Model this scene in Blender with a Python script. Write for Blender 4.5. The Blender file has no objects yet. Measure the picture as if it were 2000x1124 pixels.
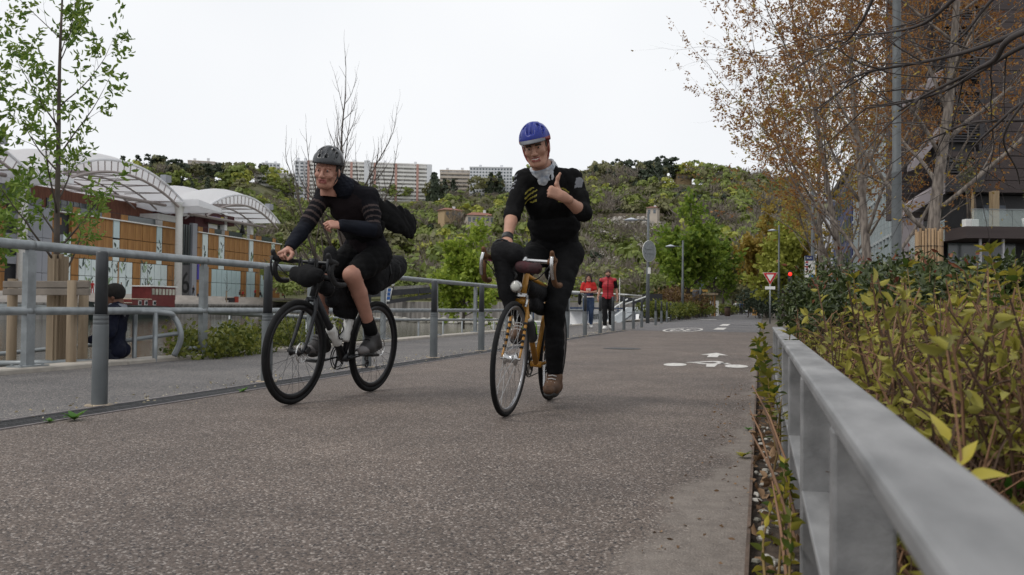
import bpy, bmesh, math, random
import numpy as np
from mathutils import Vector, Matrix
R = math.radians
SC = bpy.context.scene
COL = SC.collection
rnd = random.Random(7)
# ---------------------------------------------------------------- camera
CAM_H, FPX = 0.64, 1750.0            # eye height in metres, focal length in photo pixels (photo 2000 wide)
YAW, PITCH, ROLL = 0.270524, 0.0222356, R(.6)
def _axes():
    f0 = Vector((-math.sin(YAW), math.cos(YAW), 0)); r0 = Vector((math.cos(YAW), math.sin(YAW), 0)); z = Vector((0, 0, 1))
    f = f0*math.cos(PITCH)+z*math.sin(PITCH); u0 = z*math.cos(PITCH)-f0*math.sin(PITCH)
    return f, r0*math.cos(ROLL)+u0*math.sin(ROLL), u0*math.cos(ROLL)-r0*math.sin(ROLL)
CF, CR, CU = _axes()
cam = bpy.data.cameras.new('camera'); camo = bpy.data.objects.new('camera', cam); COL.objects.link(camo)
cam.sensor_width = 36; cam.lens = 36*FPX/2000; cam.clip_start = .05; cam.clip_end = 4000
m = Matrix.Identity(4)
for i in range(3):
    m[i][0], m[i][1], m[i][2] = CR[i], CU[i], -CF[i]
m[2][3] = CAM_H
camo.matrix_world = m
SC.camera = camo
cam.dof.use_dof = True; cam.dof.focus_distance = 6.5; cam.dof.aperture_fstop = 8.0
# ---------------------------------------------------------------- sky, sun, exposure: bright overcast spring day
SUN_EL, SUN_AZ = R(52), R(235)       # azimuth of the sun measured clockwise from +Y
w = bpy.data.worlds.new('World'); SC.world = w; w.use_nodes = True
nt = w.node_tree; nt.nodes.clear()
sky = nt.nodes.new('ShaderNodeTexSky'); sky.sky_type = 'NISHITA'; sky.sun_disc = False
sky.sun_elevation = SUN_EL; sky.sun_rotation = SUN_AZ; sky.dust_density = 4
hs = nt.nodes.new('ShaderNodeHueSaturation'); hs.inputs['Saturation'].default_value = .25
mx = nt.nodes.new('ShaderNodeMix'); mx.data_type = 'RGBA'; mx.inputs['Factor'].default_value = .93
tcw = nt.nodes.new('ShaderNodeTexCoord'); nzw = nt.nodes.new('ShaderNodeTexNoise'); nzw.inputs['Scale'].default_value = 2.2; nzw.inputs['Detail'].default_value = 3
crw = nt.nodes.new('ShaderNodeValToRGB')   # the cloud deck, hardly broken
crw.color_ramp.elements[0].position = .3; crw.color_ramp.elements[0].color = (7.95, 8.15, 8.45, 1)
crw.color_ramp.elements[1].position = .7; crw.color_ramp.elements[1].color = (8.75, 8.85, 9.0, 1)
bg = nt.nodes.new('ShaderNodeBackground'); bg.inputs['Strength'].default_value = .117
ow = nt.nodes.new('ShaderNodeOutputWorld')
L = nt.links.new
L(sky.outputs[0], hs.inputs['Color']); L(hs.outputs[0], mx.inputs[6]); L(tcw.outputs['Generated'], nzw.inputs['Vector'])
L(nzw.outputs[0], crw.inputs[0]); L(crw.outputs[0], mx.inputs[7])
L(mx.outputs[2], bg.inputs['Color']); L(bg.outputs[0], ow.inputs[0])
sl = bpy.data.lights.new('sun', 'SUN'); sl.energy = 1.3; sl.angle = R(12); sl.color = (1, .96, .9)
so = bpy.data.objects.new('sun', sl); COL.objects.link(so)
sd = Vector((math.sin(SUN_AZ)*math.cos(SUN_EL), math.cos(SUN_AZ)*math.cos(SUN_EL), math.sin(SUN_EL)))
so.rotation_euler = sd.to_track_quat('Z', 'Y').to_euler()
SC.view_settings.view_transform = 'Standard'; SC.view_settings.look = 'None'
SC.view_settings.exposure = 0; SC.view_settings.gamma = 1; SC.view_settings.use_curve_mapping = False
SC.cycles.max_bounces = 6; SC.cycles.transparent_max_bounces = 8; SC.cycles.use_denoising = True

# ---------------------------------------------------------------- measuring the photograph
def ray(px, py): return CF+CR*((px-1000)/FPX)-CU*((py-562)/FPX)
def at(px, py, dep): return ray(px, py)*dep+Vector((0, 0, CAM_H))
def gnd(px, py, z=0.):
    d = ray(px, py); return d*((z-CAM_H)/d.z)+Vector((0, 0, CAM_H))
def base(px, dep, z=0.):              # the point above/below which everything at this column and distance stands
    p = at(px, 600, dep); return Vector((p.x, p.y, z))
def hz(px, py, dep): return at(px, py, dep).z

# ---------------------------------------------------------------- tagging
def tag(o, label=None, cat=None, group=None, kind=None):
    if label: o['label'] = label
    if cat: o['category'] = cat
    if group: o['group'] = group
    if kind: o['kind'] = kind
    return o
def thing(name, label, cat, loc=(0, 0, 0), rz=0., group=None, mat=None):
    o = bpy.data.objects.new(name, None); COL.objects.link(o); o.empty_display_size = .1
    if mat is not None: o.matrix_world = mat
    else: o.location = loc; o.rotation_euler = (0, 0, rz)
    return tag(o, label, cat, group)
def emp(name, parent, loc=(0, 0, 0), rz=0):
    o = bpy.data.objects.new(name, None); COL.objects.link(o); o.parent = parent; o.location = loc; o.rotation_euler = (0, 0, rz); o.empty_display_size = .1
    return o
def link(name, me, parent=None, loc=None, rz=0, mat=None, sc=None):
    o = bpy.data.objects.new(name, me); COL.objects.link(o)
    if parent: o.parent = parent
    if mat is not None: o.matrix_local = mat
    else:
        if loc is not None: o.location = loc
        o.rotation_euler = (0, 0, rz)
        if sc is not None: o.scale = sc if hasattr(sc, '__len__') else (sc, sc, sc)
    return o
KIDS = {}
def dup(o, loc=None, rz=None, label=None, sc=None):
    def cp(a, par):
        c = a.copy(); COL.objects.link(c)
        if par: c.parent = par
        for ch in list(a.children): cp(ch, c)
        return c
    c = cp(o, None)
    if loc is not None: c.location = loc
    if rz is not None: c.rotation_euler = (0, 0, rz)
    if sc is not None: c.scale = (sc, sc, sc)
    if label: c['label'] = label
    return c

# ---------------------------------------------------------------- materials
def srgb(r, g, b):
    f = lambda c: (c/255/12.92) if c <= 10 else ((c/255+.055)/1.055)**2.4
    return (f(r), f(g), f(b))
def M(name, col, rough=.7, metal=0., var=.12, scale=6., bump=0., bscale=None, island=0., col2=None, detail=5., stretch=None, spec=.4, trans=0., emit=None, thr=(.35, .65), alpha=1.):
    """principled material: colour wanders between two tones with noise (object space), optionally per leaf/stone island"""
    mt = bpy.data.materials.new(name); mt.use_nodes = True; t = mt.node_tree; N = t.nodes; L = t.links.new
    p = N['Principled BSDF']; p.inputs['Roughness'].default_value = rough; p.inputs['Metallic'].default_value = metal
    p.inputs['Specular IOR Level'].default_value = spec
    c = Vector(col); a = c*(1-var); b = c*(1+var) if col2 is None else Vector(col2)
    if col2 is not None: a = c
    tc = N.new('ShaderNodeTexCoord'); vec = tc.outputs['Object']
    if stretch:
        mp = N.new('ShaderNodeMapping'); mp.inputs['Scale'].default_value = stretch; L(vec, mp.inputs[0]); vec = mp.outputs[0]
    if var or col2 is not None:
        nz = N.new('ShaderNodeTexNoise'); nz.inputs['Scale'].default_value = scale; nz.inputs['Detail'].default_value = detail; L(vec, nz.inputs['Vector'])
        cr = N.new('ShaderNodeValToRGB'); e = cr.color_ramp.elements
        e[0].position, e[1].position = thr; e[0].color = (*a, 1); e[1].color = (*b, 1)
        src = nz.outputs[0]
        if island:
            g = N.new('ShaderNodeNewGeometry'); mm = N.new('ShaderNodeMix'); mm.inputs[0].default_value = island
            L(nz.outputs[0], mm.inputs[2]); L(g.outputs['Random Per Island'], mm.inputs[3]); src = mm.outputs[0]
        L(src, cr.inputs[0]); L(cr.outputs[0], p.inputs['Base Color'])
    else: p.inputs['Base Color'].default_value = (*col, 1)
    if bump:
        nb = N.new('ShaderNodeTexNoise'); nb.inputs['Scale'].default_value = bscale or scale*6; nb.inputs['Detail'].default_value = 4; L(vec, nb.inputs['Vector'])
        bp = N.new('ShaderNodeBump'); bp.inputs['Strength'].default_value = bump; bp.inputs['Distance'].default_value = .01; L(nb.outputs[0], bp.inputs['Height']); L(bp.outputs[0], p.inputs['Normal'])
    if trans: p.inputs['Transmission Weight'].default_value = trans
    if emit: p.inputs['Emission Color'].default_value = (*col, 1); p.inputs['Emission Strength'].default_value = emit
    if alpha < 1: p.inputs['Alpha'].default_value = alpha
    return mt
def LEAF(name, dark, light, trans=.25, rough=.5, island=.8, scale=1.3):
    """leaf: tone per leaf, some light through the blade"""
    mt = M(name, dark, rough, col2=light, island=island, scale=scale, thr=(.15, .85), spec=.3); t = mt.node_tree; N = t.nodes; L = t.links.new
    p = N['Principled BSDF']; tr = N.new('ShaderNodeBsdfTranslucent'); ms = N.new('ShaderNodeMixShader'); ms.inputs[0].default_value = trans
    src = p.inputs['Base Color'].links[0].from_socket; L(src, tr.inputs['Color'])
    out = N['Material Output']; L(p.outputs[0], ms.inputs[1]); L(tr.outputs[0], ms.inputs[2]); L(ms.outputs[0], out.inputs[0])
    return mt

# ---------------------------------------------------------------- mesh building
class MB:
    def __init__(s): s.v = []; s.f = []; s.m = []
    def add(s, vs, fs, m=0):
        o = len(s.v); s.v.extend(tuple(v) for v in vs); s.f.extend(tuple(i+o for i in f) for f in fs); s.m.extend([m]*len(fs)); return s
    def bx(s, x0, y0, z0, x1, y1, z1, m=0, T=None):
        vs = [Vector((x, y, z)) for z in (z0, z1) for y in (y0, y1) for x in (x0, x1)]
        if T: vs = [T @ v for v in vs]
        return s.add(vs, [(0, 2, 3, 1), (4, 5, 7, 6), (0, 1, 5, 4), (2, 6, 7, 3), (0, 4, 6, 2), (1, 3, 7, 5)], m)
    def box(s, c, d, m=0, T=None):
        return s.bx(c[0]-d[0]/2, c[1]-d[1]/2, c[2]-d[2]/2, c[0]+d[0]/2, c[1]+d[1]/2, c[2]+d[2]/2, m, T)
    def bar(s, a, b, w_, h_, m=0, up=(0, 0, 1)):       # box beam from a to b
        a = Vector(a); b = Vector(b); d = (b-a); ln = d.length; d = d/ln; u = Vector(up)
        if abs(d.dot(u)) > .98: u = Vector((0, 1, 0))
        x = d.cross(u).normalized(); y = x.cross(d)
        T = Matrix(((x.x, d.x, y.x, a.x), (x.y, d.y, y.y, a.y), (x.z, d.z, y.z, a.z), (0, 0, 0, 1)))
        return s.bx(-w_/2, 0, -h_/2, w_/2, ln, h_/2, m, T)
    def tube(s, pts, r, n=8, m=0, cap=True, closed=False, flat=1.):
        P = [Vector(p) for p in pts]; k = len(P); rs = r if hasattr(r, '__len__') else [r]*k
        o = len(s.v); nv = None; prev = None
        for i in range(k):
            if closed: t = P[(i+1) % k]-P[i-1]
            else: t = P[min(i+1, k-1)]-P[max(i-1, 0)]
            if t.length < 1e-9: t = Vector((0, 0, 1))
            t.normalize()
            if nv is None:
                a = Vector((0, 0, 1)) if abs(t.z) < .9 else Vector((1, 0, 0)); nv = t.cross(a).normalized()
            else:
                nv = nv-t*nv.dot(t)
                if nv.length < 1e-6: nv = t.orthogonal()
                nv.normalize()
            b = t.cross(nv)
            for j in range(n):
                q = 2*math.pi*j/n; s.v.append(tuple(P[i]+(nv*math.cos(q)+b*math.sin(q)*flat)*rs[i]))
        seg = k if closed else k-1
        for i in range(seg):
            a0 = o+i*n; b0 = o+((i+1) % k)*n
            for j in range(n):
                j2 = (j+1) % n; s.f.append((a0+j, a0+j2, b0+j2, b0+j)); s.m.append(m)
        if cap and not closed:
            s.f.append(tuple(o+j for j in reversed(range(n)))); s.f.append(tuple(o+(k-1)*n+j for j in range(n))); s.m += [m, m]
        return s
    def lathe(s, prof, n=16, m=0, T=None, cap=True):      # profile of (radius, z)
        o = len(s.v)
        for r_, z_ in prof:
            for j in range(n):
                q = 2*math.pi*j/n; v = Vector((r_*math.cos(q), r_*math.sin(q), z_)); s.v.append(tuple(T @ v if T else v))
        for i in range(len(prof)-1):
            for j in range(n):
                j2 = (j+1) % n; s.f.append((o+i*n+j, o+i*n+j2, o+(i+1)*n+j2, o+(i+1)*n+j)); s.m.append(m)
        if cap:
            k = len(prof)-1; s.f.append(tuple(o+j for j in reversed(range(n)))); s.f.append(tuple(o+k*n+j for j in range(n))); s.m += [m, m]
        return s
    def ell(s, c, r, n=10, m=0, T=None):
        h = max(4, n//2+1); c = Vector(c)
        pr = [(max(1e-3, math.sin(math.pi*i/h)), -math.cos(math.pi*i/h)) for i in range(h+1)]
        A = Matrix.Translation(c) @ Matrix.Diagonal((r[0], r[1], r[2], 1))
        return s.lathe(pr, n, m, (T @ A) if T else A)
    def prism(s, poly, z0, z1, m=0, T=None):              # polygon (x,y) raised from z0 to z1
        k = len(poly); vs = [Vector((x, y, z0)) for x, y in poly]+[Vector((x, y, z1)) for x, y in poly]
        if T: vs = [T @ v for v in vs]
        return s.add(vs, [tuple(reversed(range(k))), tuple(range(k, 2*k))]+[(i, (i+1) % k, k+(i+1) % k, k+i) for i in range(k)], m)
    def mesh(s, name, mats, smooth=False):
        me = bpy.data.meshes.new(name); me.from_pydata(s.v, [], s.f)
        for x in (mats if isinstance(mats, (list, tuple)) else [mats]): me.materials.append(x)
        if any(s.m): me.polygons.foreach_set('material_index', s.m)
        if smooth: me.polygons.foreach_set('use_smooth', [True]*len(s.f))
        me.update(); return me
    def obj(s, name, mats, parent=None, smooth=False, loc=None, rz=0, mat=None, bev=0., kind=None):
        o = link(name, s.mesh(name, mats, smooth), parent, loc, rz, mat)
        if bev:
            b = o.modifiers.new('bevel', 'BEVEL'); b.width = bev; b.segments = 2; b.limit_method = 'ANGLE'
        if kind: o['kind'] = kind
        return o
def npmesh(name, v, f, mats, smooth=False, mi=None):
    """fast mesh from numpy arrays: v (n,3), f (k,3|4)"""
    me = bpy.data.meshes.new(name); v = np.asarray(v, np.float32); f = np.asarray(f, np.int32)
    me.vertices.add(len(v)); me.vertices.foreach_set('co', v.ravel())
    k = f.shape[1]; me.loops.add(f.size); me.loops.foreach_set('vertex_index', f.ravel())
    me.polygons.add(len(f)); me.polygons.foreach_set('loop_start', np.arange(len(f), dtype=np.int32)*k)
    for x in (mats if isinstance(mats, (list, tuple)) else [mats]): me.materials.append(x)
    if mi is not None: me.polygons.foreach_set('material_index', np.asarray(mi, np.int32))
    if smooth: me.polygons.foreach_set('use_smooth', np.ones(len(f), bool))
    me.update(calc_edges=True); me.validate(); return me
def rotm(ax, a): return Matrix.Rotation(a, 4, ax)
def struct(name, mb, mats, smooth=False, **k):
    return tag(mb.obj(name, mats, smooth=smooth, **k), kind='structure')
def curve(pts, n=6):                                     # Catmull-Rom through points
    P = [Vector(p) for p in pts]; P = [P[0]*2-P[1]]+P+[P[-1]*2-P[-2]]; out = []
    for i in range(1, len(P)-2):
        for k in range(n):
            t = k/n; a, b, c, d = P[i-1:i+3]
            out.append(.5*((2*b)+(c-a)*t+(2*a-5*b+4*c-d)*t*t+(3*b-a-3*c+d)*t**3))
    out.append(P[-2]); return out
def text_mesh(s, size, mat, depth=.0):
    cu = bpy.data.curves.new('lettering', 'FONT'); cu.body = s; cu.size = size; cu.align_x = 'CENTER'; cu.align_y = 'CENTER'; cu.extrude = depth
    o = bpy.data.objects.new('lettering', cu); COL.objects.link(o)
    bpy.context.view_layer.update()
    me = bpy.data.meshes.new_from_object(o.evaluated_get(bpy.context.evaluated_depsgraph_get())); bpy.data.objects.remove(o)
    me.materials.clear(); me.materials.append(mat); return me

# ---------------------------------------------------------------- plants
def leaves(rng, pts, ln, wd, droop=0., dirs=None, spread=1., npts=4, fold=.25):
    """one small folded blade at every point; returns (verts, faces)"""
    pts = np.asarray(pts, np.float64); n = len(pts)
    u = rng.normal(size=(n, 3)); 
    if dirs is not None: u = np.asarray(dirs)+u*spread*.6
    u[:, 2] -= droop; u /= np.linalg.norm(u, axis=1)[:, None]+1e-9
    w_ = np.cross(u, rng.normal(size=(n, 3))); w_ /= np.linalg.norm(w_, axis=1)[:, None]+1e-9
    nn = np.cross(u, w_); s = rng.uniform(.65, 1.25, (n, 1)); l = ln*s; b = wd*s
    if npts == 4:
        v = np.stack([pts, pts+u*l*.5+w_*b*.5+nn*b*fold, pts+u*l, pts+u*l*.5-w_*b*.5+nn*b*fold], 1).reshape(-1, 3)
        f = np.arange(n*4).reshape(n, 4)
    else:   # six-sided blade folded along its rib, bent down at the tip
        tip = pts+u*l-nn*l*.18
        v = np.stack([pts, pts+u*l*.3+w_*b*.42+nn*b*fold, pts+u*l*.68+w_*b*.36+nn*b*fold*.6, tip, pts+u*l*.68-w_*b*.36+nn*b*fold*.6, pts+u*l*.3-w_*b*.42+nn*b*fold, pts+u*l*.5-nn*l*.03], 1).reshape(-1, 3)
        o = np.arange(n)[:, None]*7; q = np.array([[0, 1, 6], [1, 2, 6], [2, 3, 6], [3, 4, 6], [4, 5, 6], [5, 0, 6]])
        f = (o[:, :, None]+q[None]).reshape(-1, 3)
    return v, f
def grow(rg, p, d, ln, r, lv, P, segs, tips):
    """recursive limb: P = dict(n, len, kids, ang, up, wob, start, rr) per level"""
    n = P['n'][lv]; pts = [p.copy()]; rs = [r]; d = d.normalized(); r1 = r*P.get('tap', .45)
    top = lv == len(P['n'])-1
    for i in range(n):
        wv = Vector((rg.gauss(0, 1), rg.gauss(0, 1), rg.gauss(0, 1)))*P['wob'][lv]
        d = (d+wv+Vector((0, 0, P['up'][lv]))).normalized(); p = p+d*(ln/n); pts.append(p.copy()); rs.append(r+(r1-r)*(i+1)/n)
    segs.append((pts, rs, lv))
    if top:
        tips.append((pts, d)); return
    k = P['kids'][lv]; k = rg.randint(k[0], k[1]); a0 = rg.uniform(0, 6.28)
    for j in range(k):
        t = P['start'][lv]+(1-P['start'][lv])*(j+rg.random()*.8)/k; x = t*n; i = min(int(x), n-1); q = pts[i].lerp(pts[i+1], x-i)
        dd = (pts[i+1]-pts[i]).normalized(); ax = dd.orthogonal().normalized(); ax.rotate(Matrix.Rotation(a0+j*2.4+rg.uniform(-.5, .5), 3, dd))
        an = R(P['ang'][lv]+rg.uniform(-12, 12)); nd = dd*math.cos(an)+ax*math.sin(an)
        l2 = ln*P['len'][lv]*rg.uniform(.7, 1.15)*(1-.45*t); rr = (r+(r1-r)*t)*P['rr'][lv]
        grow(rg, q, nd, l2, rr, lv+1, P, segs, tips)
    grow(rg, pts[-1], d, ln*P['len'][lv]*.8, r1*.9, lv+1, P, segs, tips)
def limbs(segs, sides=(8, 6, 5, 3, 3), lvs=None, m=0):
    b = MB()
    for pts, rs, lv in segs:
        if lvs is None or lv in lvs: b.tube(pts, rs, sides[min(lv, len(sides)-1)], m, cap=lv < 2)
    return b
def tip_points(rng, tips, per, back=.0, jit=.03):
    """points scattered along the outer twigs, with the twig's direction"""
    out = []; dr = []
    for pts, d in tips:
        A = np.array([tuple(q) for q in pts]); k = len(A)-1
        t = (back+(1-back)*rng.random(per))*k; i = np.minimum(t.astype(int), k-1); f = (t-i)[:, None]
        out.append(A[i]*(1-f)+A[i+1]*f+rng.normal(size=(per, 3))*jit); dr.append(np.repeat(np.array([tuple(d)]), per, 0))
    return np.concatenate(out), np.concatenate(dr)
# ---------------------------------------------------------------- bodies: smooth-blended fields turned into one surface
class Field:
    def __init__(s, lo, hi, h):
        s.lo = np.array(lo, float)-2.5*h; s.h = h; n = np.ceil((np.array(hi, float)+2.5*h-s.lo)/h).astype(int)+1
        s.n = n; s.ax = [s.lo[i]+h*np.arange(n[i]) for i in range(3)]; s.D = np.full(tuple(n), 1e3, np.float32)
    def reg(s, lo, hi, mg):
        a = np.clip(np.floor((np.array(lo)-mg-s.lo)/s.h).astype(int), 0, s.n-1); b = np.clip(np.ceil((np.array(hi)+mg-s.lo)/s.h).astype(int)+1, 1, s.n)
        sl = tuple(slice(a[i], b[i]) for i in range(3))
        P = np.stack(np.meshgrid(*[s.ax[i][sl[i]] for i in range(3)], indexing='ij'), -1); return sl, P
    def put(s, sl, d, k, op):
        A = s.D[sl]; k = max(k, 1e-5)
        if op > 0: h = np.maximum(k-np.abs(A-d), 0)/k; s.D[sl] = np.minimum(A, d)-h*h*k*.25
        else: d = -d; h = np.maximum(k-np.abs(A-d), 0)/k; s.D[sl] = np.maximum(A, d)+h*h*k*.25
    def cap(s, a, b, ra, rb=None, k=.02, flat=None, op=1):
        rb = ra if rb is None else rb; a = np.array(a, float); b = np.array(b, float); rm = max(ra, rb)
        sl, P = s.reg(np.minimum(a, b)-rm, np.maximum(a, b)+rm, k+2*s.h)
        pa = P-a; ba = b-a
        if flat is not None:
            fx = np.array(flat[0], float); fx /= np.linalg.norm(fx); q = flat[1]-1
            pa = pa+(pa@fx)[..., None]*fx*q; ba = ba+(ba@fx)*fx*q
        t = np.clip(pa@ba/max(ba@ba, 1e-9), 0, 1); d = np.linalg.norm(pa-t[..., None]*ba, axis=-1)-(ra+(rb-ra)*t)
        if flat is not None: d = d/ (1+.35*(flat[1]-1))
        s.put(sl, d, k, op); return s
    def chain(s, pts, rs, k=.02, flat=None):            # tapering limb: hard union along itself, blended once into the rest
        pts = [np.array(tuple(p), float) for p in pts]; rm = max(rs); P_ = np.array(pts); sl, P = s.reg(P_.min(0)-rm, P_.max(0)+rm, k+2*s.h); best = None
        for i in range(len(pts)-1):
            pa = P-pts[i]; ba = pts[i+1]-pts[i]
            if flat is not None:
                fx = np.array(tuple(flat[0]), float); fx /= np.linalg.norm(fx); q = flat[1]-1; pa = pa+(pa@fx)[..., None]*fx*q; ba = ba+(ba@fx)*fx*q
            t = np.clip(pa@ba/max(ba@ba, 1e-9), 0, 1); t = t*t*(3-2*t)*.5+t*.5; d = np.linalg.norm(pa-np.clip(pa@ba/max(ba@ba, 1e-9), 0, 1)[..., None]*ba, axis=-1)-(rs[i]+(rs[i+1]-rs[i])*t)
            if flat is not None: d = d/(1+.35*(flat[1]-1))
            if best is None: best = d
            else: h = np.maximum(.012-np.abs(best-d), 0)/.012; best = np.minimum(best, d)-h*h*.003
        s.put(sl, best, k, 1); return s
    def ell(s, c, r, A=None, k=.02, op=1):
        c = np.array(c, float); r = np.array(r, float); rm = r.max()
        sl, P = s.reg(c-rm, c+rm, k+2*s.h); q = P-c
        if A is not None: q = q@np.array(A, float).T
        n = np.linalg.norm(q/r, axis=-1); g = np.linalg.norm(q/(r*r), axis=-1)+1e-6
        s.put(sl, n*(n-1)/g, k, op); return s
    def cut(s, p, n):                                   # keep the side the normal points away from
        P = np.stack(np.meshgrid(*s.ax, indexing='ij'), -1); n = np.array(n, float); n /= np.linalg.norm(n)
        s.D = np.maximum(s.D, (P-np.array(p, float))@n).astype(np.float32); return s
    def wrinkle(s, amp, fr, seed=0):
        r = np.random.default_rng(seed); P = np.stack(np.meshgrid(*s.ax, indexing='ij'), -1); w_ = 0
        for i in range(6):
            v = r.normal(size=3)*fr*(1 if i < 3 else 2.1); q = np.sin(P@v+r.uniform(0, 6.28)+1.7*np.sin(P@(r.normal(size=3)*fr*.6)))
            w_ = w_+(1-2*np.abs(q)**.7)*(1 if i < 3 else .55)
        s.D = (s.D+np.where(s.D < .1, w_*amp/1.8, 0)).astype(np.float32); return s
    def net(s):
        D = s.D; S = D < 0; n = D.shape
        corner = [(i, j, k) for i in (0, 1) for j in (0, 1) for k in (0, 1)]
        cs = lambda A, o: A[o[0]:n[0]-1+o[0], o[1]:n[1]-1+o[1], o[2]:n[2]-1+o[2]]
        cnt = sum(cs(S, o).astype(np.int8) for o in corner); act = (cnt > 0) & (cnt < 8)
        I = np.argwhere(act); idx = np.full(act.shape, -1, np.int64); idx[act] = np.arange(len(I))
        acc = np.zeros((len(I), 3)); w_ = np.zeros(len(I))
        for a in corner:
            for ax in range(3):
                if a[ax]: continue
                b = list(a); b[ax] = 1
                da = D[tuple((I+a).T)]; db = D[tuple((I+b).T)]; x = (da < 0) != (db < 0)
                t = np.where(x, da/np.where(x, da-db, 1), 0); p = np.array(a, float)[None]+0*acc; p[:, ax] += t
                acc += np.where(x[:, None], p, 0); w_ += x
        V = s.lo+(I+acc/w_[:, None])*s.h; F = []
        for ax in range(3):
            u, v = (ax+1) % 3, (ax+2) % 3
            sl0 = [slice(1, n[i]-1) for i in range(3)]; sl1 = list(sl0); sl0[ax] = slice(0, n[ax]-1); sl1[ax] = slice(1, n[ax])
            A = S[tuple(sl0)]; B = S[tuple(sl1)]; E = np.argwhere(A != B); fl = A[tuple(E.T)]
            E[:, u] += 1; E[:, v] += 1
            def g(du, dv):
                e = E.copy(); e[:, u] -= du; e[:, v] -= dv; return idx[tuple(e.T)]
            q = np.stack([g(0, 0), g(1, 0), g(1, 1), g(0, 1)], 1); q[~fl] = q[~fl][:, ::-1]; F.append(q)
        F = np.concatenate(F); return V, F[(F >= 0).all(1)]
def join(parts):
    vs = []; fs = []; o = 0
    for v, f in parts: vs.append(v); fs.append(f+o); o += len(v)
    return np.concatenate(vs), np.concatenate(fs)
def skin(name, VF, mats, parent, mi=None, T=None):
    v, f = VF
    if T is not None: v = v@np.array(T.to_3x3()).T+np.array(T.translation)
    m_ = None
    if mi is not None:
        c = v[f].mean(1); m_ = mi(c)
    return link(name, npmesh(name, v, f, mats, True, m_), parent)
npv = lambda v: np.array(tuple(v), float)
def basis(fwd, up):                                      # rows: left, forward, up
    f = npv(fwd); f /= np.linalg.norm(f); u = npv(up); l = np.cross(u, f); l /= np.linalg.norm(l); u = np.cross(f, l); return np.stack([l, f, u])

def head_net(c, B, h=.0045, smile=0., beard=0.):
    """head around c (between the ears); B rows = left, forward, up"""
    T = lambda x, y, z: npv(c)+B[0]*x+B[1]*y+B[2]*z
    F = Field(npv(c)-.16, npv(c)+.16, h); E = lambda p, r, k=.02, op=1: F.ell(T(*p), r, B, k, op)
    E((0, -.012, .04), (.076, .095, .083)); E((0, .022, -.045), (.06, .068, .078), .04); E((0, .062, -.1), (.03, .03, .022), .03)
    for s in (1, -1):
        E((s*.038, .068, -.028+.008*smile), (.025+.004*smile, .022, .02+.004*smile), .02)
        F.cap(T(s*.012, .09, .024), T(s*.046, .076, .026), .011, .009, .012)
        E((s*.031, .1, .006), (.015, .013, .009), .01, -1); E((s*.031, .079, .006), (.0135, .0125, .011), .004)
        E((s*.077, -.006, -.012), (.011, .02, .031), .008); E((s*.013, .104, -.034), (.009, .011, .008), .008)
        F.cap(T(s*.055, .0, -.06), T(s*.03, .05, -.098), .02, .02, .02)
    F.cap(T(0, .09, .014), T(0, .114, -.03), .0085, .0125, .012)
    F.cap(T(-.021, .087, -.058), T(.021, .087, -.058), .0085, .0085, .01); F.cap(T(-.017, .085, -.07), T(.017, .085, -.07), .0095, .0095, .01)
    w_ = .025+.008*smile
    for s in (1, -1): F.cap(T(0, .1, -.066), T(s*w_, .082, -.063+.009*smile), .0042+.003*smile, .003, .004, op=-1)
    F.cap(T(0, -.035, -.04), T(0, -.05, -.16), .056, .058, .03)
    return F.net()
def hand_net(c, B, pose='relaxed', side=1, h=.0038, sc=1.):
    """c wrist; B rows = across (towards the thumb side), along the hand, back of the hand (away from the palm)"""
    T = lambda x, y, z: npv(c)+(B[0]*x+B[1]*y+B[2]*z)*sc
    F = Field(npv(c)-.2*sc, npv(c)+.2*sc, h)
    F.cap(T(.012, -.01, 0), T(.02, .085, 0), .021*sc, .017*sc, .012, (B[2], 1.25)); F.cap(T(-.012, -.01, 0), T(-.024, .08, 0), .021*sc, .015*sc, .012, (B[2], 1.25)); F.cap(T(0, 0, 0), T(0, .085, 0), .022*sc, .016*sc, .02, (B[2], 1.25))
    F.cap(T(0, -.05, 0), T(0, .01, 0), .026*sc, .025*sc, .02)
    curl = dict(fist=(85, 100, 60), grip=(50, 75, 45), relaxed=(22, 35, 20), pinch=(48, 50, 25), thumbup=(88, 100, 62))[pose]
    for i, (x, ln, r) in enumerate(((.029, .074, .0088), (.01, .082, .009), (-.009, .076, .0086), (-.027, .06, .0076))):
        p = (x, .087-.004*abs(i-1), 0.); a = 0.; sp = (1.5-i)*.05
        for j, fr in enumerate((.47, .31, .22)):
            a += R(curl[j]*(1+.06*i if pose in ('relaxed', 'pinch') else 1)); l = ln*fr
            q = (p[0]+sp*l*(pose in ('relaxed', 'pinch')), p[1]+math.cos(a)*l, p[2]-math.sin(a)*l)
            F.cap(T(*p), T(*q), r*(1-.08*j)*sc, r*(.94-.1*j)*sc, .002); p = q
    th = dict(thumbup=((.03, .03, -.012), (.062, .058, -.014), (.1, .066, -.008), (.13, .064, .0)), fist=((.028, .03, -.014), (.045, .062, -.03), (.03, .085, -.045), (.006, .09, -.05)),
              grip=((.03, .025, -.012), (.058, .05, -.03), (.052, .08, -.052), (.036, .1, -.062)), relaxed=((.03, .025, -.01), (.058, .052, -.018), (.068, .084, -.022), (.066, .11, -.026)),
              pinch=((.03, .025, -.012), (.056, .054, -.03), (.058, .085, -.042), (.046, .112, -.05)))[pose]
    F.chain([T(*q) for q in th], [.0155*sc, .0125*sc, .0105*sc, .0088*sc], .008)
    return F.net()
ARM = (.05, .043, .04, .028); LEG = (.088, .058, .056, .036)
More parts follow.
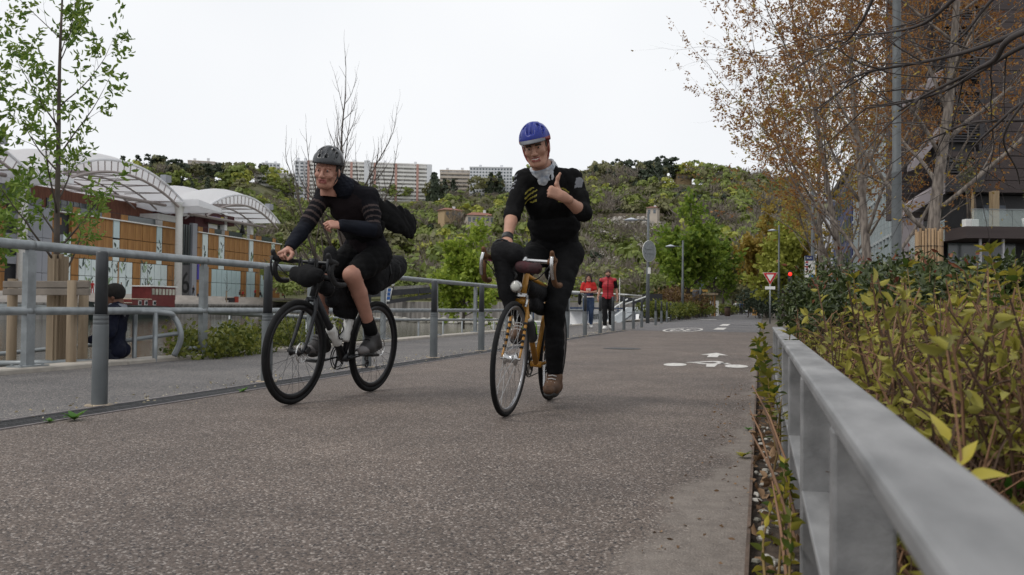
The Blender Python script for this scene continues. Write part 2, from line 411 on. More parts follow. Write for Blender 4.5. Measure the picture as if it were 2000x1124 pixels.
def torso(F, J, g=0., k=.05, w=1.):
    lat = npv(J['shL'])-npv(J['shR']); up = npv(J['neck'])-npv(J['pelvis']); fw = np.cross(lat, up); fw /= np.linalg.norm(fw); la = lat/np.linalg.norm(lat)
    P = [npv(J['pelvis']), npv(J.get('waist', J['pelvis']*.5+J['neck']*.5)), npv(J['chest']), npv(J['neck'])]
    mid = (npv(J['shL'])+npv(J['shR']))/2
    F.chain([P[0]-up*.02, P[1], P[2], mid*.8+P[3]*.2], [.158*w+g, .135*w+g, .162*w+g, .105*w+g], k, (fw, 1.4))
    for s in ('L', 'R'):
        sh = npv(J['sh'+s]); F.cap(sh, mid*.55+sh*.45-up*.03, .05+g, .065+g, .03); F.cap(sh, P[3], .038+g*.8, .046+g*.8, .03)
        hp = npv(J['hip'+s]); F.ell(hp-fw*.035, (.095*w+g, .095*w+g, .1*w+g), None, .03)
    return fw
def arm(F, J, s, g=0., sc=1.):
    sh, el, wr = npv(J['sh'+s]), npv(J['el'+s]), npv(J['wr'+s]); m = el*.72+wr*.28
    F.chain([sh, sh*.5+el*.5, el], [(ARM[0]+.004)*sc+g, ARM[0]*sc+g, ARM[1]*sc*.93+g], .03); F.chain([el, m, wr], [ARM[1]*sc*.95+g, ARM[1]*sc*1.02+g, ARM[3]*sc+g], .02)
def leg(F, J, s, g=0., sc=1., low=True, gl=None):
    hp, kn, an = npv(J['hip'+s]), npv(J['kn'+s]), npv(J['an'+s]); gl = g if gl is None else gl
    F.chain([hp, hp*.5+kn*.5, kn], [LEG[0]*sc*1.02+g, LEG[0]*sc*.9+g, LEG[1]*sc+g], .04)
    if low:
        d = an-kn; b = npv(J.get('back', (-1, 0, 0))); b = b-d*(b@d)/(d@d); b = b/np.linalg.norm(b); c = kn+d*.3+b*.016
        F.chain([kn, c, kn+d*.62+b*.008, an], [LEG[1]*sc*.97+gl, LEG[2]*sc+gl, .043*sc+gl, LEG[3]*sc+gl], .03)
def foot(F, J, s, g=0.):
    an, to = npv(J['an'+s]), npv(J['to'+s]); d = to-an; hl = npv(J.get('he'+s, an-d*.22+np.array([0, 0, -.055])))
    F.cap(an, hl, .036+g, .032+g, .03); F.cap(hl, hl*.35+to*.65, .033+g, .036+g, .03); F.cap(hl*.4+to*.6, to, .038+g, .027+g, .02, ((0, 0, 1), 1.25)); F.cap(an, hl*.4+to*.6, .036+g, .034+g, .03)
def bounds(J, ks=None, mg=.2):
    P = np.array([npv(J[k]) for k in (ks or [q for q in J if q not in ('back', 'look', 'lookup')])]); return P.min(0)-mg, P.max(0)+mg
def human_body(J, h=.012, hands=None, smile=0., hs=.9, feet=True, headh=.0045, handh=.0042, lsc=1., asc=1., w=1.):
    lo, hi = bounds(J); F = Field(lo, hi, h); torso(F, J, -.006, w=w)
    for s in 'LR': arm(F, J, s, 0, asc); leg(F, J, s, 0, lsc); foot(F, J, s)
    B = basis(J['look'], J.get('lookup', (0, 0, 1))); hd = npv(J['head'])
    F.cap(npv(J['neck'])+0, hd-B[2]*.07-B[1]*.03, .06, .055, .04)
    parts = [F.net(), head_net(hd, B, headh, smile)]
    for s in 'LR':
        if hands and s in hands:
            pose, al, bk = hands[s]; a = npv(al); a /= np.linalg.norm(a); b = npv(bk); b = b-a*(a@b); b /= np.linalg.norm(b)
            ac = np.cross(a, b)*(1 if s == 'R' else -1)
            # thumb side: for the right hand pointing forward with its back up the thumb points left
            ac = np.cross(b, a) if s == 'R' else np.cross(a, b)
            parts.append(hand_net(npv(J['wr'+s]), np.stack([ac, a, b]), pose, 1, handh, hs))
    return parts
def helmet(name, parent, c, B, mats, visor=False, vents=7, h=.0055):
    T = lambda x, y, z: npv(c)+B[0]*x+B[1]*y+B[2]*z
    F = Field(npv(c)-.2, npv(c)+.22, h)
    F.ell(T(0, -.012, .055), (.101, .137, .106), B, .01); F.ell(T(0, -.05, .1), (.06, .085, .06), B, .04)
    inner = lambda p, r: F.ell(T(*p), r, B, .004, -1)
    inner((0, -.012, .035), (.083, .108, .098))
    F.cut(T(0, .1, .052), -B[2]*.95+B[1]*.12); 
    for i in range(vents):                                # long slots from brow to crown
        a = (i-(vents-1)/2)/((vents-1)/2); x = a*.078
        F.cap(T(x*.8, .115-abs(a)*.05, .105-abs(a)*.025), T(x*.9, .02, .175-abs(a)*.055), .0105, .013, .006, op=-1)
        if abs(a) < .9: F.cap(T(x*.9, -.04, .178-abs(a)*.05), T(x*.6, -.12, .12), .013, .009, .006, op=-1)
    v = F.net()
    def mi(cc):
        q = (cc-npv(c)); z = q@B[2]; return np.where(z < .062, 1, 0)
    o = skin(name, v, mats, parent, mi)
    if visor:
        b = MB(); n = 9; top = []; bot = []
        for i in range(n):
            a = R(-55+110*i/(n-1)); p = (math.sin(a)*.098, math.cos(a)*.118, .066); q = (math.sin(a)*.1, math.cos(a)*.118+.045*math.cos(a*1.4), .045)
            top += [p, q]
        vs = [T(*p) for p in top]+[T(p[0], p[1], p[2]-.005) for p in top]; k = 2*n
        fs = [(2*i, 2*i+1, 2*i+3, 2*i+2) for i in range(n-1)]+[(k+2*i+2, k+2*i+3, k+2*i+1, k+2*i) for i in range(n-1)]+[(2*i+1, k+2*i+1, k+2*i+3, 2*i+3) for i in range(n-1)]
        b.add(vs, fs); b.obj('visor', mats[2], o, True)
    st = MB()
    for s in (1, -1):
        st.tube(curve([T(s*.082, .03, .055), T(s*.08, .02, -.03), T(s*.055, .035, -.085), T(0, .05, -.118)], 4), .005, 5, flat=.4)
        st.tube(curve([T(s*.084, -.05, .055), T(s*.083, -.01, -.02), T(s*.074, .012, -.05)], 4), .005, 5)
    st.obj('chin_strap', mats[1], o)
    return o
# ================================================================ ground, road, path, kerb, water
def asphalt(name, dark, light, stone, big, patch=None):
    mt = bpy.data.materials.new(name); mt.use_nodes = True; t = mt.node_tree; N = t.nodes; L = t.links.new
    p = N['Principled BSDF']; p.inputs['Roughness'].default_value = .82; p.inputs['Specular IOR Level'].default_value = .35
    tc = N.new('ShaderNodeTexCoord'); O = tc.outputs['Object']
    def noise(s, d=4.): n = N.new('ShaderNodeTexNoise'); n.inputs['Scale'].default_value = s; n.inputs['Detail'].default_value = d; L(O, n.inputs['Vector']); return n.outputs[0]
    def ramp(src, a, ca, b, cb): r = N.new('ShaderNodeValToRGB'); e = r.color_ramp.elements; e[0].position = a; e[0].color = (*ca, 1); e[1].position = b; e[1].color = (*cb, 1); L(src, r.inputs[0]); return r.outputs[0]
    def mix(f, a, b, mode='MIX'):
        m_ = N.new('ShaderNodeMix'); m_.data_type = 'RGBA'; m_.blend_type = mode
        if isinstance(f, float): m_.inputs[0].default_value = f
        else: L(f, m_.inputs[0])
        for s, i in ((a, 6), (b, 7)):
            if isinstance(s, tuple): m_.inputs[i].default_value = (*s, 1)
            else: L(s, m_.inputs[i])
        return m_.outputs[2]
    vo = N.new('ShaderNodeTexVoronoi'); vo.inputs['Scale'].default_value = stone; L(O, vo.inputs['Vector'])
    sp = N.new('ShaderNodeSeparateColor'); L(vo.outputs['Color'], sp.inputs[0])
    c = ramp(sp.outputs[0], .08, dark, .8, light)
    c = mix(ramp(sp.outputs[1], .86, (0, 0, 0), .93, (1, 1, 1)), c, (.34, .3, .27))
    c = mix(ramp(sp.outputs[2], .88, (0, 0, 0), .95, (1, 1, 1)), c, (.03, .028, .03))
    c = mix(.8, c, ramp(noise(.7, 6), .3, (.78, .78, .8), .7, (1.18, 1.15, 1.12)), 'MULTIPLY')
    c = mix(.55, c, ramp(noise(big, 3), .35, (.8, .8, .8), .65, (1.15, 1.15, 1.15)), 'MULTIPLY')
    hb = vo.outputs['Distance']
    if patch:
        c = mix(patch(N, L, O, noise), c, mix(.6, (.2, .174, .152), ramp(noise(14, 6), .3, (.13, .11, .096), .7, (.235, .205, .178))))
    L(c, p.inputs['Base Color'])
    b = N.new('ShaderNodeBump'); b.inputs['Strength'].default_value = .5; b.inputs['Distance'].default_value = .004; b.invert = True; L(hb, b.inputs['Height']); L(b.outputs[0], p.inputs['Normal'])
    return mt
def road_patch(N, L, O, noise):
    """smooth fine-grained strip worn along the steel edge"""
    sx = N.new('ShaderNodeSeparateXYZ'); L(O, sx.inputs[0])
    def mth(op, a, b):
        q = N.new('ShaderNodeMath'); q.operation = op
        for i, s in enumerate((a, b)):
            if isinstance(s, (int, float)): q.inputs[i].default_value = s
            else: L(s, q.inputs[i])
        return q.outputs[0]
    y = sx.outputs[1]
    lim = mth('MULTIPLY', mth('SUBTRACT', 6.2, y), .085)                    # the strip narrows away from us
    lim = mth('MINIMUM', lim, .34); lim = mth('MAXIMUM', lim, .07)
    lim = mth('ADD', lim, mth('MULTIPLY', mth('SUBTRACT', noise(2.2, 5), .5), .4))
    d = mth('ADD', sx.outputs[0], lim); mr = N.new('ShaderNodeMapRange'); mr.inputs[1].default_value = -.03; mr.inputs[2].default_value = .05; L(d, mr.inputs[0])
    f = mth('MULTIPLY', mr.outputs[0], mth('MINIMUM', 1., mth('ADD', .3, mth('MULTIPLY', noise(18, 4), .95))))
    return f
m_road = asphalt('reddish_asphalt', (.068, .055, .047), (.148, .118, .1), 160, 2.3, road_patch)
m_path = asphalt('grey_asphalt', (.08, .077, .077), (.135, .13, .128), 150, 1.6)
m_far = asphalt('dark_asphalt', (.07, .07, .075), (.12, .12, .128), 60, .6)
m_steel = M('galvanised_steel', (.25, .27, .28), .5, .55, .16, 9, bump=.05, spec=.5, detail=8)
m_bollard = M('grey_painted_steel', (.105, .115, .12), .5, .1, .12, 7, bump=.03)
m_conc = M('pale_concrete', (.36, .33, .29), .85, 0, .16, 5, bump=.25)
m_concd = M('grey_concrete', (.2, .195, .19), .85, 0, .22, 2.5, bump=.2)
m_rust = M('rusty_steel_edge', (.11, .075, .055), .75, .2, .4, 20, bump=.2)
m_paint = M('road_paint', (.36, .34, .32), .8, 0, 0, 22, col2=(.62, .6, .57), bump=.15, thr=(.3, .6))
m_iron = M('cast_iron', (.06, .06, .063), .6, .5, .3, 30, bump=.2)
m_soil = M('garden_soil', (.05, .036, .026), .95, 0, .45, 18, bump=.6)
m_black = M('black_plastic', (.012, .012, .013), .45, 0, .2, 12)
m_white = M('white_paint', (.72, .72, .7), .5, 0, .06, 5)

def sheet(name, x0, y0, x1, y1, z, mat, ny=1):
    b = MB(); 
    for i in range(ny): b.add([(x0, y0+(y1-y0)*i/ny, z), (x1, y0+(y1-y0)*i/ny, z), (x1, y0+(y1-y0)*(i+1)/ny, z), (x0, y0+(y1-y0)*(i+1)/ny, z)], [(0, 1, 2, 3)])
    return struct(name, b, mat)
b = MB(); b.add([(-9.2, -40, -.55), (-6.66, -40, -.55), (-6.66, -40, -.03), (900, -40, -.03), (900, 900, -.03), (-6.66, 900, -.03), (-6.66, 900, -.55), (-9.2, 900, -.55)], [(2, 3, 4, 5), (0, 1, 6, 7), (1, 2, 5, 6)])
struct('ground', b, M('bare_earth', (.09, .075, .058), .95, 0, .35, 3, bump=.4))
sheet('road', -3.66, -8, -.034, 26.4, 0, m_road)
b = MB(); b.add([(-3.66, 26.4, .004), (-.034, 26.4, .004), (.6, 190, .004), (-5.4, 190, .004), (-6.2, 60, .004), (-5.6, 44, .004)], [(0, 1, 2, 3, 4, 5)]); struct('cycle_path', b, m_far)
b = MB(); b.add([(-6.4, -8, 0), (-3.93, -8, 0), (-3.93, 26.4, 0), (-3.67, 26.4, 0), (-5.62, 44, 0), (-6.4, 46, 0)], [(0, 1, 2, 3, 4, 5)]); struct('footpath', b, m_path)

# drainage channel between path and road: two frame strips and a row of cast grates
dr = MB(); dr.bx(-3.935, -3, -.06, -3.915, 26.38, .006).bx(-3.675, -3, -.06, -3.655, 26.38, .006).bx(-3.915, -3, -.07, -3.675, 26.38, -.05)
chan = struct('drain_channel', dr, M('channel_frame', (.2, .18, .18), .6, .3, .2, 20))
gb = MB(); gb.bx(-.118, .0, -.02, -.102, .496, .003).bx(.102, 0, -.02, .118, .496, .003).bx(-.006, 0, -.02, .006, .496, .002)
for i in range(20): gb.bx(-.102, .006+i*.0252, -.02, .102, .016+i*.0252, .001)
gme = gb.mesh('grate', m_iron); far = MB()
for i in range(58):
    y = -2.9+i*.5
    if y < 11: link('grate', gme, chan, (-3.795, y, 0))
    else:
        for q in ((-.118, 0, -.02, -.102, .496, .003), (.102, 0, -.02, .118, .496, .003))+tuple((-.102, .006+j*.05, -.02, .102, .03+j*.05, .001) for j in range(10)):
            far.bx(q[0]-3.795, q[1]+y, q[2], q[3]-3.795, q[4]+y, q[5])
far.obj('grating', m_iron, chan, kind='stuff')

# coping under the railing
kerb = tag(link('kerb', None), kind='structure')
kb = MB(); kb.bx(-.15, .006, -.56, .15, 1.994, .045); kme = kb.mesh('coping_stone', m_conc)
for i in range(31):
    o = link('coping_stone', kme, kerb, (-6.53+rnd.uniform(-.004, .004), -6+i*2, rnd.uniform(-.004, .004)))
    o.modifiers.new('bevel', 'BEVEL').width = .012
# manhole cover, painted marks
mh = gnd(1215, 681.5)
b = MB(); b.lathe([(.3, .001), (.3, .006), (.27, .006), (.262, .003), (.255, .006), (0.01, .006)], 28)
for i in range(7):
    x = -.2+i*.066; yy = math.sqrt(.24**2-x*x); b.bx(x-.012, -yy, .005, x+.012, yy, .009)
tag(b.obj('manhole_cover', m_iron, loc=(mh.x, mh.y, 0)), 'round dark iron manhole cover set flush in the brown road', 'manhole cover')
def mark(name, label, polys, loc, rz=0, z=.004, group=None):
    b = MB()
    for q in polys: b.add([(x, y, 0) for x, y in q], [tuple(range(len(q)))])
    return tag(b.obj(name, m_paint, loc=(loc[0], loc[1], z), rz=rz), label, 'road marking', group)
def disc(cx, cy, rx, ry, n=28): return [(cx+rx*math.cos(6.2832*i/n), cy+ry*math.sin(6.2832*i/n)) for i in range(n)]
def bike_mark(loc, sc, label):
    s = sc
    ps = [disc(-.36*s, .0, .135*s, .3*s), disc(.36*s, 0, .135*s, .3*s), [(-.2*s, .62*s), (.02*s, .95*s), (.13*s, .95*s), (.3*s, .3*s), (.22*s, .3*s), (.05*s, .78*s), (-.12*s, .55*s)], [(-.13*s, .3*s), (.0*s, .22*s), (.02*s, -.25*s), (.12*s, -.25*s), (.13*s, .3*s), (.26*s, .6*s), (.2*s, .68*s), (.04*s, .38*s), (-.08*s, .42*s)],
          [(-.28*s, .52*s), (-.22*s, .62*s), (-.02*s, .44*s), (-.06*s, .36*s)]]
    return mark('painted_bicycle', label, ps, loc)
bike_mark((-.6, 10.45), .95, 'white bicycle symbol painted on the road near the right hand shrubs')
mark('painted_arrow', 'white straight arrow painted just beyond the near bicycle symbol', [[(-.07, 0), (.07, 0), (.07, .55), (.19, .55), (0, 1.25), (-.19, .55), (-.07, .55)]], (-.62, 12.3))
bike_mark((-.75, 38), 1.0, 'small white bicycle symbol painted far off beside the shrubs on the dark asphalt')
for i, (y, n) in enumerate(((29.0, 'near'), (36.2, 'far'))):
    mark('painted_dash', ('nearer' if i == 0 else 'farther')+' of the two white dashes on the dark asphalt', [[(-.16, 0), (.16, 0), (.16, 3.2+i), (-.16, 3.2+i)]], (-1.28-.13*i, y), z=.008)
mark('stop_line', 'white bar painted across the dark path left of the dashes', [[(-.95, 0), (.95, 0), (.95, 1.6), (-.95, 1.6)]], (-3.6, 57), z=.008)
el = MB(); n = 40
for i in range(n):
    a, c = 6.2832*i/n, 6.2832*(i+1)/n
    el.add([(.56*math.cos(a), 3.1*math.sin(a), 0), (.56*math.cos(c), 3.1*math.sin(c), 0), (.49*math.cos(c), 2.75*math.sin(c), 0), (.49*math.cos(a), 2.75*math.sin(a), 0)], [(0, 1, 2, 3)])
t30 = text_mesh('30', 1.0, m_paint); vs = np.zeros(len(t30.vertices)*3); t30.vertices.foreach_get('co', vs); vs = vs.reshape(-1, 3)*np.array([-.72, -4.6, 1]); t30.vertices.foreach_set('co', vs.ravel()); t30.flip_normals()
e_ = tag(el.obj('speed_limit_oval', m_paint, loc=(-2.28, 28.1, .009)), 'white painted oval with 30 inside, upside down on the road', 'road marking')
link('numerals', t30, e_, (0, 0, .0))

# ================================================================ left railing and bollards
XF = -6.53
def on_x(px, py, X):
    d = ray(px, py); return d*(X/d.x)+Vector((0, 0, CAM_H))
y0 = on_x(56, 600, XF).y; y6 = on_x(989, 600, XF).y; stp = (y6-y0)/6
fence = thing('railing', 'grey tubular steel railing along the path edge above the water', 'railing', (XF, y0, 0))
ptop = hz(400, 526, (on_x(400, 526, XF)-Vector((0, 0, CAM_H))).dot(CF))
post = MB(); post.bx(-.032, -.05, .06, .032, .05, 1.1).bx(-.022, -.034, 1.1, .022, .034, 1.16)
pme = post.mesh('post', m_steel); pl = MB(); pl.bx(-.075, -.17, .046, .09, .17, .06)
for sx in (-.045, .05):
    for sy in (-.13, .13): pl.lathe([(.014, .06), (.014, .074), (.004, .074)], 6, T=Matrix.Translation((sx, sy, 0)))
plme = pl.mesh('base_plate', m_steel)
NP = 11
for k in range(-2, NP):
    p = link('post', pme, fence, (0, k*stp, 0)); link('base_plate', plme, p, (0, 0, 0))
for nm, z, r in (('top_rail', 1.17, .046), ('middle_rail', .56, .04)):
    tb = MB(); tb.tube([(.0, -2.4*stp, z), (0, (NP-1)*stp+.3, z)], r, 14); tb.obj(nm, m_steel, fence, True)
tb = MB(); tb.tube([(0, -.035, 0), (0, .035, 0)], .0485, 14); jme = tb.mesh('joint_sleeve', m_steel, True)
for k in range(-2, NP-1): link('joint_sleeve', jme, fence, (0, k*stp, 1.17)); link('joint_sleeve', jme, fence, (0, k*stp, .56), sc=.9)

bl = thing('bollard', 'x', 'bollard', group='bollards lining the path')
bb = MB(); bb.lathe([(.048, 0), (.047, .5), (.046, .503), (.044, .506), (.046, .509), (.046, .53), (.044, .533), (.046, .536), (.0455, .556), (.0435, .559), (.0455, .562), (.045, .57)], 18, cap=False); bb.obj('lower_post', m_bollard, bl, True)
bb = MB(); bb.lathe([(.038, .565), (.0365, .955), (.033, .965), (.01, .97)], 18); bb.obj('upper_post', M('dark_painted_steel', (.05, .055, .06), .4, .1, .15, 8), bl, True)
bb = MB(); bb.lathe([(.088, .0), (.085, .005), (.05, .007)], 20); bb.obj('mortar_collar', M('pale_mortar', (.33, .27, .2), .9, 0, .25, 30, bump=.3), bl)
NB = ['nearest dark grey bollard, at the far left in front of the railing', 'grey bollard half hidden behind the front wheel of the dark bicycle', 'grey bollard seen through the rear wheel of the dark bicycle', 'grey bollard standing between the two cyclists', 'grey bollard just left of the yellow bicycle', None, None,
      'first grey bollard to the right of the yellow bicycle', 'grey bollard in front of the woman in red', 'grey bollard covering the left leg of the man in the red vest', 'grey bollard at the right arm of the man in the red vest', 'first bollard to the right of the walking couple', 'second bollard to the right of the walking couple', 'bollard just left of the tall lamp post with the round sign']
first = True
for k, lb in enumerate(NB):
    if lb is None: continue
    o = bl if first else dup(bl); first = False
    o.location = (-3.99+.012*k, 4.737+1.955*k, 0); o['label'] = lb
for k, (px, lb) in enumerate(((1280.7, 'first bollard beyond the tall lamp post with the round sign'), (1292, 'second bollard beyond the tall lamp post, at the hedge'), (1302.6, 'third bollard beyond the tall lamp post, against the green hedge'), (1310, 'farthest bollard of the row, at the hedge corner'))):
    dup(bl, base(px, (34.5, 38.5, 42.5, 46)[k]), 0, lb)

# ================================================================ lower bank, ramp handrails, water
sheet('water', -900, -300, -9.2, 900, -1.32, None)
wt = bpy.data.materials.new('river_water'); wt.use_nodes = True; t = wt.node_tree; N = t.nodes; L = t.links.new; p = N['Principled BSDF']
p.inputs['Base Color'].default_value = (.06, .058, .042, 1); p.inputs['Roughness'].default_value = .07; p.inputs['IOR'].default_value = 1.33
tc = N.new('ShaderNodeTexCoord'); mp = N.new('ShaderNodeMapping'); mp.inputs['Scale'].default_value = (.55, .9, 1); L(tc.outputs['Object'], mp.inputs[0])
nz = N.new('ShaderNodeTexNoise'); nz.inputs['Scale'].default_value = 1.6; nz.inputs['Detail'].default_value = 6; nz.inputs['Roughness'].default_value = .6; L(mp.outputs[0], nz.inputs['Vector'])
bp = N.new('ShaderNodeBump'); bp.inputs['Strength'].default_value = .3; bp.inputs['Distance'].default_value = .1; L(nz.outputs[0], bp.inputs['Height']); L(bp.outputs[0], p.inputs['Normal'])
bpy.data.objects['water'].data.materials.clear(); bpy.data.objects['water'].data.materials.append(wt)
b = MB(); b.bx(-9.5, -40, -2.2, -9.2, 120, -.5); struct('bank_wall', b, m_concd)

hr = thing('handrail', 'grey tubular ramp handrail with looped end behind the railing', 'handrail')
A = lambda q: [at(*x) for x in q]
tb = MB(); tb.tube(curve(A([(-60, 597, 9.3), (190, 606, 9.6), (318, 611, 9.9), (340, 621, 10), (352, 645, 10), (352, 668, 10), (340, 695, 10)]), 7), .032, 10); tb.obj('top_rail', m_steel, hr, True)
tb = MB(); tb.tube(A([(-60, 697, 9.5), (200, 672, 9.8), (352, 651, 10)]), .024, 10); tb.obj('lower_rail', m_steel, hr, True)
tb = MB(); tb.tube(A([(-60, 712, 9.2), (185, 708, 9.3)]), .036, 10); tb.obj('bottom_rail', m_steel, hr, True)
for px in (264, 304):
    tb = MB(); a = at(px, 611, 9.85); tb.tube([a, (a.x, a.y, -.5)], .026, 8); tb.obj('post', m_steel, hr, True)
hr2 = thing('handrail', 'long grey handrail on the lower bank behind the hedge', 'handrail')
pts = [base(365, 10.6), base(520, 13), base(640, 15.5), base(780, 19), base(990, 26)]
for z, r in ((.56, .03), (.12, .02)):
    tb = MB(); tb.tube([(q.x, q.y, z-.07*i) for i, q in enumerate(pts)], r, 8); tb.obj('rail', m_steel, hr2, True)
for px, d in ((395, 11), (450, 11.9), (520, 13), (600, 14.5), (680, 16.5), (818, 20), (866, 21.6), (903, 23), (936, 24.3), (965, 25.3)):
    q = base(px, d); tb = MB(); tb.tube([(q.x, q.y, -.55), (q.x, q.y, .53-.02*(d-10.6))], .022, 8); tb.obj('post', m_steel, hr2, True)
# lying row of concrete on the bank seen behind the couple
b = MB(); q0 = gnd(1110, 648, 0); b.bx(-6.6, 24, 0, -6.3, 30, .1); struct('kerb_block', b, m_conc)

# ================================================================ right edge: steel strip, planting soil, flat-bar barrier
b = MB(); b.bx(-.034, -4, -.05, -.024, 14, .022); tag(b.obj('steel_edging', m_rust), 'thin rusty steel strip edging the road beside the plant bed', 'edging')
b = MB(); rg = np.random.default_rng(5)
nx, ny = 24, 60
X = np.linspace(-.024, 5.2, nx); Y = np.linspace(-3, 16, ny); vs = []
for j in range(ny):
    for i in range(nx): vs.append((X[i], Y[j], -.012+.035*(i > 0)*rg.random()+min(.3, .08*max(0, X[i]-.6))))
b.add(vs, [(j*nx+i, j*nx+i+1, (j+1)*nx+i+1, (j+1)*nx+i) for j in range(ny-1) for i in range(nx-1)]); struct('plant_bed', b, m_soil, True)
bar = thing('barrier', 'low galvanised flat-bar barrier in front of the shrub bed, running towards the viewer', 'barrier')
m_galv = M('dull_galvanised_steel', (.15, .152, .155), .6, .25, 0, 7, col2=(.29, .29, .292), bump=.1, bscale=60, detail=10, spec=.4, stretch=(2, .6, 2), thr=(.3, .7))
for y_a, y_b in ((-1.6, 2.108), (2.114, 4.9), (4.906, 7.2)):
    b = MB(); b.bx(.088, y_a, .488, .167, y_b, .512); b.obj('top_rail', m_galv, bar, bev=.007)
for i, y in enumerate((-.62, .31, 1.24, 2.15, 3.08, 4.0, 4.93, 5.86, 6.8)):
    b = MB(); b.bx(.0895, y-.03, -.05, .1655, y+.03, .4885); b.obj('post', m_galv, bar, bev=.005)
    if y < 6.5:
        b = MB(); b.bx(.0905, y+.0305, .222, .1645, y+.8995, .236); b.obj('middle_bar', m_galv, bar, bev=.003)
# ================================================================ far bank: shopping centre with vaulted roofs
A0 = base(130, 125); B0 = base(547, 185); xh = (B0-A0).normalized(); nh = Vector((xh.y, -xh.x, 0))
MT = Matrix(((xh.x, -nh.x, 0, A0.x), (xh.y, -nh.y, 0, A0.y), (0, 0, 1, 0), (0, 0, 0, 1)))    # local x along the front, y inwards, z up
def fx(px, off=0.):
    d = ray(px, 590); o = A0+nh*off-Vector((0, 0, CAM_H)); p = d*(o.dot(nh)/d.dot(nh)); return (p+Vector((0, 0, CAM_H))-A0).dot(xh)
m_wood = M('amber_timber_panel', (.24, .11, .03), .65, 0, .0, 3, col2=(.36, .185, .06), stretch=(3, 3, .25), bump=.05, island=.0)
m_rustp = M('rust_red_cladding', (.14, .055, .035), .75, 0, 0, 1.5, col2=(.22, .09, .055), stretch=(2.5, 2.5, .4))
m_mgrey = M('grey_blue_panel', (.27, .28, .31), .6, 0, .06, .5)
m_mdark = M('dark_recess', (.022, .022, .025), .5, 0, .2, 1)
m_teal = M('frosted_teal_glass', (.46, .58, .6), .25, 0, .1, .6, spec=.6)
m_glassd = M('dark_glazing', (.05, .065, .07), .12, 0, .4, .5, spec=.8)
m_memb = LEAF('white_roof_membrane', (.8, .81, .83), (.84, .84, .86), .45)
m_truss = M('warm_grey_steel', (.33, .285, .275), .5, .1, .06, 2)
m_maroon = M('maroon_render', (.075, .022, .024), .7, 0, .12, 1)
m_plaza = M('pale_paving', (.5, .46, .42), .85, 0, .1, .6)
m_quay = M('stained_quay_concrete', (.13, .12, .11), .9, 0, 0, .8, col2=(.3, .285, .265), stretch=(2.2, 2.2, .12), bump=.2)
m_dleaf = M('printed_dark_leaf', (.05, .075, .06), .5, 0, .3, 2)
m_gleaf = M('printed_green_leaf', (.25, .36, .2), .5, 0, .3, 2)
mall = thing('shopping_centre', 'long shopping centre clad in amber timber with white vaulted roofs across the water', 'building', mat=MT)
def unit(name, mat): b = MB(); b.bx(0, 0, 0, 1, 1, 1); return b.mesh(name, mat)
U = {}
def part(name, mat, x0, z0, x1, z1, y0, y1, parent=None, kind=None):
    k = (name, mat.name)
    if k not in U: U[k] = unit(name, mat)
    o = link(name, U[k], parent or mall); o.location = (x0, y0, z0); o.scale = (x1-x0, y1-y0, z1-z0)
    if kind: o['kind'] = kind
    return o
ZT, ZM, ZL, ZB, ZG = 13.15, 10.47, 6.98, 4.55, 2.0
XE = fx(546)
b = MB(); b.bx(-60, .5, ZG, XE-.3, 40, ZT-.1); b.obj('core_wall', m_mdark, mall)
b = MB(); b.bx(-60, 5.5, ZT, 38, 38, 17.2); b.obj('upper_storey', m_rustp, mall)
def woods(p0, p1, n, rows):
    xa, xb = fx(p0), fx(p1)
    for z0, z1 in rows:
        for i in range(n):
            w_ = (xb-xa)/n; part('timber_panel', m_wood, xa+w_*i+.04, z0+.05, xa+w_*(i+1)-.04, z1-.05, rnd.uniform(-.03, .03), .5)
UP = ((ZM, ZT), (ZL, ZM)); LO = ((ZB, ZL), (ZG, ZB))
woods(137, 218, 5, UP); woods(232, 303, 5, UP); woods(315, 342, 2, UP)
woods(-30, 8, 3, UP+LO); woods(93, 104, 1, UP); woods(104, 117, 1, ((ZM+.9, ZT-.7),))
woods(137, 152, 1, LO); woods(258, 273, 1, LO); woods(326, 341, 1, LO)
woods(383, 393, 1, UP+LO); woods(405, 425, 2, UP); woods(398, 412, 1, LO); woods(437, 484, 5, UP); woods(493, 528, 4, UP); woods(536, 546, 1, UP+LO)
woods(470, 480, 1, LO); woods(498, 507, 1, LO); woods(524, 536, 1, LO)
# tall white mural strips and ground floor glazing
lf = MB()
def leafprint(x, z, ln, a, m):
    u = Vector((math.cos(a), 0, math.sin(a))); v = Vector((-u.z, 0, u.x)); p = Vector((x, -.075, z)); w_ = ln*.16
    lf.add([p, p+u*ln*.35+v*w_, p+u*ln*.7+v*w_*.8, p+u*ln, p+u*ln*.7-v*w_*.8, p+u*ln*.35-v*w_], [(0, 5, 4, 3, 2, 1)], m)
def strips(p0, p1, n, z0, z1, mat, prints=0, gap=.06):
    xa, xb = fx(p0), fx(p1)
    for i in range(n):
        w_ = (xb-xa)/n; part('glass_panel', mat, xa+w_*i+gap, z0+.04, xa+w_*(i+1)-gap, z1-.04, -.05+rnd.uniform(0, .02), .5)
    for k in range(prints):
        x = rnd.uniform(xa+.3, xb-.6); z = z0+rnd.random()*(z1-z0-1.6)+.3; m_ = int(rnd.random() < .45)
        for q in range(5): leafprint(x+.05*q, z+.33*q, rnd.uniform(.5, 1.0), rnd.choice((.9, 2.2))+rnd.uniform(-.25, .25), m_)
m_mural = M('white_mural_panel', (.6, .68, .68), .4, 0, .08, .5)
strips(120, 136, 1, ZG, ZM-.3, m_mural, 3); strips(152, 200, 4, ZB, ZL, m_mural, 4); strips(205, 257, 4, ZB, ZL, m_mural, 4)
strips(152, 200, 4, ZG, ZB, m_mural, 3); strips(205, 257, 4, ZG, ZB, m_mural, 3); strips(274, 325, 4, ZB, ZL, m_mural, 4); strips(274, 325, 4, ZG, ZB, m_mural, 4)
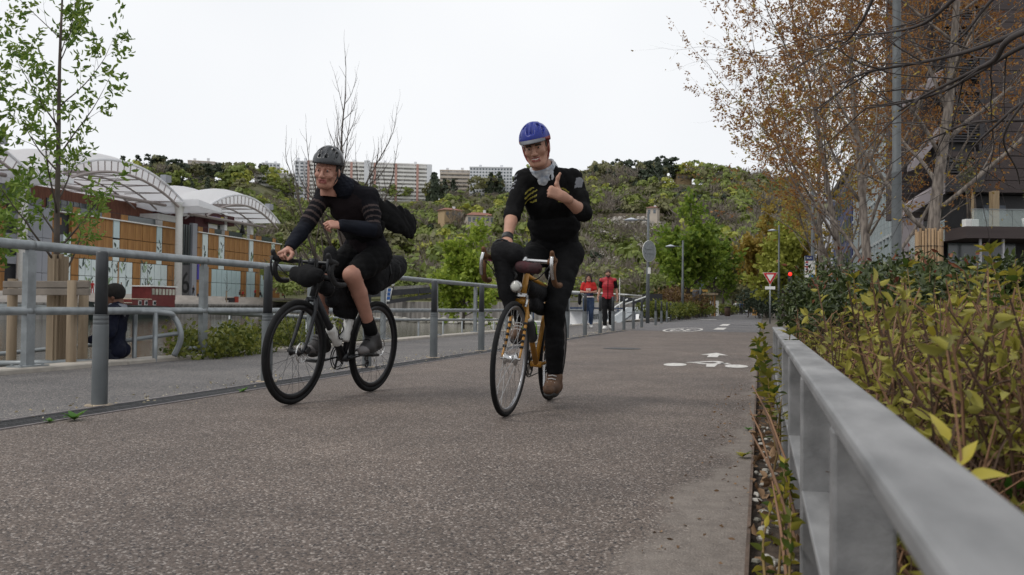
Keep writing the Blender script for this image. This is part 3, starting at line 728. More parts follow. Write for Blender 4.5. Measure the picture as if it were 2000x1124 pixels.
strips(218, 231, 1, ZL, ZM-.2, m_mural, 1); strips(218, 231, 1, ZM, ZT, m_teal); strips(303, 314, 1, ZM, ZT, m_teal); strips(303, 314, 1, ZL, ZM, m_mural, 1)
for a, c in ((393, 404), (425, 436), (485, 493), (528, 535)): strips(a, c, 1, ZL, ZT-.1, m_mural, 2)
strips(412, 469, 6, ZB, ZL, m_teal); strips(412, 469, 6, ZG, ZB, m_teal, 0); strips(481, 497, 2, ZB, ZL, m_teal); strips(481, 497, 2, ZG, ZB, m_teal); strips(508, 524, 2, ZB, ZL, m_teal); strips(508, 524, 2, ZG, ZB, m_teal)
lf.obj('leaf_print', [m_dleaf, m_gleaf], mall, kind='stuff')
# grey stair tower with joints, dark louvred recess, terrace balustrade
for i in range(3):
    xa = fx(35); w_ = (fx(93)-xa)/3
    for z0, z1 in ((ZG, 4.6), (4.6, 9.3), (9.3, 13.4)): part('grey_panel', m_mgrey, xa+w_*i+.03, z0+.03, xa+w_*(i+1)-.03, z1-.03, -.5, .5)
part('grey_panel', m_mgrey, fx(38), 13.4, fx(98), 16.6, 3.5, 5.6)
for z in (5.6, 8.4, 11.4): part('grey_beam', m_mgrey, fx(9), z, fx(34), z+1.1, .05, .5)
for z in (5.0, 8.6): part('grey_beam', m_mgrey, fx(94), z, fx(118), z+1.3, .05, .5)
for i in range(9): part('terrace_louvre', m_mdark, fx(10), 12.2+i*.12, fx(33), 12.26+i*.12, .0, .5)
for a, c in ((94, 342), (383, 546)):
    part('eaves_strip', m_white, fx(a), ZT-.03, fx(c), ZT+.13, -.35, .4)
    part('balcony_rail', m_mdark, fx(a), ZT+1.02, fx(c), ZT+1.08, -.1, 0)
xs = [(137, 152, 1), (195, 212, 1), (232, 246, 1), (314, 342, 1), (383, 393, 1), (405, 416, 1), (436, 444, 1), (485, 492, 1), (497, 508, 1), (530, 536, 1), (152, 195, 0), (246, 300, 0), (416, 430, 0), (444, 470, 0), (508, 528, 0)]
for a, c, wd in xs: part('parapet_panel' if wd else 'balustrade_glass', m_wood if wd else m_glassd, fx(a)+.05, ZT+.14, fx(c)-.05, ZT+1.0, -.08, -.02)
# upper level: windows, white boxes, maroon walls, dark sign band
part('window', m_glassd, fx(150), 14.2, fx(245), 15.7, 5.3, 5.6); part('window', m_glassd, fx(120), 14.3, fx(140), 15.4, 5.3, 5.6)
for i in range(8): part('mullion', m_mgrey, fx(152+i*12), 14.2, fx(152+i*12)+.12, 15.7, 5.2, 5.3)
part('white_box', m_white, fx(306, -2), ZT, fx(342, -2), 15.6, 2, 6); part('maroon_wall', m_maroon, fx(300, -5), ZT, fx(392), 17.0, 4.9, 9)
part('maroon_wall', m_maroon, fx(378, -2), ZT, fx(404, -2), 16.2, 2, 9); part('white_box', m_white, fx(404, -2), ZT, fx(421, -2), 15.2, 1.9, 6); part('white_box', m_white, fx(376, -2), 16.2, fx(405, -2), 17, 1.8, 6)
part('sign_band', m_maroon, fx(405, -1), 15.4, fx(455, -1), 17.2, 1, 2.5); part('terrace_glazing', m_glassd, fx(421, -3), ZT, fx(440, -3), 15.4, 3, 4)
part('sign_lettering', M('violet_sign', (.12, .08, .3), .5), fx(412, -1), 16.1, fx(434, -1), 16.6, .94, 1); part('sign_lettering', M('yellow_sign', (.55, .5, .06), .5), fx(428, -1), 16.05, fx(433, -1), 16.7, .9, .94)
for px in (436, 488): part('white_post', m_white, fx(px, -1), ZT, fx(px, -1)+.9, 17, 1, 1.9)
# entrance: dark glass bay, numeral six
part('entrance_glazing', m_glassd, fx(351), ZL+.4, fx(371), 14.2, .1, .5); part('entrance_post', m_mgrey, fx(372), ZG, fx(381), 14.6, -.2, .5); part('entrance_wall', M('dark_grey_render', (.09, .088, .09), .8, 0, .15, 1), fx(350), ZG, fx(371), ZL+.4, .2, .5)
for i in range(3): part('entrance_mullion', m_mdark, fx(355+i*5), ZL+.4, fx(355+i*5)+.2, 14.2, 0, .1)
six = text_mesh('6', 5.2, m_black); link('numeral', six, mall, mat=Matrix.Translation((fx(363), .15, 4.1)) @ rotm('X', R(90)))
part('violet_banner', M('violet_banner_cloth', (.06, .05, .3), .7), fx(381.5), 4.9, fx(385.5), 7.6, -.3, -.2); part('white_sign', m_white, fx(399), 4.6, fx(401), 7.8, -.2, -.1)
pb = MB()
for px in (347, 41): pb.lathe([(.62, ZG), (.55, 15), (.8, 16.6), (1.3, 17.2)], 14, T=Matrix.Translation((fx(px, 2.2), -2.2, 0))); pb.obj('column', m_white, mall, True); pb = MB()
# vaults: quilted membrane, front truss of two arcs, underside lattice
def vault(xl, xr, zs, za, dep=34):
    n, k = 24, 28; v = []; W = xr-xl
    arc = lambda t, lift=0: (xl+W*t, zs+(za-zs+lift)*(1-(2*t-1)**2))
    for j in range(k+1):
        y = -3+dep*j/k; q = abs(math.sin(math.pi*j*4/k))
        for i in range(n+1):
            t = i/n; x, z = arc(t); v.append((x, y, z+.35+.085*(y+3)*(1-(2*t-1)**4)+.9*q*(1-(2*t-1)**2)))
    b = MB(); b.add(v, [(j*(n+1)+i, j*(n+1)+i+1, (j+1)*(n+1)+i+1, (j+1)*(n+1)+i) for j in range(k) for i in range(n)])
    o = b.obj('roof_vault', m_memb, mall, True)
    b = MB(); U_ = [arc(i/20) for i in range(21)]; Lw = [(xl+W*(.02+.95*i/20), zs-.9+(za-zs-.55)*(1-(2*i/20-1)**2)) for i in range(21)]
    b.tube([(x, -3.05, z+.3) for x, z in U_], .2, 6); b.obj('arch_rib', m_memb, o)
    b = MB(); b.tube([(x, -3.05, z) for x, z in Lw], .2, 6); b.obj('lower_arch_rib', m_truss, o)
    b = MB()
    for i in range(1, 20): b.bar((U_[i][0], -3.05, U_[i][1]+.2), (Lw[i][0], -3.05, Lw[i][1]), .12, .12)
    b.obj('strut', m_truss, o, kind='stuff')
    b = MB()
    for y in (1, 5, 9, 14):
        b.tube([(x, y, z-.6+.085*(y+3)*.6) for x, z in Lw], .14, 5); 
    for i in range(1, 20, 2):
        x, z = Lw[i]; b.bar((x, -3, z), (x+1.4, 5, z+.2), .12, .12); b.bar((x, -3, z), (x-1.4, 5, z+.2), .12, .12); b.bar((x, 5, z), (x, 18, z+1), .13, .13)
    b.tube([(xl, 0, zs-.5), (xr, 0, zs-.5)], .28, 6); b.obj('lattice', m_truss, o, kind='stuff')
    b = MB(); b.box((xr-W*.13, -2.6, zs+(za-zs)*.55+1.1), (1.5, 1, 1.1)); b.obj('gutter_box', m_mgrey, o)
vault(fx(396, 3), fx(543, 3), 16.6, 20.4); vault(fx(97, 3), fx(351, 3), 17.3, 21.2); vault(-41, fx(44, 3), 17.3, 21.4)
for a, c in ((352, 396), (45, 96)):
    b = MB(); b.prism([(fx(a, 3), 16.6), (fx(c, 3)+.5, 16.2), (fx(c, 3)+.5, 16.9), (fx(a, 3), 17.7)], -6, 30, T=Matrix(((1, 0, 0, 0), (0, 0, 1, 0), (0, 1, 0, 0), (0, 0, 0, 1)))); b.obj('valley_gutter', m_memb, mall)
# terraces and quay wall
q = MB(); q.bx(-90, -6, -.5, 75, .5, ZG)
o = struct('plaza', q, m_plaza); o.matrix_world = MT
q = MB()
for i in range(3): q.bx(-90, -6-1.4*(i+1), -.5, 75, -6-1.4*i-.003, ZG-.34*(i+1))
o = struct('quay_steps', q, m_plaza); o.matrix_world = MT
q = MB(); q.bx(-90, -12.2, -2.5, 75, -10.2, .66); q.bx(-90, -12.35, .4, 75, -12.2, .64)
o = struct('quay_wall', q, m_quay); o.matrix_world = MT

# barge
boat = thing('canal_barge', 'long canal barge with dark red cabin moored at the far quay', 'boat', mat=MT @ Matrix.Translation((-15.4, -14.6, -1.32)) @ Matrix.Diagonal((.84, 1, 1, 1)))
m_hull = M('dark_green_hull', (.02, .028, .026), .4, 0, .2, 2); m_red = M('maroon_boat_paint', (.13, .022, .022), .45, 0, .15, 2)
b = MB(); out = [(0, 0), (1.5, -1.1), (4, -1.7), (18.5, -1.7), (20.3, -1.2), (20.9, 0), (20.3, 1.2), (18.5, 1.7), (4, 1.7), (1.5, 1.1)]
vs = []
for z, s in ((-.3, .9), (.6, .97), (1.55, 1.0)):
    for x, y in out: sh = .75*max(0, 1-x/5) if z > 1 else 0; vs.append((10.5+(x-10.5)*s, y*s, z+sh))
k = len(out); b.add(vs, [(r*k+i, r*k+(i+1) % k, (r+1)*k+(i+1) % k, (r+1)*k+i) for r in (0, 1) for i in range(k)]+[tuple(2*k+i for i in range(k))]); b.obj('hull', m_hull, boat)
b = MB(); b.bx(4.5, -1.45, 1.5, 9, 1.45, 2.0).bx(9, -1.5, 1.5, 20, 1.5, 2.5); b.obj('cabin', m_red, boat)
b = MB(); b.bx(13.8, -1.45, 2.5, 20.2, 1.45, 4.2); wh = b.obj('wheelhouse', m_red, boat)
b = MB(); b.bx(13.5, -1.65, 4.2, 20.5, 1.65, 4.36); b.obj('roof', m_white, wh); b = MB(); b.bx(4.3, -1.6, 2.0, 9, 1.6, 2.1).bx(9, -1.6, 2.5, 13.8, 1.6, 2.6); b.obj('cabin_roof', M('cream_paint', (.6, .54, .42), .6), boat)
for i in range(7):
    b = MB(); b.bx(14.05+i*.88, -1.5, 3.15, 14.65+i*.88, -1.45, 3.95); b.obj('window', M('pale_window', (.42, .42, .36), .2, 0, .3, .9) if i == 0 else bpy.data.materials['pale_window'], wh)
for x in (10.6, 12.1, 14.2):
    b = MB(); b.bx(x, -1.56, 1.75, x+.75, -1.5, 2.35); w0 = b.obj('window_frame', m_white, boat); b = MB(); b.bx(x+.1, -1.6, 1.83, x+.65, -1.56, 2.27); b.obj('pane', m_glassd, w0)
b = MB(); b.tube([(8.2, 0, 2), (8.2, 0, 7.2)], .09, 6); b.obj('mast', m_wood, boat)
nm = text_mesh('VICTON', .75, m_white); link('name_lettering', nm, boat, mat=Matrix.Translation((2.55, -1.52, 1.6)) @ rotm('Z', R(-13)) @ rotm('X', R(86)))

# ================================================================ hill
RP = [(-900, 345), (-300, 340), (0, 352), (250, 350), (400, 352), (500, 356), (575, 388), (700, 392), (840, 392), (900, 385), (1000, 372), (1150, 360), (1300, 356), (1440, 366), (1600, 395), (2000, 430), (2900, 440)]
def ridge(px):
    for (a, ya), (b_, yb) in zip(RP, RP[1:]):
        if px <= b_: return ya+(yb-ya)*max(0, px-a)/(b_-a)
    return RP[-1][1]
def hill_foot(px): return 262 if px < 540 else max(215., 262-(px-540)*.1)
def hill_z(px, dep):
    f = hill_foot(px); t = min(1, max(0, (dep-f)/(520-f))); zr = hz(px, ridge(px), 520)
    s = t*.75+.25*t*t*(3-2*t)+.035*math.sin(px*.013+dep*.02)*math.sin(t*3.14)
    return 2+(zr-2)*s-max(0, f-dep)*.1
b = MB(); PX = list(range(-900, 2901, 50)); DP = list(range(200, 541, 20))+[620, 900]
vs = []
for px in PX:
    for d in DP: q = base(px, d); vs.append((q.x, q.y, hill_z(px, d)))
k = len(DP); b.add(vs, [(i*k+j, (i+1)*k+j, (i+1)*k+j+1, i*k+j+1) for i in range(len(PX)-1) for j in range(k-1)])
struct('hill', b, M('hillside_scrub', (.06, .065, .028), .95, 0, 0, .08, col2=(.12, .115, .055), detail=8), True)
lv_green = LEAF('spring_foliage', (.09, .125, .032), (.25, .29, .065), .25, .6, .3, .07); lv_yel = LEAF('yellow_green_foliage', (.23, .25, .04), (.38, .39, .075), .3, .6, .3, .07); lv_dark = LEAF('dark_conifer_needles', (.02, .03, .02), (.06, .078, .042), .1, .6, .3, .07)
lv_bare = LEAF('bare_twigs', (.13, .11, .092), (.24, .205, .172), .25, .6, .3, .07); lv_blos = LEAF('white_blossom', (.3, .28, .245), (.56, .52, .48), .25, .6, .3, .07); lv_olive = LEAF('olive_foliage', (.11, .115, .05), (.22, .21, .1), .25, .6, .3, .07); m_bark = M('grey_brown_bark', (.085, .07, .058), .9, 0, .3, 4, bump=.3)
LV = [lv_green, lv_yel, lv_dark, lv_bare, lv_blos, lv_olive, m_bark]
def crown_pts(rng, kind):
    """unit tree one metre tall: leaf masses scattered over lumps; returns verts, quads"""
    if kind == 'cone': lumps = [((rng.normal()*.03, rng.normal()*.03, .12+.8*i/9), .25*(1-i/10.5)+.03, .07) for i in range(10)]
    elif kind == 'cedar': lumps = [((math.cos(a)*r, math.sin(a)*r, z), rng.uniform(.1, .22)*(1.25-z*.6), rng.uniform(.06, .13)) for z, a, r in ((rng.uniform(.35, .92), rng.uniform(0, 6.3), rng.uniform(.02, .3)) for _ in range(14))]
    elif kind == 'bush': lumps = [((rng.normal()*.26, rng.normal()*.26, rng.uniform(.25, .6)), rng.uniform(.22, .34), rng.uniform(.22, .32)) for i in range(9)]
    else: lumps = [((rng.normal()*.17, rng.normal()*.17, rng.uniform(.32, .82)), rng.uniform(.12, .2), rng.uniform(.11, .17)) for i in range(10)]
    P = []; 
    for c, r, h in lumps:
        u = rng.normal(size=(25, 3)); u /= np.linalg.norm(u, axis=1)[:, None]; u[:, 2] = np.abs(u[:, 2])*1.0-.25*(rng.random(25) < .4)
        P.append(np.array(c)+u*np.array([r, r, h])*rng.uniform(.75, 1.08, (25, 1)))
    P = np.concatenate(P); d = P-np.array([0, 0, .5])
    if kind == 'bare':
        P = P*np.array([1, 1, 1]); return leaves(rng, P-np.array([0, 0, .05]),   .17, .02, 0, d*1.2+np.array([0, 0, .5]), .6)
    d = d/(np.linalg.norm(d, axis=1)[:, None]+1e-6); nl = (P-np.concatenate([np.repeat(np.array([c]), 25, 0) for c, r, h in lumps])); nl = nl/(np.linalg.norm(nl, axis=1)[:, None]+1e-6)+d*.3+rng.normal(size=P.shape)*.38; nl /= np.linalg.norm(nl, axis=1)[:, None]
    u = np.cross(nl, rng.normal(size=P.shape)); u /= np.linalg.norm(u, axis=1)[:, None]+1e-9; w_ = np.cross(nl, u); s = rng.uniform(.6, 1.25, (len(P), 1))*.06
    return np.stack([P-u*s, P-w_*s*.8, P+u*s, P+w_*s*.8], 1).reshape(-1, 3), np.arange(len(P)*4).reshape(-1, 4)
rg = np.random.default_rng(11)
VAR = {k: [crown_pts(rg, k) for _ in range(4)] for k in ('round', 'cone', 'cedar', 'bush', 'bare')}
def hill_tree(px, dep, h, kind, mi, out, wd=1., ph=None):
    v, f = VAR[kind][rg.integers(4)]; a = rg.uniform(0, 6.28); c, s = math.cos(a), math.sin(a); q = base(px, dep)
    v = v@np.array([[c, s, 0], [-s, c, 0], [0, 0, 1]])*np.array([h*wd, h*wd, h])+np.array([q.x, q.y, hill_z(px, dep)-.06*h])
    out.append((v, f, mi))
WD = []
def kind_at(px, yy):
    r = rg.random()
    if yy < 352 and (220 < px < 480 or 1120 < px < 1320): return ('cedar', 2) if r < .6 else ('cone', 2) if r < .7 else ('round', 5)
    if px > 1140 and 425 < yy < 540 and px < 1330: return ('bush', 4) if r < .16 else ('bush', 5) if r < .55 else ('bush', 0) if r < .88 else ('bare', 3)
    if px < 860: return ('round', 1) if r < .1 else ('round', 0) if r < .58 else ('bare', 3) if r < .68 else ('round', 5) if r < .92 else ('cone', 2)
    if px < 1000: return ('cone', 2) if r < .2 and yy < 420 else ('bare', 3) if r < .45 else ('round', 0) if r < .7 else ('round', 5) if r < .9 else ('round', 1)
    return ('bare', 3) if r < .3 else ('cedar', 2) if r < .44 else ('round', 5) if r < .7 else ('round', 0) if r < .95 else ('round', 1)
HOLES = [(496, 574, 340, 378), (572, 604, 316, 384), (600, 842, 316, 392), (856, 920, 330, 368), (916, 1002, 328, 372), (1318, 1354, 330, 352), (366, 422, 316, 348), (505, 548, 318, 332), (862, 906, 404, 420), (912, 968, 414, 434), (1258, 1286, 400, 421)]
def blocked(px, dep, top, top_r=11):
    for a, c, y0_, y1_ in HOLES:
        if a-7-top_r < px < c+7+top_r:
            yt = 600-(top-CAM_H)*FPX/dep
            if yt < y1_-2 and dep < (500 if y0_ < 400 else 318): return True
    return False
i = 0
while i < 1900:
    px = rg.uniform(220, 1560) if i % 12 else rg.uniform(-500, 2500); t = rg.random()**.95; dep = hill_foot(px)+6+(518-hill_foot(px))*t; z = hill_z(px, dep); yy = 600-(z-CAM_H)*FPX/dep
    i += 1
    if 540 < px < 860 and yy < 388 or (856 < px < 1002 and yy < 376): continue
    if px < 470 and yy > 385 or px > 1560 and i % 2: continue
    kd, mi = kind_at(px, yy-20); h = rg.uniform(9, 16.5)*(.5 if kd == 'bush' else 1)*(.72 if kd == 'cedar' else 1)
    if blocked(px, dep, z+h): h *= .55
    if blocked(px, dep, z+h): h *= .55
    if blocked(px, dep, z+h): continue
    hill_tree(px, dep, h, kd, mi, WD, 1.25 if kd == 'bush' else 1.0 if kd == 'cone' else 1.15)
v, f = join([(a, c) for a, c, _ in WD]); mi = np.concatenate([np.full(len(c), k_) for a, c, k_ in WD])
tag(link('woods', npmesh('woods', v, f, LV, False, mi)), 'mixed spring woodland covering the hillside behind the river', 'woodland', kind='stuff')
def solo(name, label, px, dep, h, kind, mat, wd=1.1, z=None, n=4, trunk=True, rep=1):
    q = base(px, dep, hill_z(px, dep) if z is None else z); o = thing(name, label, 'tree', q)
    ps = []
    for k in range(rep):
        v, f = VAR[kind][(int(px)+k) % 4]; a = k*1.7; c, s = math.cos(a), math.sin(a); ps.append((v@np.array([[c, s, 0], [-s, c, 0], [0, 0, 1]])*np.array([h*wd, h*wd, h]), f))
    v, f = join(ps)
    cr = link('crown', npmesh('crown', v, f, mat), o); b = MB(); b.tube([(0, 0, -1), (.1, 0, h*.35), (0, .1, h*.75)], [h*.022, h*.017, h*.006], 7); b.obj('trunk', m_bark, o, True); return o
for px, dep, h, lb in ((300, 500, 15, 'broad dark cedar on the ridge above the white roofs, left of the hilltop flats'), (345, 495, 13, 'dark spreading cedar directly left of the small hilltop flats'), (1168, 515, 12, 'leftmost dark umbrella shaped pine on the right hand ridge'), (1212, 515, 14, 'tall dark pine on the ridge with a gap of sky beside it'), (1248, 515, 13, 'wide flat topped dark pine left of the yellow villa'), (1300, 512, 15, 'tallest dark pine directly left of the yellow villa'), (1262, 420, 15, 'big dark spreading cedar halfway up the slope')):
    solo('cedar_tree', lb, px, dep, h, 'cedar', lv_dark, 1.2, rep=2)
solo('conifer_tree', 'slim dark conifer on the ridge right of the yellow villa', 1424, 512, 12, 'cone', lv_dark, .8)
solo('conifer_tree', 'tall dark conifer right of the long flats with red stripes', 846, 470, 17, 'cone', lv_dark, 1., rep=2)
solo('yellow_green_tree', 'round yellow green tree above the head of the man in the red vest', 1168, 235, 9, 'bush', lv_yel, 1.1)
for px, dep, h, lb in ((1212, 330, 9, 'largest white blossoming tree on the slope, left of the lamp head'), (1168, 325, 7, 'white blossoming tree on the slope behind the thumbs-up cyclist'), (1256, 345, 8, 'pale blossoming tree at the lamp pole on the slope')): solo('blossom_tree', lb, px, dep, h, 'bush', lv_blos, 1.1)
for px, dep, h, lb, mt in ((1415, 260, 16, 'large yellow green tree on the slope right of the street trees', lv_yel), (1452, 240, 15, 'pointed yellow green tree low on the slope at the right', lv_yel), (832, 225, 11, 'pale green tree behind the footbridge between the cyclists', lv_olive)): solo('spring_tree', lb, px, dep, h, 'round', mt, 1.2, rep=2)

# ---------------------------------------------------------------- buildings on the hill
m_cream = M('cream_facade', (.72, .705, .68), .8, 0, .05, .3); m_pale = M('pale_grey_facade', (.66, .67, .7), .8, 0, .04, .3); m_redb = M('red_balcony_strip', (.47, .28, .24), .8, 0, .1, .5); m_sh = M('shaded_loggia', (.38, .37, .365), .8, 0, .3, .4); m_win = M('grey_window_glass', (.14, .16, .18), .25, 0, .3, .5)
m_tan = M('ochre_render', (.36, .26, .15), .85, 0, .08, .4); m_tile = M('red_roof_tile', (.22, .1, .07), .85, 0, .2, 2); m_beige = M('beige_facade', (.48, .42, .36), .8, 0, .08, .4)
def slab(name, label, px0, px1, yt, yb, dep, wall, floors, cols=0, style='win', strips_=(), thick=13, cat='building', turn=0.):
    q = at((px0+px1)/2, yb, dep); w_ = (px1-px0)*dep/FPX; h = (yb-yt)*dep/FPX; u = ray((px0+px1)/2, 600); rz = math.atan2(-u.x, u.y)+turn
    o = thing(name, label, cat, q, rz); b = MB(); b.bx(-w_/2, 0, -14, w_/2, thick, h); b.obj('wall', wall, o)
    fh = h/floors; wn = MB(); bn = MB()
    for i in range(floors):
        z = i*fh
        if style == 'band':
            b2 = MB(); b2.bx(-w_/2+.3, -.1, z+fh*.5, w_/2-.3, 0, z+fh*.9); b2.obj('loggia_band', m_sh, o)  # flat strip on the wall, the loggia's shade put into its grey
            b2 = MB(); b2.bx(-w_/2, -1.2, z, w_/2, -.1, z+fh*.5); b2.obj('balcony_front', wall, o)
            for k in range(max(1, int(w_/6))): x = -w_/2+6*(k+.5)*w_/(6*max(1, int(w_/6))); bn.bx(x-.12, -1.1, z+fh*.4, x+.12, -.1, z+fh)
        else:
            for k in range(cols):
                x = -w_/2+w_*(k+.5)/cols; ww = w_/cols*.3
                wn.bx(x-ww, -.06, z+fh*.3, x+ww, .0, z+fh*.8)
    if wn.v: wn.obj('windows', m_win, o, kind='stuff')
    if bn.v: bn.obj('party_walls', wall, o, kind='stuff')
    for px in strips_:
        x = (px-(px0+px1)/2)*dep/FPX; b2 = MB(); b2.bx(x-.65, -1.45, -8, x+.65, -1.2, h); b2.obj('balcony_strip', m_redb, o)
    rf = MB(); rf.bx(-w_/2-.2, -.2, h, w_/2+.2, thick, h+.5); rr = rf.obj('flat_roof', wall, o)
    for k in range(max(2, int(w_/14))):
        b2 = MB(); x = -w_/2+w_*(k+.5)/max(2, int(w_/14)); b2.bx(x-.8, 2, h+.5, x+.8, 4, h+1.7+rnd.random()); b2.obj('chimney', m_pale, rr)
    return o
slab('apartment_block', 'low terraced flats with white bands left of the white tower', 498, 574, 339, 383, 520, m_cream, 5, style='band')
slab('apartment_block', 'narrow white end tower with small windows at the left of the long flats', 575, 602.5, 316, 390, 505, m_pale, 11, 3)
ft = slab('apartment_block', 'long cream apartment block with red vertical stripes on the hill', 603, 840, 318.5, 402, 510, m_cream, 11, style='band', strips_=(604.5, 686, 731, 772, 814), thick=16)
b = MB(); b.bx(-3.2, -1.6, -8, .2, -1.2, 25.5); o = b.obj('blank_strip', m_pale, ft); b = MB(); b.bx(32.2, -1.7, -8, 35.2, 0, 24.4); b.obj('blank_strip', m_pale, ft)
slab('apartment_block', 'beige balconied flats right of the dark conifer', 859, 917, 334, 378, 515, m_beige, 6, style='band')
slab('office_block', 'white office block with a grid of windows behind the cyclist in black', 917, 1000, 328, 384, 512, m_pale, 9, 14)
slab('apartment_block', 'small beige flats at the top left of the ridge among the cedars', 368, 418, 316, 352, 525, m_beige, 5, style='band')
slab('antenna_building', 'tiny white building with a mast on the ridge', 512, 546, 320, 334, 540, m_pale, 2, 5)
def house(name, label, px0, px1, yt, yb, dep, wall, cols, floors=2, turn=.5):
    q = at((px0+px1)/2, yb, dep); w_ = (px1-px0)*dep/FPX; h = (yb-yt)*dep/FPX; u = ray((px0+px1)/2, 600); o = thing(name, label, 'house', q, math.atan2(-u.x, u.y)+turn)
    d = min(w_*.7, 9); b = MB(); b.bx(-w_/2, 0, -6, w_/2, d, h); b.obj('wall', wall, o); wn = MB()
    for i in range(floors):
        for k in range(cols): x = -w_/2+w_*(k+.5)/cols; wn = MB(); wn.bx(x-.5, -.06, h*(i+.25)/floors, x+.5, 0, h*(i+.75)/floors); wn.obj('window', m_win, o)
    e = .6; b = MB(); b.add([(-w_/2-e, -e, h), (w_/2+e, -e, h), (w_/2+e, d+e, h), (-w_/2-e, d+e, h), (-w_/2+d*.35, d/2, h+d*.2), (w_/2-d*.35, d/2, h+d*.2)], [(0, 1, 5, 4), (1, 2, 5), (2, 3, 4, 5), (3, 0, 4), (3, 2, 1, 0)]); r_ = b.obj('roof', m_tile, o)
    b = MB(); b.bx(-.4+w_*.2, d*.4, h+d*.1, .4+w_*.2, d*.55, h+d*.32); b.obj('chimney', m_pale, r_)
house('villa', 'yellow villa with hipped roof on the right hand ridge', 1321, 1352, 335, 351, 505, m_tan, 4, turn=.3)
house('hillside_house', 'small ochre house with tiled roof left of the long red roofed house', 866, 905, 411, 424, 330, m_tan, 3, 1)
house('hillside_house', 'long low house with red tiled roof halfway up the hill', 912, 966, 421, 438, 320, m_beige, 6, 1, .2)
house('hillside_house', 'small stone house on the slope by the lamp head', 1262, 1284, 406, 421, 345, m_beige, 2, 1, -.3)
house('hillside_house', 'pinkish house roof peeping over the ridge between dark pines', 1148, 1172, 333, 344, 525, m_beige, 3, 1)
q = base(1215, 352); b = MB(); b.bx(-16, 0, -6, 16, 1, 2.2); tag(b.obj('retaining_wall', M('old_stone_wall', (.2, .165, .13), .9, 0, .25, 1, bump=.3), loc=(q.x, q.y, hz(1215, 428, 352)), rz=math.atan2(-ray(1215, 600).x, ray(1215, 600).y)), 'long low stone wall along the terrace below the houses', 'wall')
# ================================================================ end of the basin: quay wall, rocks, footbridge, marina
b = MB(); P = [base(560, 150), base(740, 122), base(1000, 105), base(1130, 98), base(1255, 92)]
prof = [(0, 1.25), (0, -.6), (3.2, -1.5)]
for i in range(len(P)-1):
    a, c = P[i], P[i+1]; d = (c-a).normalized(); n_ = Vector((d.y, -d.x, 0))
    b.add([a+Vector((0, 0, 1.27)), c+Vector((0, 0, 1.27)), c+Vector((0, 0, -2)), a+Vector((0, 0, -2))], [(0, 3, 2, 1)])
    b.add([a+Vector((0, 0, 1.27)), c+Vector((0, 0, 1.27)), c-n_*.5+Vector((0, 0, 1.27)), a-n_*.5+Vector((0, 0, 1.27))], [(0, 1, 2, 3)])
struct('basin_wall', b, m_quay)
m_rock = M('pale_rock', (.2, .19, .16), .9, 0, .3, 3, island=.7, col2=(.42, .4, .36), bump=.3)
rb = MB(); r2 = random.Random(3)
for i in range(240):
    t = r2.random()*3; k = int(t); a = P[k].lerp(P[k+1], t-k); d = (P[k+1]-P[k]).normalized(); n_ = Vector((d.y, -d.x, 0)); q = a+n_*r2.uniform(.3, 6.); s = r2.uniform(.3, .8)
    rb.ell((q.x, q.y, -1.25-.12*(q-a).length*.3+s*.4), (s, s*r2.uniform(.6, 1), s*.55), 6, T=None)
tag(rb.obj('shore_rocks', m_rock), 'band of pale rocks along the foot of the concrete basin wall', 'rocks', kind='stuff')
b = MB(); vs = []
G = [base(p, d) for p, d in ((540, 151), (740, 122.6), (1000, 105.6), (1130, 98.6), (1260, 92.6))]; G2 = [base(p, d) for p, d in ((480, 330), (740, 300), (1000, 270), (1130, 250), (1300, 230))]
vs = [(q.x, q.y, 1.2) for q in G]+[(q.x, q.y, 3.2) for q in G2]; b.add(vs, [(i, i+1, 6+i, 5+i) for i in range(4)]); struct('grass_bank', b, M('rough_grass', (.07, .085, .025), .95, 0, 0, .6, col2=(.16, .15, .06), bump=.3))
# low shrubs and bank greenery along that end of the basin
WB = []
for i in range(420):
    px = rg.uniform(548, 1330); dep = rg.uniform(128, 235) if px < 1000 else rg.uniform(108, 225); q = base(px, dep)
    if px > 740 and dep < 150 and px < 850: continue
    kd, mi_ = [('bush', 0), ('bush', 5), ('bare', 3), ('round', 0), ('bush', 1), ('bare', 3)][rg.integers(6)]; h = rg.uniform(2, 5) if dep < 160 else rg.uniform(4, 10)
    v, f = VAR[kd][rg.integers(4)]; WB.append((v*np.array([h*1.3, h*1.3, h])+np.array([q.x, q.y, 1.2+(dep-110)/80]), f, mi_))
v, f = join([(a, c) for a, c, _ in WB]); mi = np.concatenate([np.full(len(c), k_) for a, c, k_ in WB])
tag(link('thicket', npmesh('thicket', v, f, LV, False, mi)), 'mixed bushes and bare scrub at the foot of the hill behind the basin', 'scrub', kind='stuff')
# dark grey stone wall behind the walking couple
a, c = base(1070, 150), base(1262, 128); b = MB(); b.bar((a.x, a.y, 2.4), (c.x, c.y, 2.4), .6, 5.2)
tag(b.obj('stone_wall', M('weathered_grey_stone', (.13, .125, .12), .95, 0, 0, .5, col2=(.24, .23, .22), bump=.4)), 'high weathered grey stone wall behind the walking couple', 'wall')
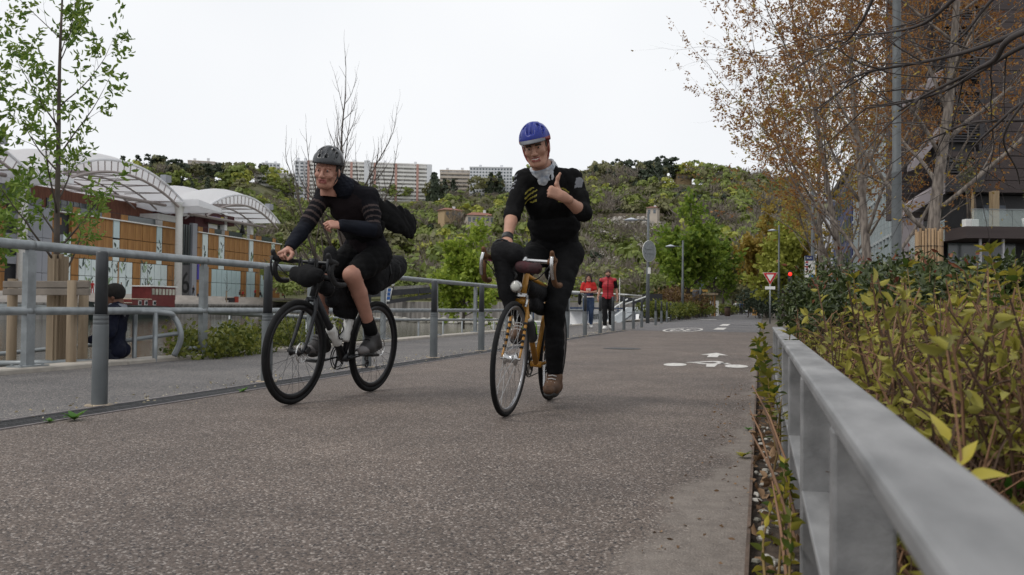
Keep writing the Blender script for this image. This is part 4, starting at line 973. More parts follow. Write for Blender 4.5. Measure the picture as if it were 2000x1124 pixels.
# footbridge of dark beams with people on the path behind
fb = thing('footbridge', 'dark steel footbridge ramp above the basin wall between the cyclists', 'bridge')
m_dk = M('dark_bridge_steel', (.035, .036, .04), .6, .3, .2, 2)
b = MB(); b.bar(at(690, 578, 118), at(850, 566, 118), .5, .75); b.obj('upper_beam', m_dk, fb); b = MB(); b.bar(at(690, 600, 117), at(850, 577, 117), .4, .5); b.obj('lower_beam', m_dk, fb)
for px, y0_, y1_ in ((752, 571, 590), (764, 570, 588), (818, 566, 580), (700, 577, 598)): b = MB(); b.bar(at(px, y0_, 117.6), at(px, y1_, 117.6), .14, .14); b.obj('strut', m_dk, fb)
b = MB(); b.bar(at(660, 566, 150), at(880, 557, 150), .1, .16); b.bar(at(660, 570, 150), at(880, 561, 150), .1, 1); tag(b.obj('path_railing', m_concd), 'pale low parapet along the path behind the footbridge', 'parapet')
fl = thing('feather_flag', 'narrow white and blue feather flag leaning in front of the footbridge', 'flag'); b = MB(); b.tube([at(753, 600, 90), at(757, 563, 90)], .05, 5); b.obj('pole', m_white, fl)
b = MB(); p0, p1 = at(754, 589, 90), at(757, 563, 90); r_ = CR; b.add([p0, p0+r_*.35, p1+r_*.5, p1, p0+CF*.02, p0+r_*.35+CF*.02, p1+r_*.5+CF*.02, p1+CF*.02], [(0, 1, 2, 3), (7, 6, 5, 4)]); b.obj('flag_cloth', m_white, fl)
b = MB()
for k in range(3): p = p0.lerp(p1, .12+.3*k); b.add([p+r_*.05-CF*.03, p+r_*.36-CF*.03, p+r_*.4+CU*.34-CF*.03, p+r_*.06+CU*.34-CF*.03], [(0, 1, 2, 3)])
b.obj('flag_print', M('flag_blue', (.03, .1, .3), .6), fl, kind='stuff')
# marina at the end of the basin
m_boat = M('white_gelcoat', (.72, .72, .72), .3, 0, .05, 1); m_navy = M('navy_canvas', (.03, .05, .1), .7, 0, .2, 3); m_blue = M('blue_grey_hull', (.2, .27, .33), .4, 0, .1, 2)
def yacht(label, px, dep, ln, rz, hull, mast=0., top=True, z=-1.3):
    o = thing('motor_boat', label, 'boat', base(px, dep, z), rz, 'boats in the basin'); b = MB(); w_ = ln*.17
    rows = []
    for zz, s in ((0, .8), (.55, .95), (1.0, 1.02)):
        rows += [(x*s*ln/2, y*s*w_, zz+(.3*max(0, x) if zz > .9 else 0)) for x, y in ((-1, -.9), (.2, -1), (.7, -.6), (1, 0), (.7, .6), (.2, 1), (-1, .9))]
    b.add(rows, [(r*7+i, r*7+(i+1) % 7, (r+1)*7+(i+1) % 7, (r+1)*7+i) for r in (0, 1) for i in range(7)]+[tuple(14+i for i in range(7))]); b.obj('hull', hull, o)
    b = MB(); b.prism([(-ln*.25, 1.0), (ln*.28, 1.0), (ln*.18, 1.75), (-ln*.2, 1.85)], -w_*.65, w_*.65, T=rotm('X', R(90))); b.obj('cabin', m_boat, o)
    for s in (-1, 1):
        for k in range(3): b = MB(); x = -ln*.17+k*ln*.13; b.box((x, s*w_*.655, 1.42), (ln*.09, .02, .32)); b.obj('window', m_glassd, o)
    if top: b = MB(); b.bx(-ln*.4, -w_*.6, 1.9, -ln*.02, w_*.6, 2.0); [b.bx(x, y-.03, 1, x+.06, y+.03, 1.9) for x in (-ln*.39, -ln*.05) for y in (-w_*.55, w_*.55)]; b.obj('awning', m_navy, o)
    if mast: b = MB(); b.tube([(0, 0, 1.6), (0, 0, mast)], .025, 5); b.obj('mast', m_white, o)
    return o
yacht('white motor boat with a dark awning at the left of the woman', 1118, 62, 8, R(60), m_boat, 0)
yacht('white cruiser moored directly behind the woman in red', 1138, 55, 7, R(95), m_boat, 3.6)
yacht('blue grey boat between the walking woman and man', 1166, 58, 7, R(70), m_blue, 0)
yacht('blue grey boat at the right hand of the man in the red vest', 1210, 60, 6, R(110), m_blue, 4.)
yacht('white boat behind the bollards right of the couple', 1240, 66, 8, R(80), m_boat, 0, False)
for i, (p0, p1, lb) in enumerate((((1170, 640, 40), (1225, 602, 46), 'left sloping gangway rail down to the boats'), ((1222, 612, 44), (1262, 596, 48), 'right sloping gangway rail down to the boats'))):
    o = thing('gangway', lb, 'gangway'); b = MB(); a, c = at(*p0), at(*p1)
    for k, dz in ((0, 0), (1, .45)): b = MB(); b.tube([a+Vector((0, 0, dz)), c+Vector((0, 0, dz))], .035, 6); b.obj('rail', m_white, o)
    b = MB(); b.bar(a+CR*.3, c+CR*.3, .8, .08); b.obj('deck', m_steel, o)
b = MB(); b.tube([at(1105, 569, 58), at(1225, 576, 58), at(1325, 586, 66)], .05, 6); tag(b.obj('mooring_rail', m_white), 'long thin pale rail running behind the couple to the hedge', 'rail')
b = MB(); b.bar(at(1205, 583, 70), at(1262, 592, 70), .4, .4); tag(b.obj('dark_jetty_beam', m_dk), 'dark jetty beam right of the man in the red vest', 'beam')
b = MB(); b.box(at(1274, 597, 50), (1.1, .15, 1.3)); tag(b.obj('dark_notice_board', m_black), 'small black notice board by the tall lamp post', 'board')

# ---------------------------------------------------------------- hedge, stakes and young trees on the near left bank
def leaf_obj(name, VF, mat, parent=None, kind=None):
    o = link(name, npmesh(name, VF[0], VF[1], mat), parent)
    if kind: o['kind'] = kind
    return o
hg = thing('hedge', 'low clipped green hedge behind the railing on the lower bank', 'hedge'); rh = np.random.default_rng(4); ps = []
q0, q1 = base(372, 10.4), base(640, 15.8)
for i in range(9000):
    t = rh.random(); c = q0.lerp(q1, t); a = rh.uniform(0, 6.28); e = (.55+.45*rh.random()); hh = .32+.08*math.sin(t*17)+.05*math.sin(t*41)
    ps.append((c.x+math.cos(a)*.42*e*min(1, .4+t*20), c.y+math.sin(a)*.42*e, -.5+.5+(hh+.1)*abs(math.sin(a*1.7+t*9))*e*1. -.35*rh.random()))
lv_hedge = LEAF('hedge_leaf', (.06, .085, .014), (.19, .2, .035), .3)
leaf_obj('foliage', leaves(rh, ps, .075, .045, -.3), lv_hedge, hg, 'stuff')
b = MB()
for i in range(24): c = q0.lerp(q1, i/23); b.tube([(c.x, c.y, -.55), (c.x+rnd.uniform(-.1, .1), c.y+rnd.uniform(-.1, .1), .1)], .015, 5)
b.obj('stems', m_bark, hg, kind='stuff')
m_stake = M('weathered_pine', (.2, .15, .1), .85, 0, 0, 1.5, col2=(.33, .26, .18), stretch=(8, 8, .5), bump=.15)
sp = thing('tree_stakes', 'round timber stakes with a plank frame propping the sapling', 'tree stakes')
for px, d, yt in ((24, 9.3, 545), (141, 9.0, 548), (163, 9.4, 548)):
    p = base(px, d); b = MB(); b.tube([(p.x, p.y, -.6), (p.x, p.y, hz(px, yt, d))], .05, 12); b.obj('stake', m_stake, sp, True)
for dz in (0, .075):
    b = MB(); a, c = at(8, 556, 9.1), at(175, 556, 9.0); dv = Vector((0, 0, -dz)); b.bar(a+dv, c+dv, .05, .068); b.obj('plank', M('grey_plank', (.22, .19, .16), .9, 0, .2, 5, bump=.2) if not dz else bpy.data.materials['grey_plank'], sp, bev=.006)
b = MB(); b.bar(at(18, 568, 9.25), at(172, 566, 9.2), .02, .045); b.obj('strap', m_black, sp)
def tree(name, label, loc, rg_, P, h, r, leafmat, per, ln, wd_, sides=(9, 7, 4, 3, 3), lean=(0, 0, 1), bark=None, droop=.3, group=None, leafback=.1, npts=4, jit=.03, start=None):
    o = thing(name, label, 'tree', loc, 0, group); segs = []; tips = []
    grow(rg_, Vector((0, 0, 0)), Vector(lean), h, r, 0, P, segs, tips)
    limbs(segs, sides, [0, 1]).obj('trunk', bark or m_bark, o, True)
    limbs(segs, sides, [2, 3, 4]).obj('branches', bark or m_bark, o, True, kind='stuff')
    if leafmat:
        rn = np.random.default_rng(rg_.randint(0, 9999)); p, d = tip_points(rn, tips, per, leafback, jit); v, f = leaves(rn, p, ln, wd_, droop, d, 1.3, npts=npts)
        c = link('crown', npmesh('crown', v, f, leafmat), o)
    return o
m_ybark = M('young_brown_bark', (.075, .06, .05), .8, 0, .25, 6, bump=.2)
lv_sap = LEAF('fresh_sapling_leaf', (.09, .17, .025), (.24, .33, .06), .35)
p = base(112, 9.35, -.6)
PS = dict(n=[12, 7, 5, 4], len=[.25, .5, .5, .5], kids=[(16, 16), (4, 5), (2, 3)], ang=[44, 38, 40], up=[.0, .08, .04, .0], wob=[.012, .06, .1, .1], start=[.3, .25, .3], rr=[.42, .5, .6], tap=.25)
tree('sapling_tree', 'young tree with fresh green leaves propped by timber stakes at the far left', p, random.Random(5), PS, 4.4, .045, lv_sap, 8, .075, .034, lean=(.03, 0, 1), bark=m_ybark, npts=6, droop=.4)
b = MB()
for i in range(14): a = i*.449; x = p.x+.075*math.cos(a); y = p.y+.075*math.sin(a); b.bx(x-.018, y-.018, -.6, x+.018, y+.018, 1.12+.05*math.sin(i*3.1))
tag(b.obj('reed_trunk_guard', m_stake), 'split timber guard wrapped round the trunk of the sapling', 'trunk guard')
tree('sapling_tree', 'second young green tree reaching in at the left edge of the picture', base(-75, 9.6, -.6), random.Random(9), PS, 3.6, .04, lv_sap, 7, .1, .042, bark=m_ybark, npts=6, droop=.4)
PB = dict(n=[9, 9, 7, 5], len=[.85, .52, .5, .5], kids=[(14, 14), (7, 8), (3, 4)], ang=[46, 38, 36], up=[.0, .11, .14, .13], wob=[.04, .06, .08, .09], start=[.32, .25, .25], rr=[.6, .6, .7], tap=.4)
tree('bare_tree', 'leafless young tree rising behind the left cyclist', base(662, 20, -.6), random.Random(23), PB, 3.5, .08, None, 0, 0, 0, bark=m_ybark)
PG = dict(n=[9, 7, 5, 4], len=[.46, .5, .5, .5], kids=[(16, 16), (5, 6), (3, 3)], ang=[66, 45, 42], up=[0, .02, .04, 0], wob=[.02, .08, .1, .1], start=[.16, .2, .2], rr=[.4, .5, .6], tap=.3)
lv_fresh = LEAF('vivid_fresh_leaf', (.17, .25, .03), (.38, .46, .07), .45)
tree('spring_tree', 'airy vivid yellow green tree between the two cyclists', base(905, 62, -.9), random.Random(31), PG, 5.0, .11, lv_fresh, 11, .36, .26, droop=.15, jit=.22)
# ================================================================ right side: buildings
m_clad = M('dark_bronze_cladding', (.05, .037, .036), .6, .1, .16, 1.2, stretch=(.3, .3, 4), bump=.03)
m_clad2 = M('dark_grey_frame', (.035, .032, .036), .5, .1, .15, 2)
m_lav = M('pale_lavender_soffit', (.27, .24, .25), .7, 0, .06, .7)
m_pillar = M('sandy_timber_pillar', (.3, .22, .13), .8, 0, .12, 3, stretch=(4, 4, .5))
m_gls = bpy.data.materials.new('clear_balustrade_glass'); m_gls.use_nodes = True; pp = m_gls.node_tree.nodes['Principled BSDF']; pp.inputs['Base Color'].default_value = (.5, .58, .56, 1); pp.inputs['Alpha'].default_value = .28; pp.inputs['Roughness'].default_value = .05
DB = 46.                                    # distance of the dark block
uu = Vector((CR.x, CR.y, 0)).normalized(); vv = Vector((CF.x, CF.y, 0)).normalized()
vr = (vv+uu*.03).normalized()
def bt(px, dep=DB): q = base(px, dep); return Matrix(((uu.x, vv.x, 0, q.x), (uu.y, vv.y, 0, q.y), (0, 0, 1, 0), (0, 0, 0, 1)))
blk = thing('dark_office_block', 'dark bronze clad block with slatted louvres and a glazed terrace at the right', 'building', mat=bt(1845))
sx = DB/FPX; X = lambda px: (px-1845)*sx
Z = lambda py: hz(1900, py, DB)
b = MB(); b.bx(X(1846), .6, Z(375), X(1950), 1.6, 24); b.bx(X(1950), .62, Z(375), 22, 9, 24); b.obj('upper_core', m_mdark, blk)
b = MB(); b.bx(.5, 1.2, -.1, 22, 5, Z(375)-.02); b.obj('lower_core', m_mdark, blk)
# cladding boards on the right hand wall, louvre panels on the left bay
nb = 32; z0 = Z(374); hh = .74
bm = unit('cladding_board', m_clad); 
for i in range(nb):
    for x0, x1 in ((X(1928), X(1928)+8.0), (X(1928)+8.02, X(1928)+16)):
        o = link('cladding_board', bm, blk); o.location = (x0, .3+rnd.uniform(0, .012), z0+hh*i*.86+.012); o.scale = (x1-x0, .3, hh*.86-.03)
b = MB(); b.bx(X(1917), .16, Z(372), X(1927), .6, 24); b.obj('corner_trim', m_clad2, blk)
b = MB(); b.bx(X(1845), .14, Z(374), X(1917), .6, Z(340)); b.obj('fascia_panel', m_clad2, blk)
sl_ = unit('louvre_slat', m_clad2)
for pz, n, gap in ((336, 5, 5.2), (275, 7, 5.4), (222, 8, 5.2), (150, 8, 5.4), (92, 8, 5.4), (46, 7, 5.4), (-10, 8, 5.4)):
    for i in range(n):
        o = link('louvre_slat', sl_, blk); o.location = (X(1847), .2, Z(pz-i*gap)); o.scale = (X(1916)-X(1847), .16, .075)
    b = MB(); b.bx(X(1846), .18, Z(pz-n*gap-16), X(1917), .6, Z(pz-n*gap-4)); b.obj('spandrel_panel', m_clad, blk)
b = MB(); b.bx(X(1863), .5, Z(322), X(1912), .62, Z(294)); b.obj('window', m_glassd, blk)
# pale soffit wedge and external stair on the left side of the block
b = MB(); b.prism([(X(1767), Z(425)), (X(1847), Z(378)), (X(1847), Z(352)), (X(1767), Z(404))], .05, .9, T=Matrix(((1, 0, 0, 0), (0, 0, 1, 0), (0, 1, 0, 0), (0, 0, 0, 1)))); b.obj('stair_flight', m_lav, blk)
b = MB(); b.prism([(X(1790), Z(330)), (X(1847), Z(258)), (X(1847), Z(240)), (X(1790), Z(312))], .25, 1.1, T=Matrix(((1, 0, 0, 0), (0, 0, 1, 0), (0, 1, 0, 0), (0, 0, 0, 1)))); b.obj('stair_flight', m_lav, blk)
b = MB(); b.prism([(X(1780), Z(200)), (X(1847), Z(150)), (X(1847), Z(130)), (X(1780), Z(182))], .25, 1.1, T=Matrix(((1, 0, 0, 0), (0, 0, 1, 0), (0, 1, 0, 0), (0, 0, 0, 1)))); b.obj('stair_flight', m_lav, blk)
for i in range(12):
    b = MB(); b.bx(X(1768), 1.2, Z(410-i*9), X(1846), 1.26, Z(410-i*9)+.05); b.obj('stair_slat', m_clad2, blk)
b = MB(); b.bx(X(1766), 1.4, Z(425), X(1845), 2.3, 24); b.obj('stair_core', m_clad, blk)
# terrace: slab, posts, glazed balustrade
b = MB(); b.bx(X(1845), -2.2, Z(472), 22, 1.2, Z(450)); b.obj('terrace_slab', m_clad, blk)
b = MB(); b.bx(X(1932), -.4, Z(450), X(1944), .0, Z(374)); b.obj('timber_pillar', m_pillar, blk); b = MB(); b.bx(X(1897), -.1, Z(450), X(1901), .02, Z(374)); b.obj('timber_pillar', m_pillar, blk)
for a, c in ((1857, 1895), (1896, 1932), (1933, 1975), (1976, 2020), (2021, 2070)): b = MB(); b.bx(X(a), -2.12, Z(450), X(c), -2.1, Z(418)); b.obj('balustrade_panel', m_gls, blk)
b = MB(); b.bx(X(1857), -2.16, Z(418), X(2070), -2.06, Z(418)+.03); b.obj('balustrade_rail', m_steel, blk)
for a in (1876, 1919): b = MB(); b.bx(X(a), -1.9, -.1, X(a)+.1, -1.8, Z(472)); b.obj('slab_post', M('pale_post', (.38, .38, .4), .5, 0, .06, 3) if a == 1876 else bpy.data.materials['pale_post'], blk)
b = MB(); b.bx(X(1858), 0.3, 0, X(1990), .4, Z(474)); b.obj('ground_floor_glazing', m_glassd, blk)
b = MB(); b.box((X(1960), .9, Z(410)), (1.2, .1, .7)); b.obj('interior_screen', M('dim_blue_pane', (.06, .075, .1), .3, 0, .2, 1), blk)
wl = MB(); wl.bx(X(1766), .5, 0, X(1812), .9, Z(425)); tag(wl.obj('garden_wall', m_lav, mat=bt(1845)), 'pale rendered wall under the stair beside the dark block', 'wall')
gt = thing('glass_balustrade', 'sloping glass balustrade by the pale wall left of the reed wrapped trunk', 'balustrade', mat=bt(1845, 42))
b = MB(); k = 42/FPX; px_ = lambda p: (p-1845)*k; pz = lambda y: hz(1850, y, 42)
b.add([(px_(1776), 0, pz(500)), (px_(1845), 0, pz(470)), (px_(1845), 0, pz(430)), (px_(1776), 0, pz(462)), (px_(1776), .015, pz(500)), (px_(1845), .015, pz(470)), (px_(1845), .015, pz(430)), (px_(1776), .015, pz(462))], [(0, 1, 2, 3), (7, 6, 5, 4), (3, 2, 6, 7)]); b.obj('glass_panel', m_gls, gt)
b = MB(); b.bar((px_(1776), 0, pz(462)), (px_(1845), 0, pz(430)), .06, .06); b.obj('handrail', m_steel, gt)
def planter(label, px, kind):
    o = thing('planter', label, 'planter', mat=bt(1845) @ Matrix.Translation((X(px), -1.2, Z(450)))); b = MB()
    if kind: b.lathe([(.22, 0), (.29, .5), (.27, .52), (.25, .4)], 18); b.obj('pot', m_white, o, True)
    else: b.box((0, 0, .22), (.66, .4, .44)); b.obj('pot', m_white, o, bev=.02)
    rr = random.Random(px); sg = []; tp = []
    for k in range(3 if not kind else 1): grow(rr, Vector((rr.uniform(-.3, .3) if not kind else 0, 0, .5)), Vector((rr.uniform(-.1, .1), 0, 1)), 2.2 if not kind else 1.3, .05, 0, dict(n=[5, 4, 3], len=[.4, .5], kids=[(5, 6), (3, 4)], ang=[35, 40], up=[0, .1, 0], wob=[.03, .1, .1], start=[.5, .3], rr=[.5, .5]), sg, tp)
    limbs(sg).obj('stem', m_bark, o, True); rn = np.random.default_rng(px); pts, d = tip_points(rn, tp, 12 if kind else 4, 0, .06); leaf_obj('foliage', leaves(rn, pts, .16, .09, 0, d), lv_olive, o, 'stuff')
planter('white box planter with bare stems on the dark terrace', 1872, 0); planter('round white pot with a small tree on the dark terrace at the right edge', 1982, 1)

# glass fronted building further along, seen at a slant
XG = 9.0
m_tealf = M('teal_tinted_glass', (.2, .3, .31), .15, 0, .2, .6, spec=.7); m_mull = M('pale_aluminium', (.42, .45, .46), .45, .2, .06, 1)
gl = thing('glass_building', 'long pale building with a teal glass front behind the right hand trees', 'building', (XG, 58, 0))
b = MB(); b.bx(.3, 0, -.1, 3.5, 40, 17.5); b.obj('body', m_pale, gl)
gp = unit('glass_panel', m_tealf); mu = unit('mullion', m_mull)
for i in range(20):
    for z0, z1 in ((.1, 2.9), (3.1, 6.1), (6.3, 9.6), (9.8, 13.2), (13.4, 17.2)):
        o = link('glass_panel', gp, gl); o.location = (.2, i*2+.12, z0); o.scale = (.12, 1.76, z1-z0)
    o = link('mullion', mu, gl); o.location = (.0, i*2-.06, 0); o.scale = (.25, .14, 17.5)
for z in (2.9, 6.1, 9.6, 13.2): o = link('transom', mu, gl); o.location = (.05, 0, z); o.scale = (.2, 40, .2)
bb_ = thing('blue_building', 'deep blue fronted building beyond the glass front', 'building', (9.2, 100, 0)); b = MB(); b.bx(0, 0, -.1, 10, 26, 15.5); b.obj('wall', M('deep_blue_cladding', (.035, .045, .12), .6, 0, .15, 1), bb_)
for i in range(6):
    for z in (1.5, 5, 8.5, 12): b = MB(); b.bx(-.06, 1+i*4, z, 0, 3.6+i*4, z+2.2); b.obj('window', m_glassd, bb_)
b = MB(); b.bx(-.5, -.4, 15.5, 10, 26.4, 15.9); b.obj('flat_roof', m_clad2, bb_)
pb_ = thing('pale_building', 'pale rendered building at the end of the right hand row', 'building', (8.5, 130, 0)); b = MB(); b.bx(0, 0, -.1, 10, 30, 14); b.obj('wall', m_pale, pb_)
for i in range(6):
    for z in (2, 5.5, 9): b = MB(); b.bx(-.06, 2+i*4.6, z, 0, 4+i*4.6, z+2); b.obj('window', m_win, pb_)
b = MB(); b.bx(-.4, -.3, 14, 10, 30.3, 14.4); b.obj('flat_roof', m_clad2, pb_)

# ================================================================ right hand trees
m_plane = M('pale_grey_bark', (.11, .092, .08), .85, 0, 0, 3, col2=(.25, .215, .185), stretch=(6, 6, 1.4), bump=.25, thr=(.4, .62))
m_dkbark = M('dark_twig_bark', (.05, .042, .04), .85, 0, .3, 5)
lv_rust = LEAF('russet_young_leaf', (.2, .08, .03), (.4, .21, .055), .4); lv_rust2 = LEAF('olive_russet_leaf', (.24, .16, .03), (.42, .32, .07), .4)
PT = dict(n=[10, 9, 7, 5, 4], len=[.62, .52, .5, .45], kids=[(12, 12), (7, 8), (4, 5), (3, 3)], ang=[44, 40, 40, 38], up=[.0, .04, .04, .05, .0], wob=[.03, .07, .09, .1, .1], start=[.22, .22, .2, .2], rr=[.42, .5, .55, .6], tap=.35)
def street_tree(label, px, dep, seed, h, r, mat, per, P=PT, ln=.085, lean=(0, 0, 1), z=0): return tree('street_tree', label, base(px, dep, z), random.Random(seed), P, h, r, mat, per, ln, ln*.5, bark=m_plane, droop=.35, lean=lean, jit=.035, leafback=.4)
street_tree('stout pale barked tree with russet leaf buds in front of the dark block', 1815, 18, 3, 8.2, .15, lv_rust, 6, ln=.08)
P2 = dict(PT, kids=[(11, 11), (7, 8), (4, 5), (3, 3)], start=[.12, .2, .2, .2], ang=[34, 40, 40, 38], len=[.78, .55, .5, .45])
street_tree('many stemmed russet tree left of the tall grey lamp post', 1708, 21, 8, 7.2, .13, lv_rust, 7, P2, .085, (-.12, 0, 1))
street_tree('slender russet tree behind the many stemmed tree', 1655, 26, 15, 7.2, .12, lv_rust, 7, P2, .095, (-.1, 0, 1))
street_tree('farther russet and olive tree left of the other right hand trees', 1622, 33, 19, 7., .13, lv_rust2, 6, P2, .12, (-.1, 0, 1))
# reed guard round the stout trunk
q = base(1814, 18); b = MB(); rr = random.Random(2)
for i in range(26):
    a = i*6.2832/26; s = .235+rr.uniform(-.01, .012); b.tube([(q.x+s*math.cos(a), q.y+s*math.sin(a), 0), (q.x+s*math.cos(a), q.y+s*math.sin(a), 2.28+rr.uniform(-.04, .03))], .024, 6)
rgd = tag(b.obj('reed_trunk_guard', M('dry_reed', (.28, .19, .11), .85, 0, .25, 8, island=.7), None, True), 'tan reed matting tied round the foot of the stout pale tree', 'trunk guard')
b = MB()
for z in (.8, 1.6, 1.95): b = MB(); b.tube([(q.x+0.262*math.cos(i*.3142), q.y+.262*math.sin(i*.3142), z) for i in range(20)], .007, 4, closed=True); b.obj('tie_wire', m_black, rgd)
# overhanging tree whose trunk stands just outside on the right
ov = thing('overhanging_tree', 'dark tree leaning in from the right edge with long bare limbs across the block', 'tree', Vector((0, 0, 0)))
b = MB(); t0 = base(2170, 4.8); b.tube(curve([t0, t0+Vector((.02, 0, 1.)), at(2110, 240, 4.8), at(2075, 60, 4.7), at(2060, -120, 4.7)], 5), [.09, .088, .086, .084, .082, .08, .078, .075, .07, .065, .06, .058, .055, .052, .05, .046, .042, .04, .036, .032, .03], 10); b.obj('trunk', m_dkbark, ov, True)
ro = random.Random(12); otips = []; osegs = []
def limb(pts, dep, r0, kids=7):
    r0 *= .72; C = curve([at(px, py, dep+.12*i) for i, (px, py) in enumerate(pts)], 6); K = len(C); b = MB(); b.tube(C, [r0*(1-.75*i/(K-1)) for i in range(K)], 7); b.obj('limb', m_dkbark, ov, True)
    for k in range(kids):
        t = .25+.75*(k+ro.random())/kids; x = t*(K-1); i = min(int(x), K-2); q = C[i].lerp(C[i+1], x-i); d = (C[i+1]-C[i]).normalized(); sd = d.orthogonal().normalized(); sd.rotate(Matrix.Rotation(ro.uniform(0, 6.28), 3, d))
        grow(ro, q, d*.8+sd*.75, ro.uniform(.35, .8), r0*.3, 0, dict(n=[6, 5, 4], len=[.55, .5], kids=[(3, 4), (2, 3)], ang=[38, 38], up=[.01, .0, 0], wob=[.1, .14, .14], start=[.25, .25], rr=[.6, .6], tap=.3), osegs, otips)
limb([(2075, 10), (1990, 62), (1900, 98), (1800, 122), (1700, 140), (1640, 165)], 4.6, .024); limb([(2075, 60), (1990, 95), (1930, 130), (1850, 175), (1770, 200), (1690, 212)], 4.5, .022); limb([(2085, 30), (1975, 75), (1945, 115), (1910, 135), (1870, 155), (1800, 190), (1755, 218)], 4.3, .026)
limb([(1900, -40), (1850, 10), (1800, 48), (1730, 64), (1650, 70)], 4.6, .02); limb([(1720, -40), (1690, 30), (1660, 75), (1640, 88)], 4.2, .014, 4); limb([(2090, 170), (2000, 200), (1940, 250), (1900, 290), (1880, 330)], 4.4, .016); limb([(2090, 230), (2010, 235), (1900, 240), (1840, 262), (1790, 285)], 5., .018); limb([(2080, 110), (2000, 200), (1960, 270), (1985, 330), (1992, 360)], 4.2, .012, 4); limb([(2060, -60), (1950, -10), (1890, 60), (1840, 110)], 4.9, .02)
limbs(osegs, (5, 4, 3)).obj('branches', m_dkbark, ov, True, kind='stuff'); rn = np.random.default_rng(3); pts, d = tip_points(rn, otips, 1, .6, .01); leaf_obj('crown', leaves(rn, pts[::2], .024, .012, .3, d[::2], 1.), lv_rust2, ov, 'stuff')

# ================================================================ lamp posts and signs
def lamp_big():
    q = base(1751, 17); o = thing('lamp_post', 'thick grey lamp post rising out of the shrubs at the right', 'lamp post', q); b = MB(); b.lathe([(.13, 0), (.13, .3), (.093, .36), (.09, 3.25), (.094, 3.27), (.094, 3.3), (.08, 3.33), (.075, 7.5), (.06, 8.9)], 22); b.obj('post', m_bollard, o, True)
    b = MB(); b.tube([(0, 0, 8.6), (-.9, -.3, 8.8)], .03, 8); b.obj('arm', m_bollard, o); b = MB(); b.ell((-1.1, -.36, 8.78), (.32, .2, .07), 12); b.obj('lamp_head', m_steel, o, True)
lamp_big()
def lamp(label, px, dep, yt, yb_=None, arm=-.85, sc=1.):
    q = base(px, dep); h = hz(px, yt, dep); o = thing('street_lamp', label, 'street lamp', q, YAW, 'street lamps along the path'); b = MB(); b.lathe([(.085*sc, 0), (.08*sc, h*.5), (.06*sc, h*.5+.05), (.055*sc, h)], 12); b.obj('post', m_bollard, o, True)
    b = MB(); b.tube([(0, 0, h-.38), (arm*.75, 0, h-.34)], .025, 6); a = b.obj('arm', m_bollard, o); b = MB(); b.lathe([(.02, .1), (.24, .03), (.31, 0), (.3, -.02), (.2, -.05), (.01, -.06)], 16, T=Matrix.Translation((arm*.9, 0, h-.36))); b.obj('lamp_head', M('pale_lamp_shade', (.42, .45, .5), .4, 0, .05, 2) if 'pale_lamp_shade' not in bpy.data.materials else bpy.data.materials['pale_lamp_shade'], o, True)
    return o
l1 = lamp('tallest street lamp, carrying the back of a round sign, right of the couple', 1265, 39.6, 414)
lamp('street lamp in front of the big green street tree', 1333, 55, 470); lamp('small street lamp behind the dark column', 1368, 74, 505); lamp('farthest left hand street lamp carrying a small white plate', 1396, 95, 512)
lamp('grey pole with a lamp head beside the bus stop panel', 1587, 30, 372, arm=.5); lamp('distant lamp on the right above the yield sign', 1521, 60, 440, arm=-.5)
def disc_sign(name, label, px, py, dep, r, back=True, mats=None):
    q = at(px, py, dep); o = thing(name, label, 'road sign', q, YAW+.75*(1 if back else 0)); b = MB(); b.lathe([(r, -.012), (r, .012)], 26, T=rotm('X', R(90))); b.obj('plate', m_steel, o); b = MB(); b.tube([(r*math.cos(i*.2417), 0, r*math.sin(i*.2417)) for i in range(26)], .014, 5, closed=True); b.obj('rim', m_white, o); b = MB(); b.box((0, -.03, .1), (r*1.3, .03, .04)); b.box((0, -.03, -.1), (r*1.3, .03, .04)); b.obj('bracket', m_steel, o); return o
disc_sign('round_sign', 'large blank back of a round sign on the tallest street lamp', 1268, 491, 39.4, .46); disc_sign('round_sign', 'smaller back of a round sign beside the dark column', 1368, 549, 72, .5)
q = at(1268, 529, 39.4); b = MB(); b.box((0, 0, 0), (.12, .03, .28)); tag(b.obj('small_plate', m_white, loc=q, rz=YAW), 'tiny white plate under the large round sign', 'sign'); q = at(1397, 543, 94.5); b = MB(); b.box((0, 0, 0), (.42, .03, .36)); tag(b.obj('small_plate', m_white, loc=q, rz=YAW), 'small white plate on the farthest left hand lamp', 'sign')
m_sred = M('sign_red', (.45, .02, .025), .45, 0, .05, 2)
q = base(1504, 42); zc = hz(1504, 541, 42); o = thing('yield_sign', 'red and white triangular give way sign above the dark bushes', 'road sign', q, YAW*.3); b = MB(); b.tube([(0, .04, 0), (0, .04, zc+.2)], .035, 8); b.obj('post', m_steel, o, True)
tri = lambda s: [(-s, s*.577), (s, s*.577), (0, -s*1.155)]
TT = lambda y: Matrix.Translation((0, y, zc)) @ Matrix(((1, 0, 0, 0), (0, 0, 1, 0), (0, 1, 0, 0), (0, 0, 0, 1)))
b = MB(); b.prism(tri(.34), 0, .012, T=TT(0)); b.obj('white_border', m_white, o); b = MB(); b.prism(tri(.315), -.012, 0, T=TT(0)); b.obj('red_plate', m_sred, o); b = MB(); b.prism(tri(.175), -.016, -.0125, T=TT(0)); b.obj('white_centre', m_white, o); b = MB(); b.box((0, 0, zc-.52), (.46, .02, .14)); b.obj('supplementary_plate', m_white, o)
q = base(1543, 46); zc = hz(1543, 538, 46); o = thing('traffic_light', 'small traffic light showing red among the dark bushes', 'traffic light', q, 0); b = MB(); b.tube([(0, 0, 0), (0, 0, zc-.3)], .05, 8); b.obj('post', m_black, o); b = MB(); b.box((0, .1, zc-.15), (.22, .2, .75)); b.obj('housing', m_black, o, bev=.02)
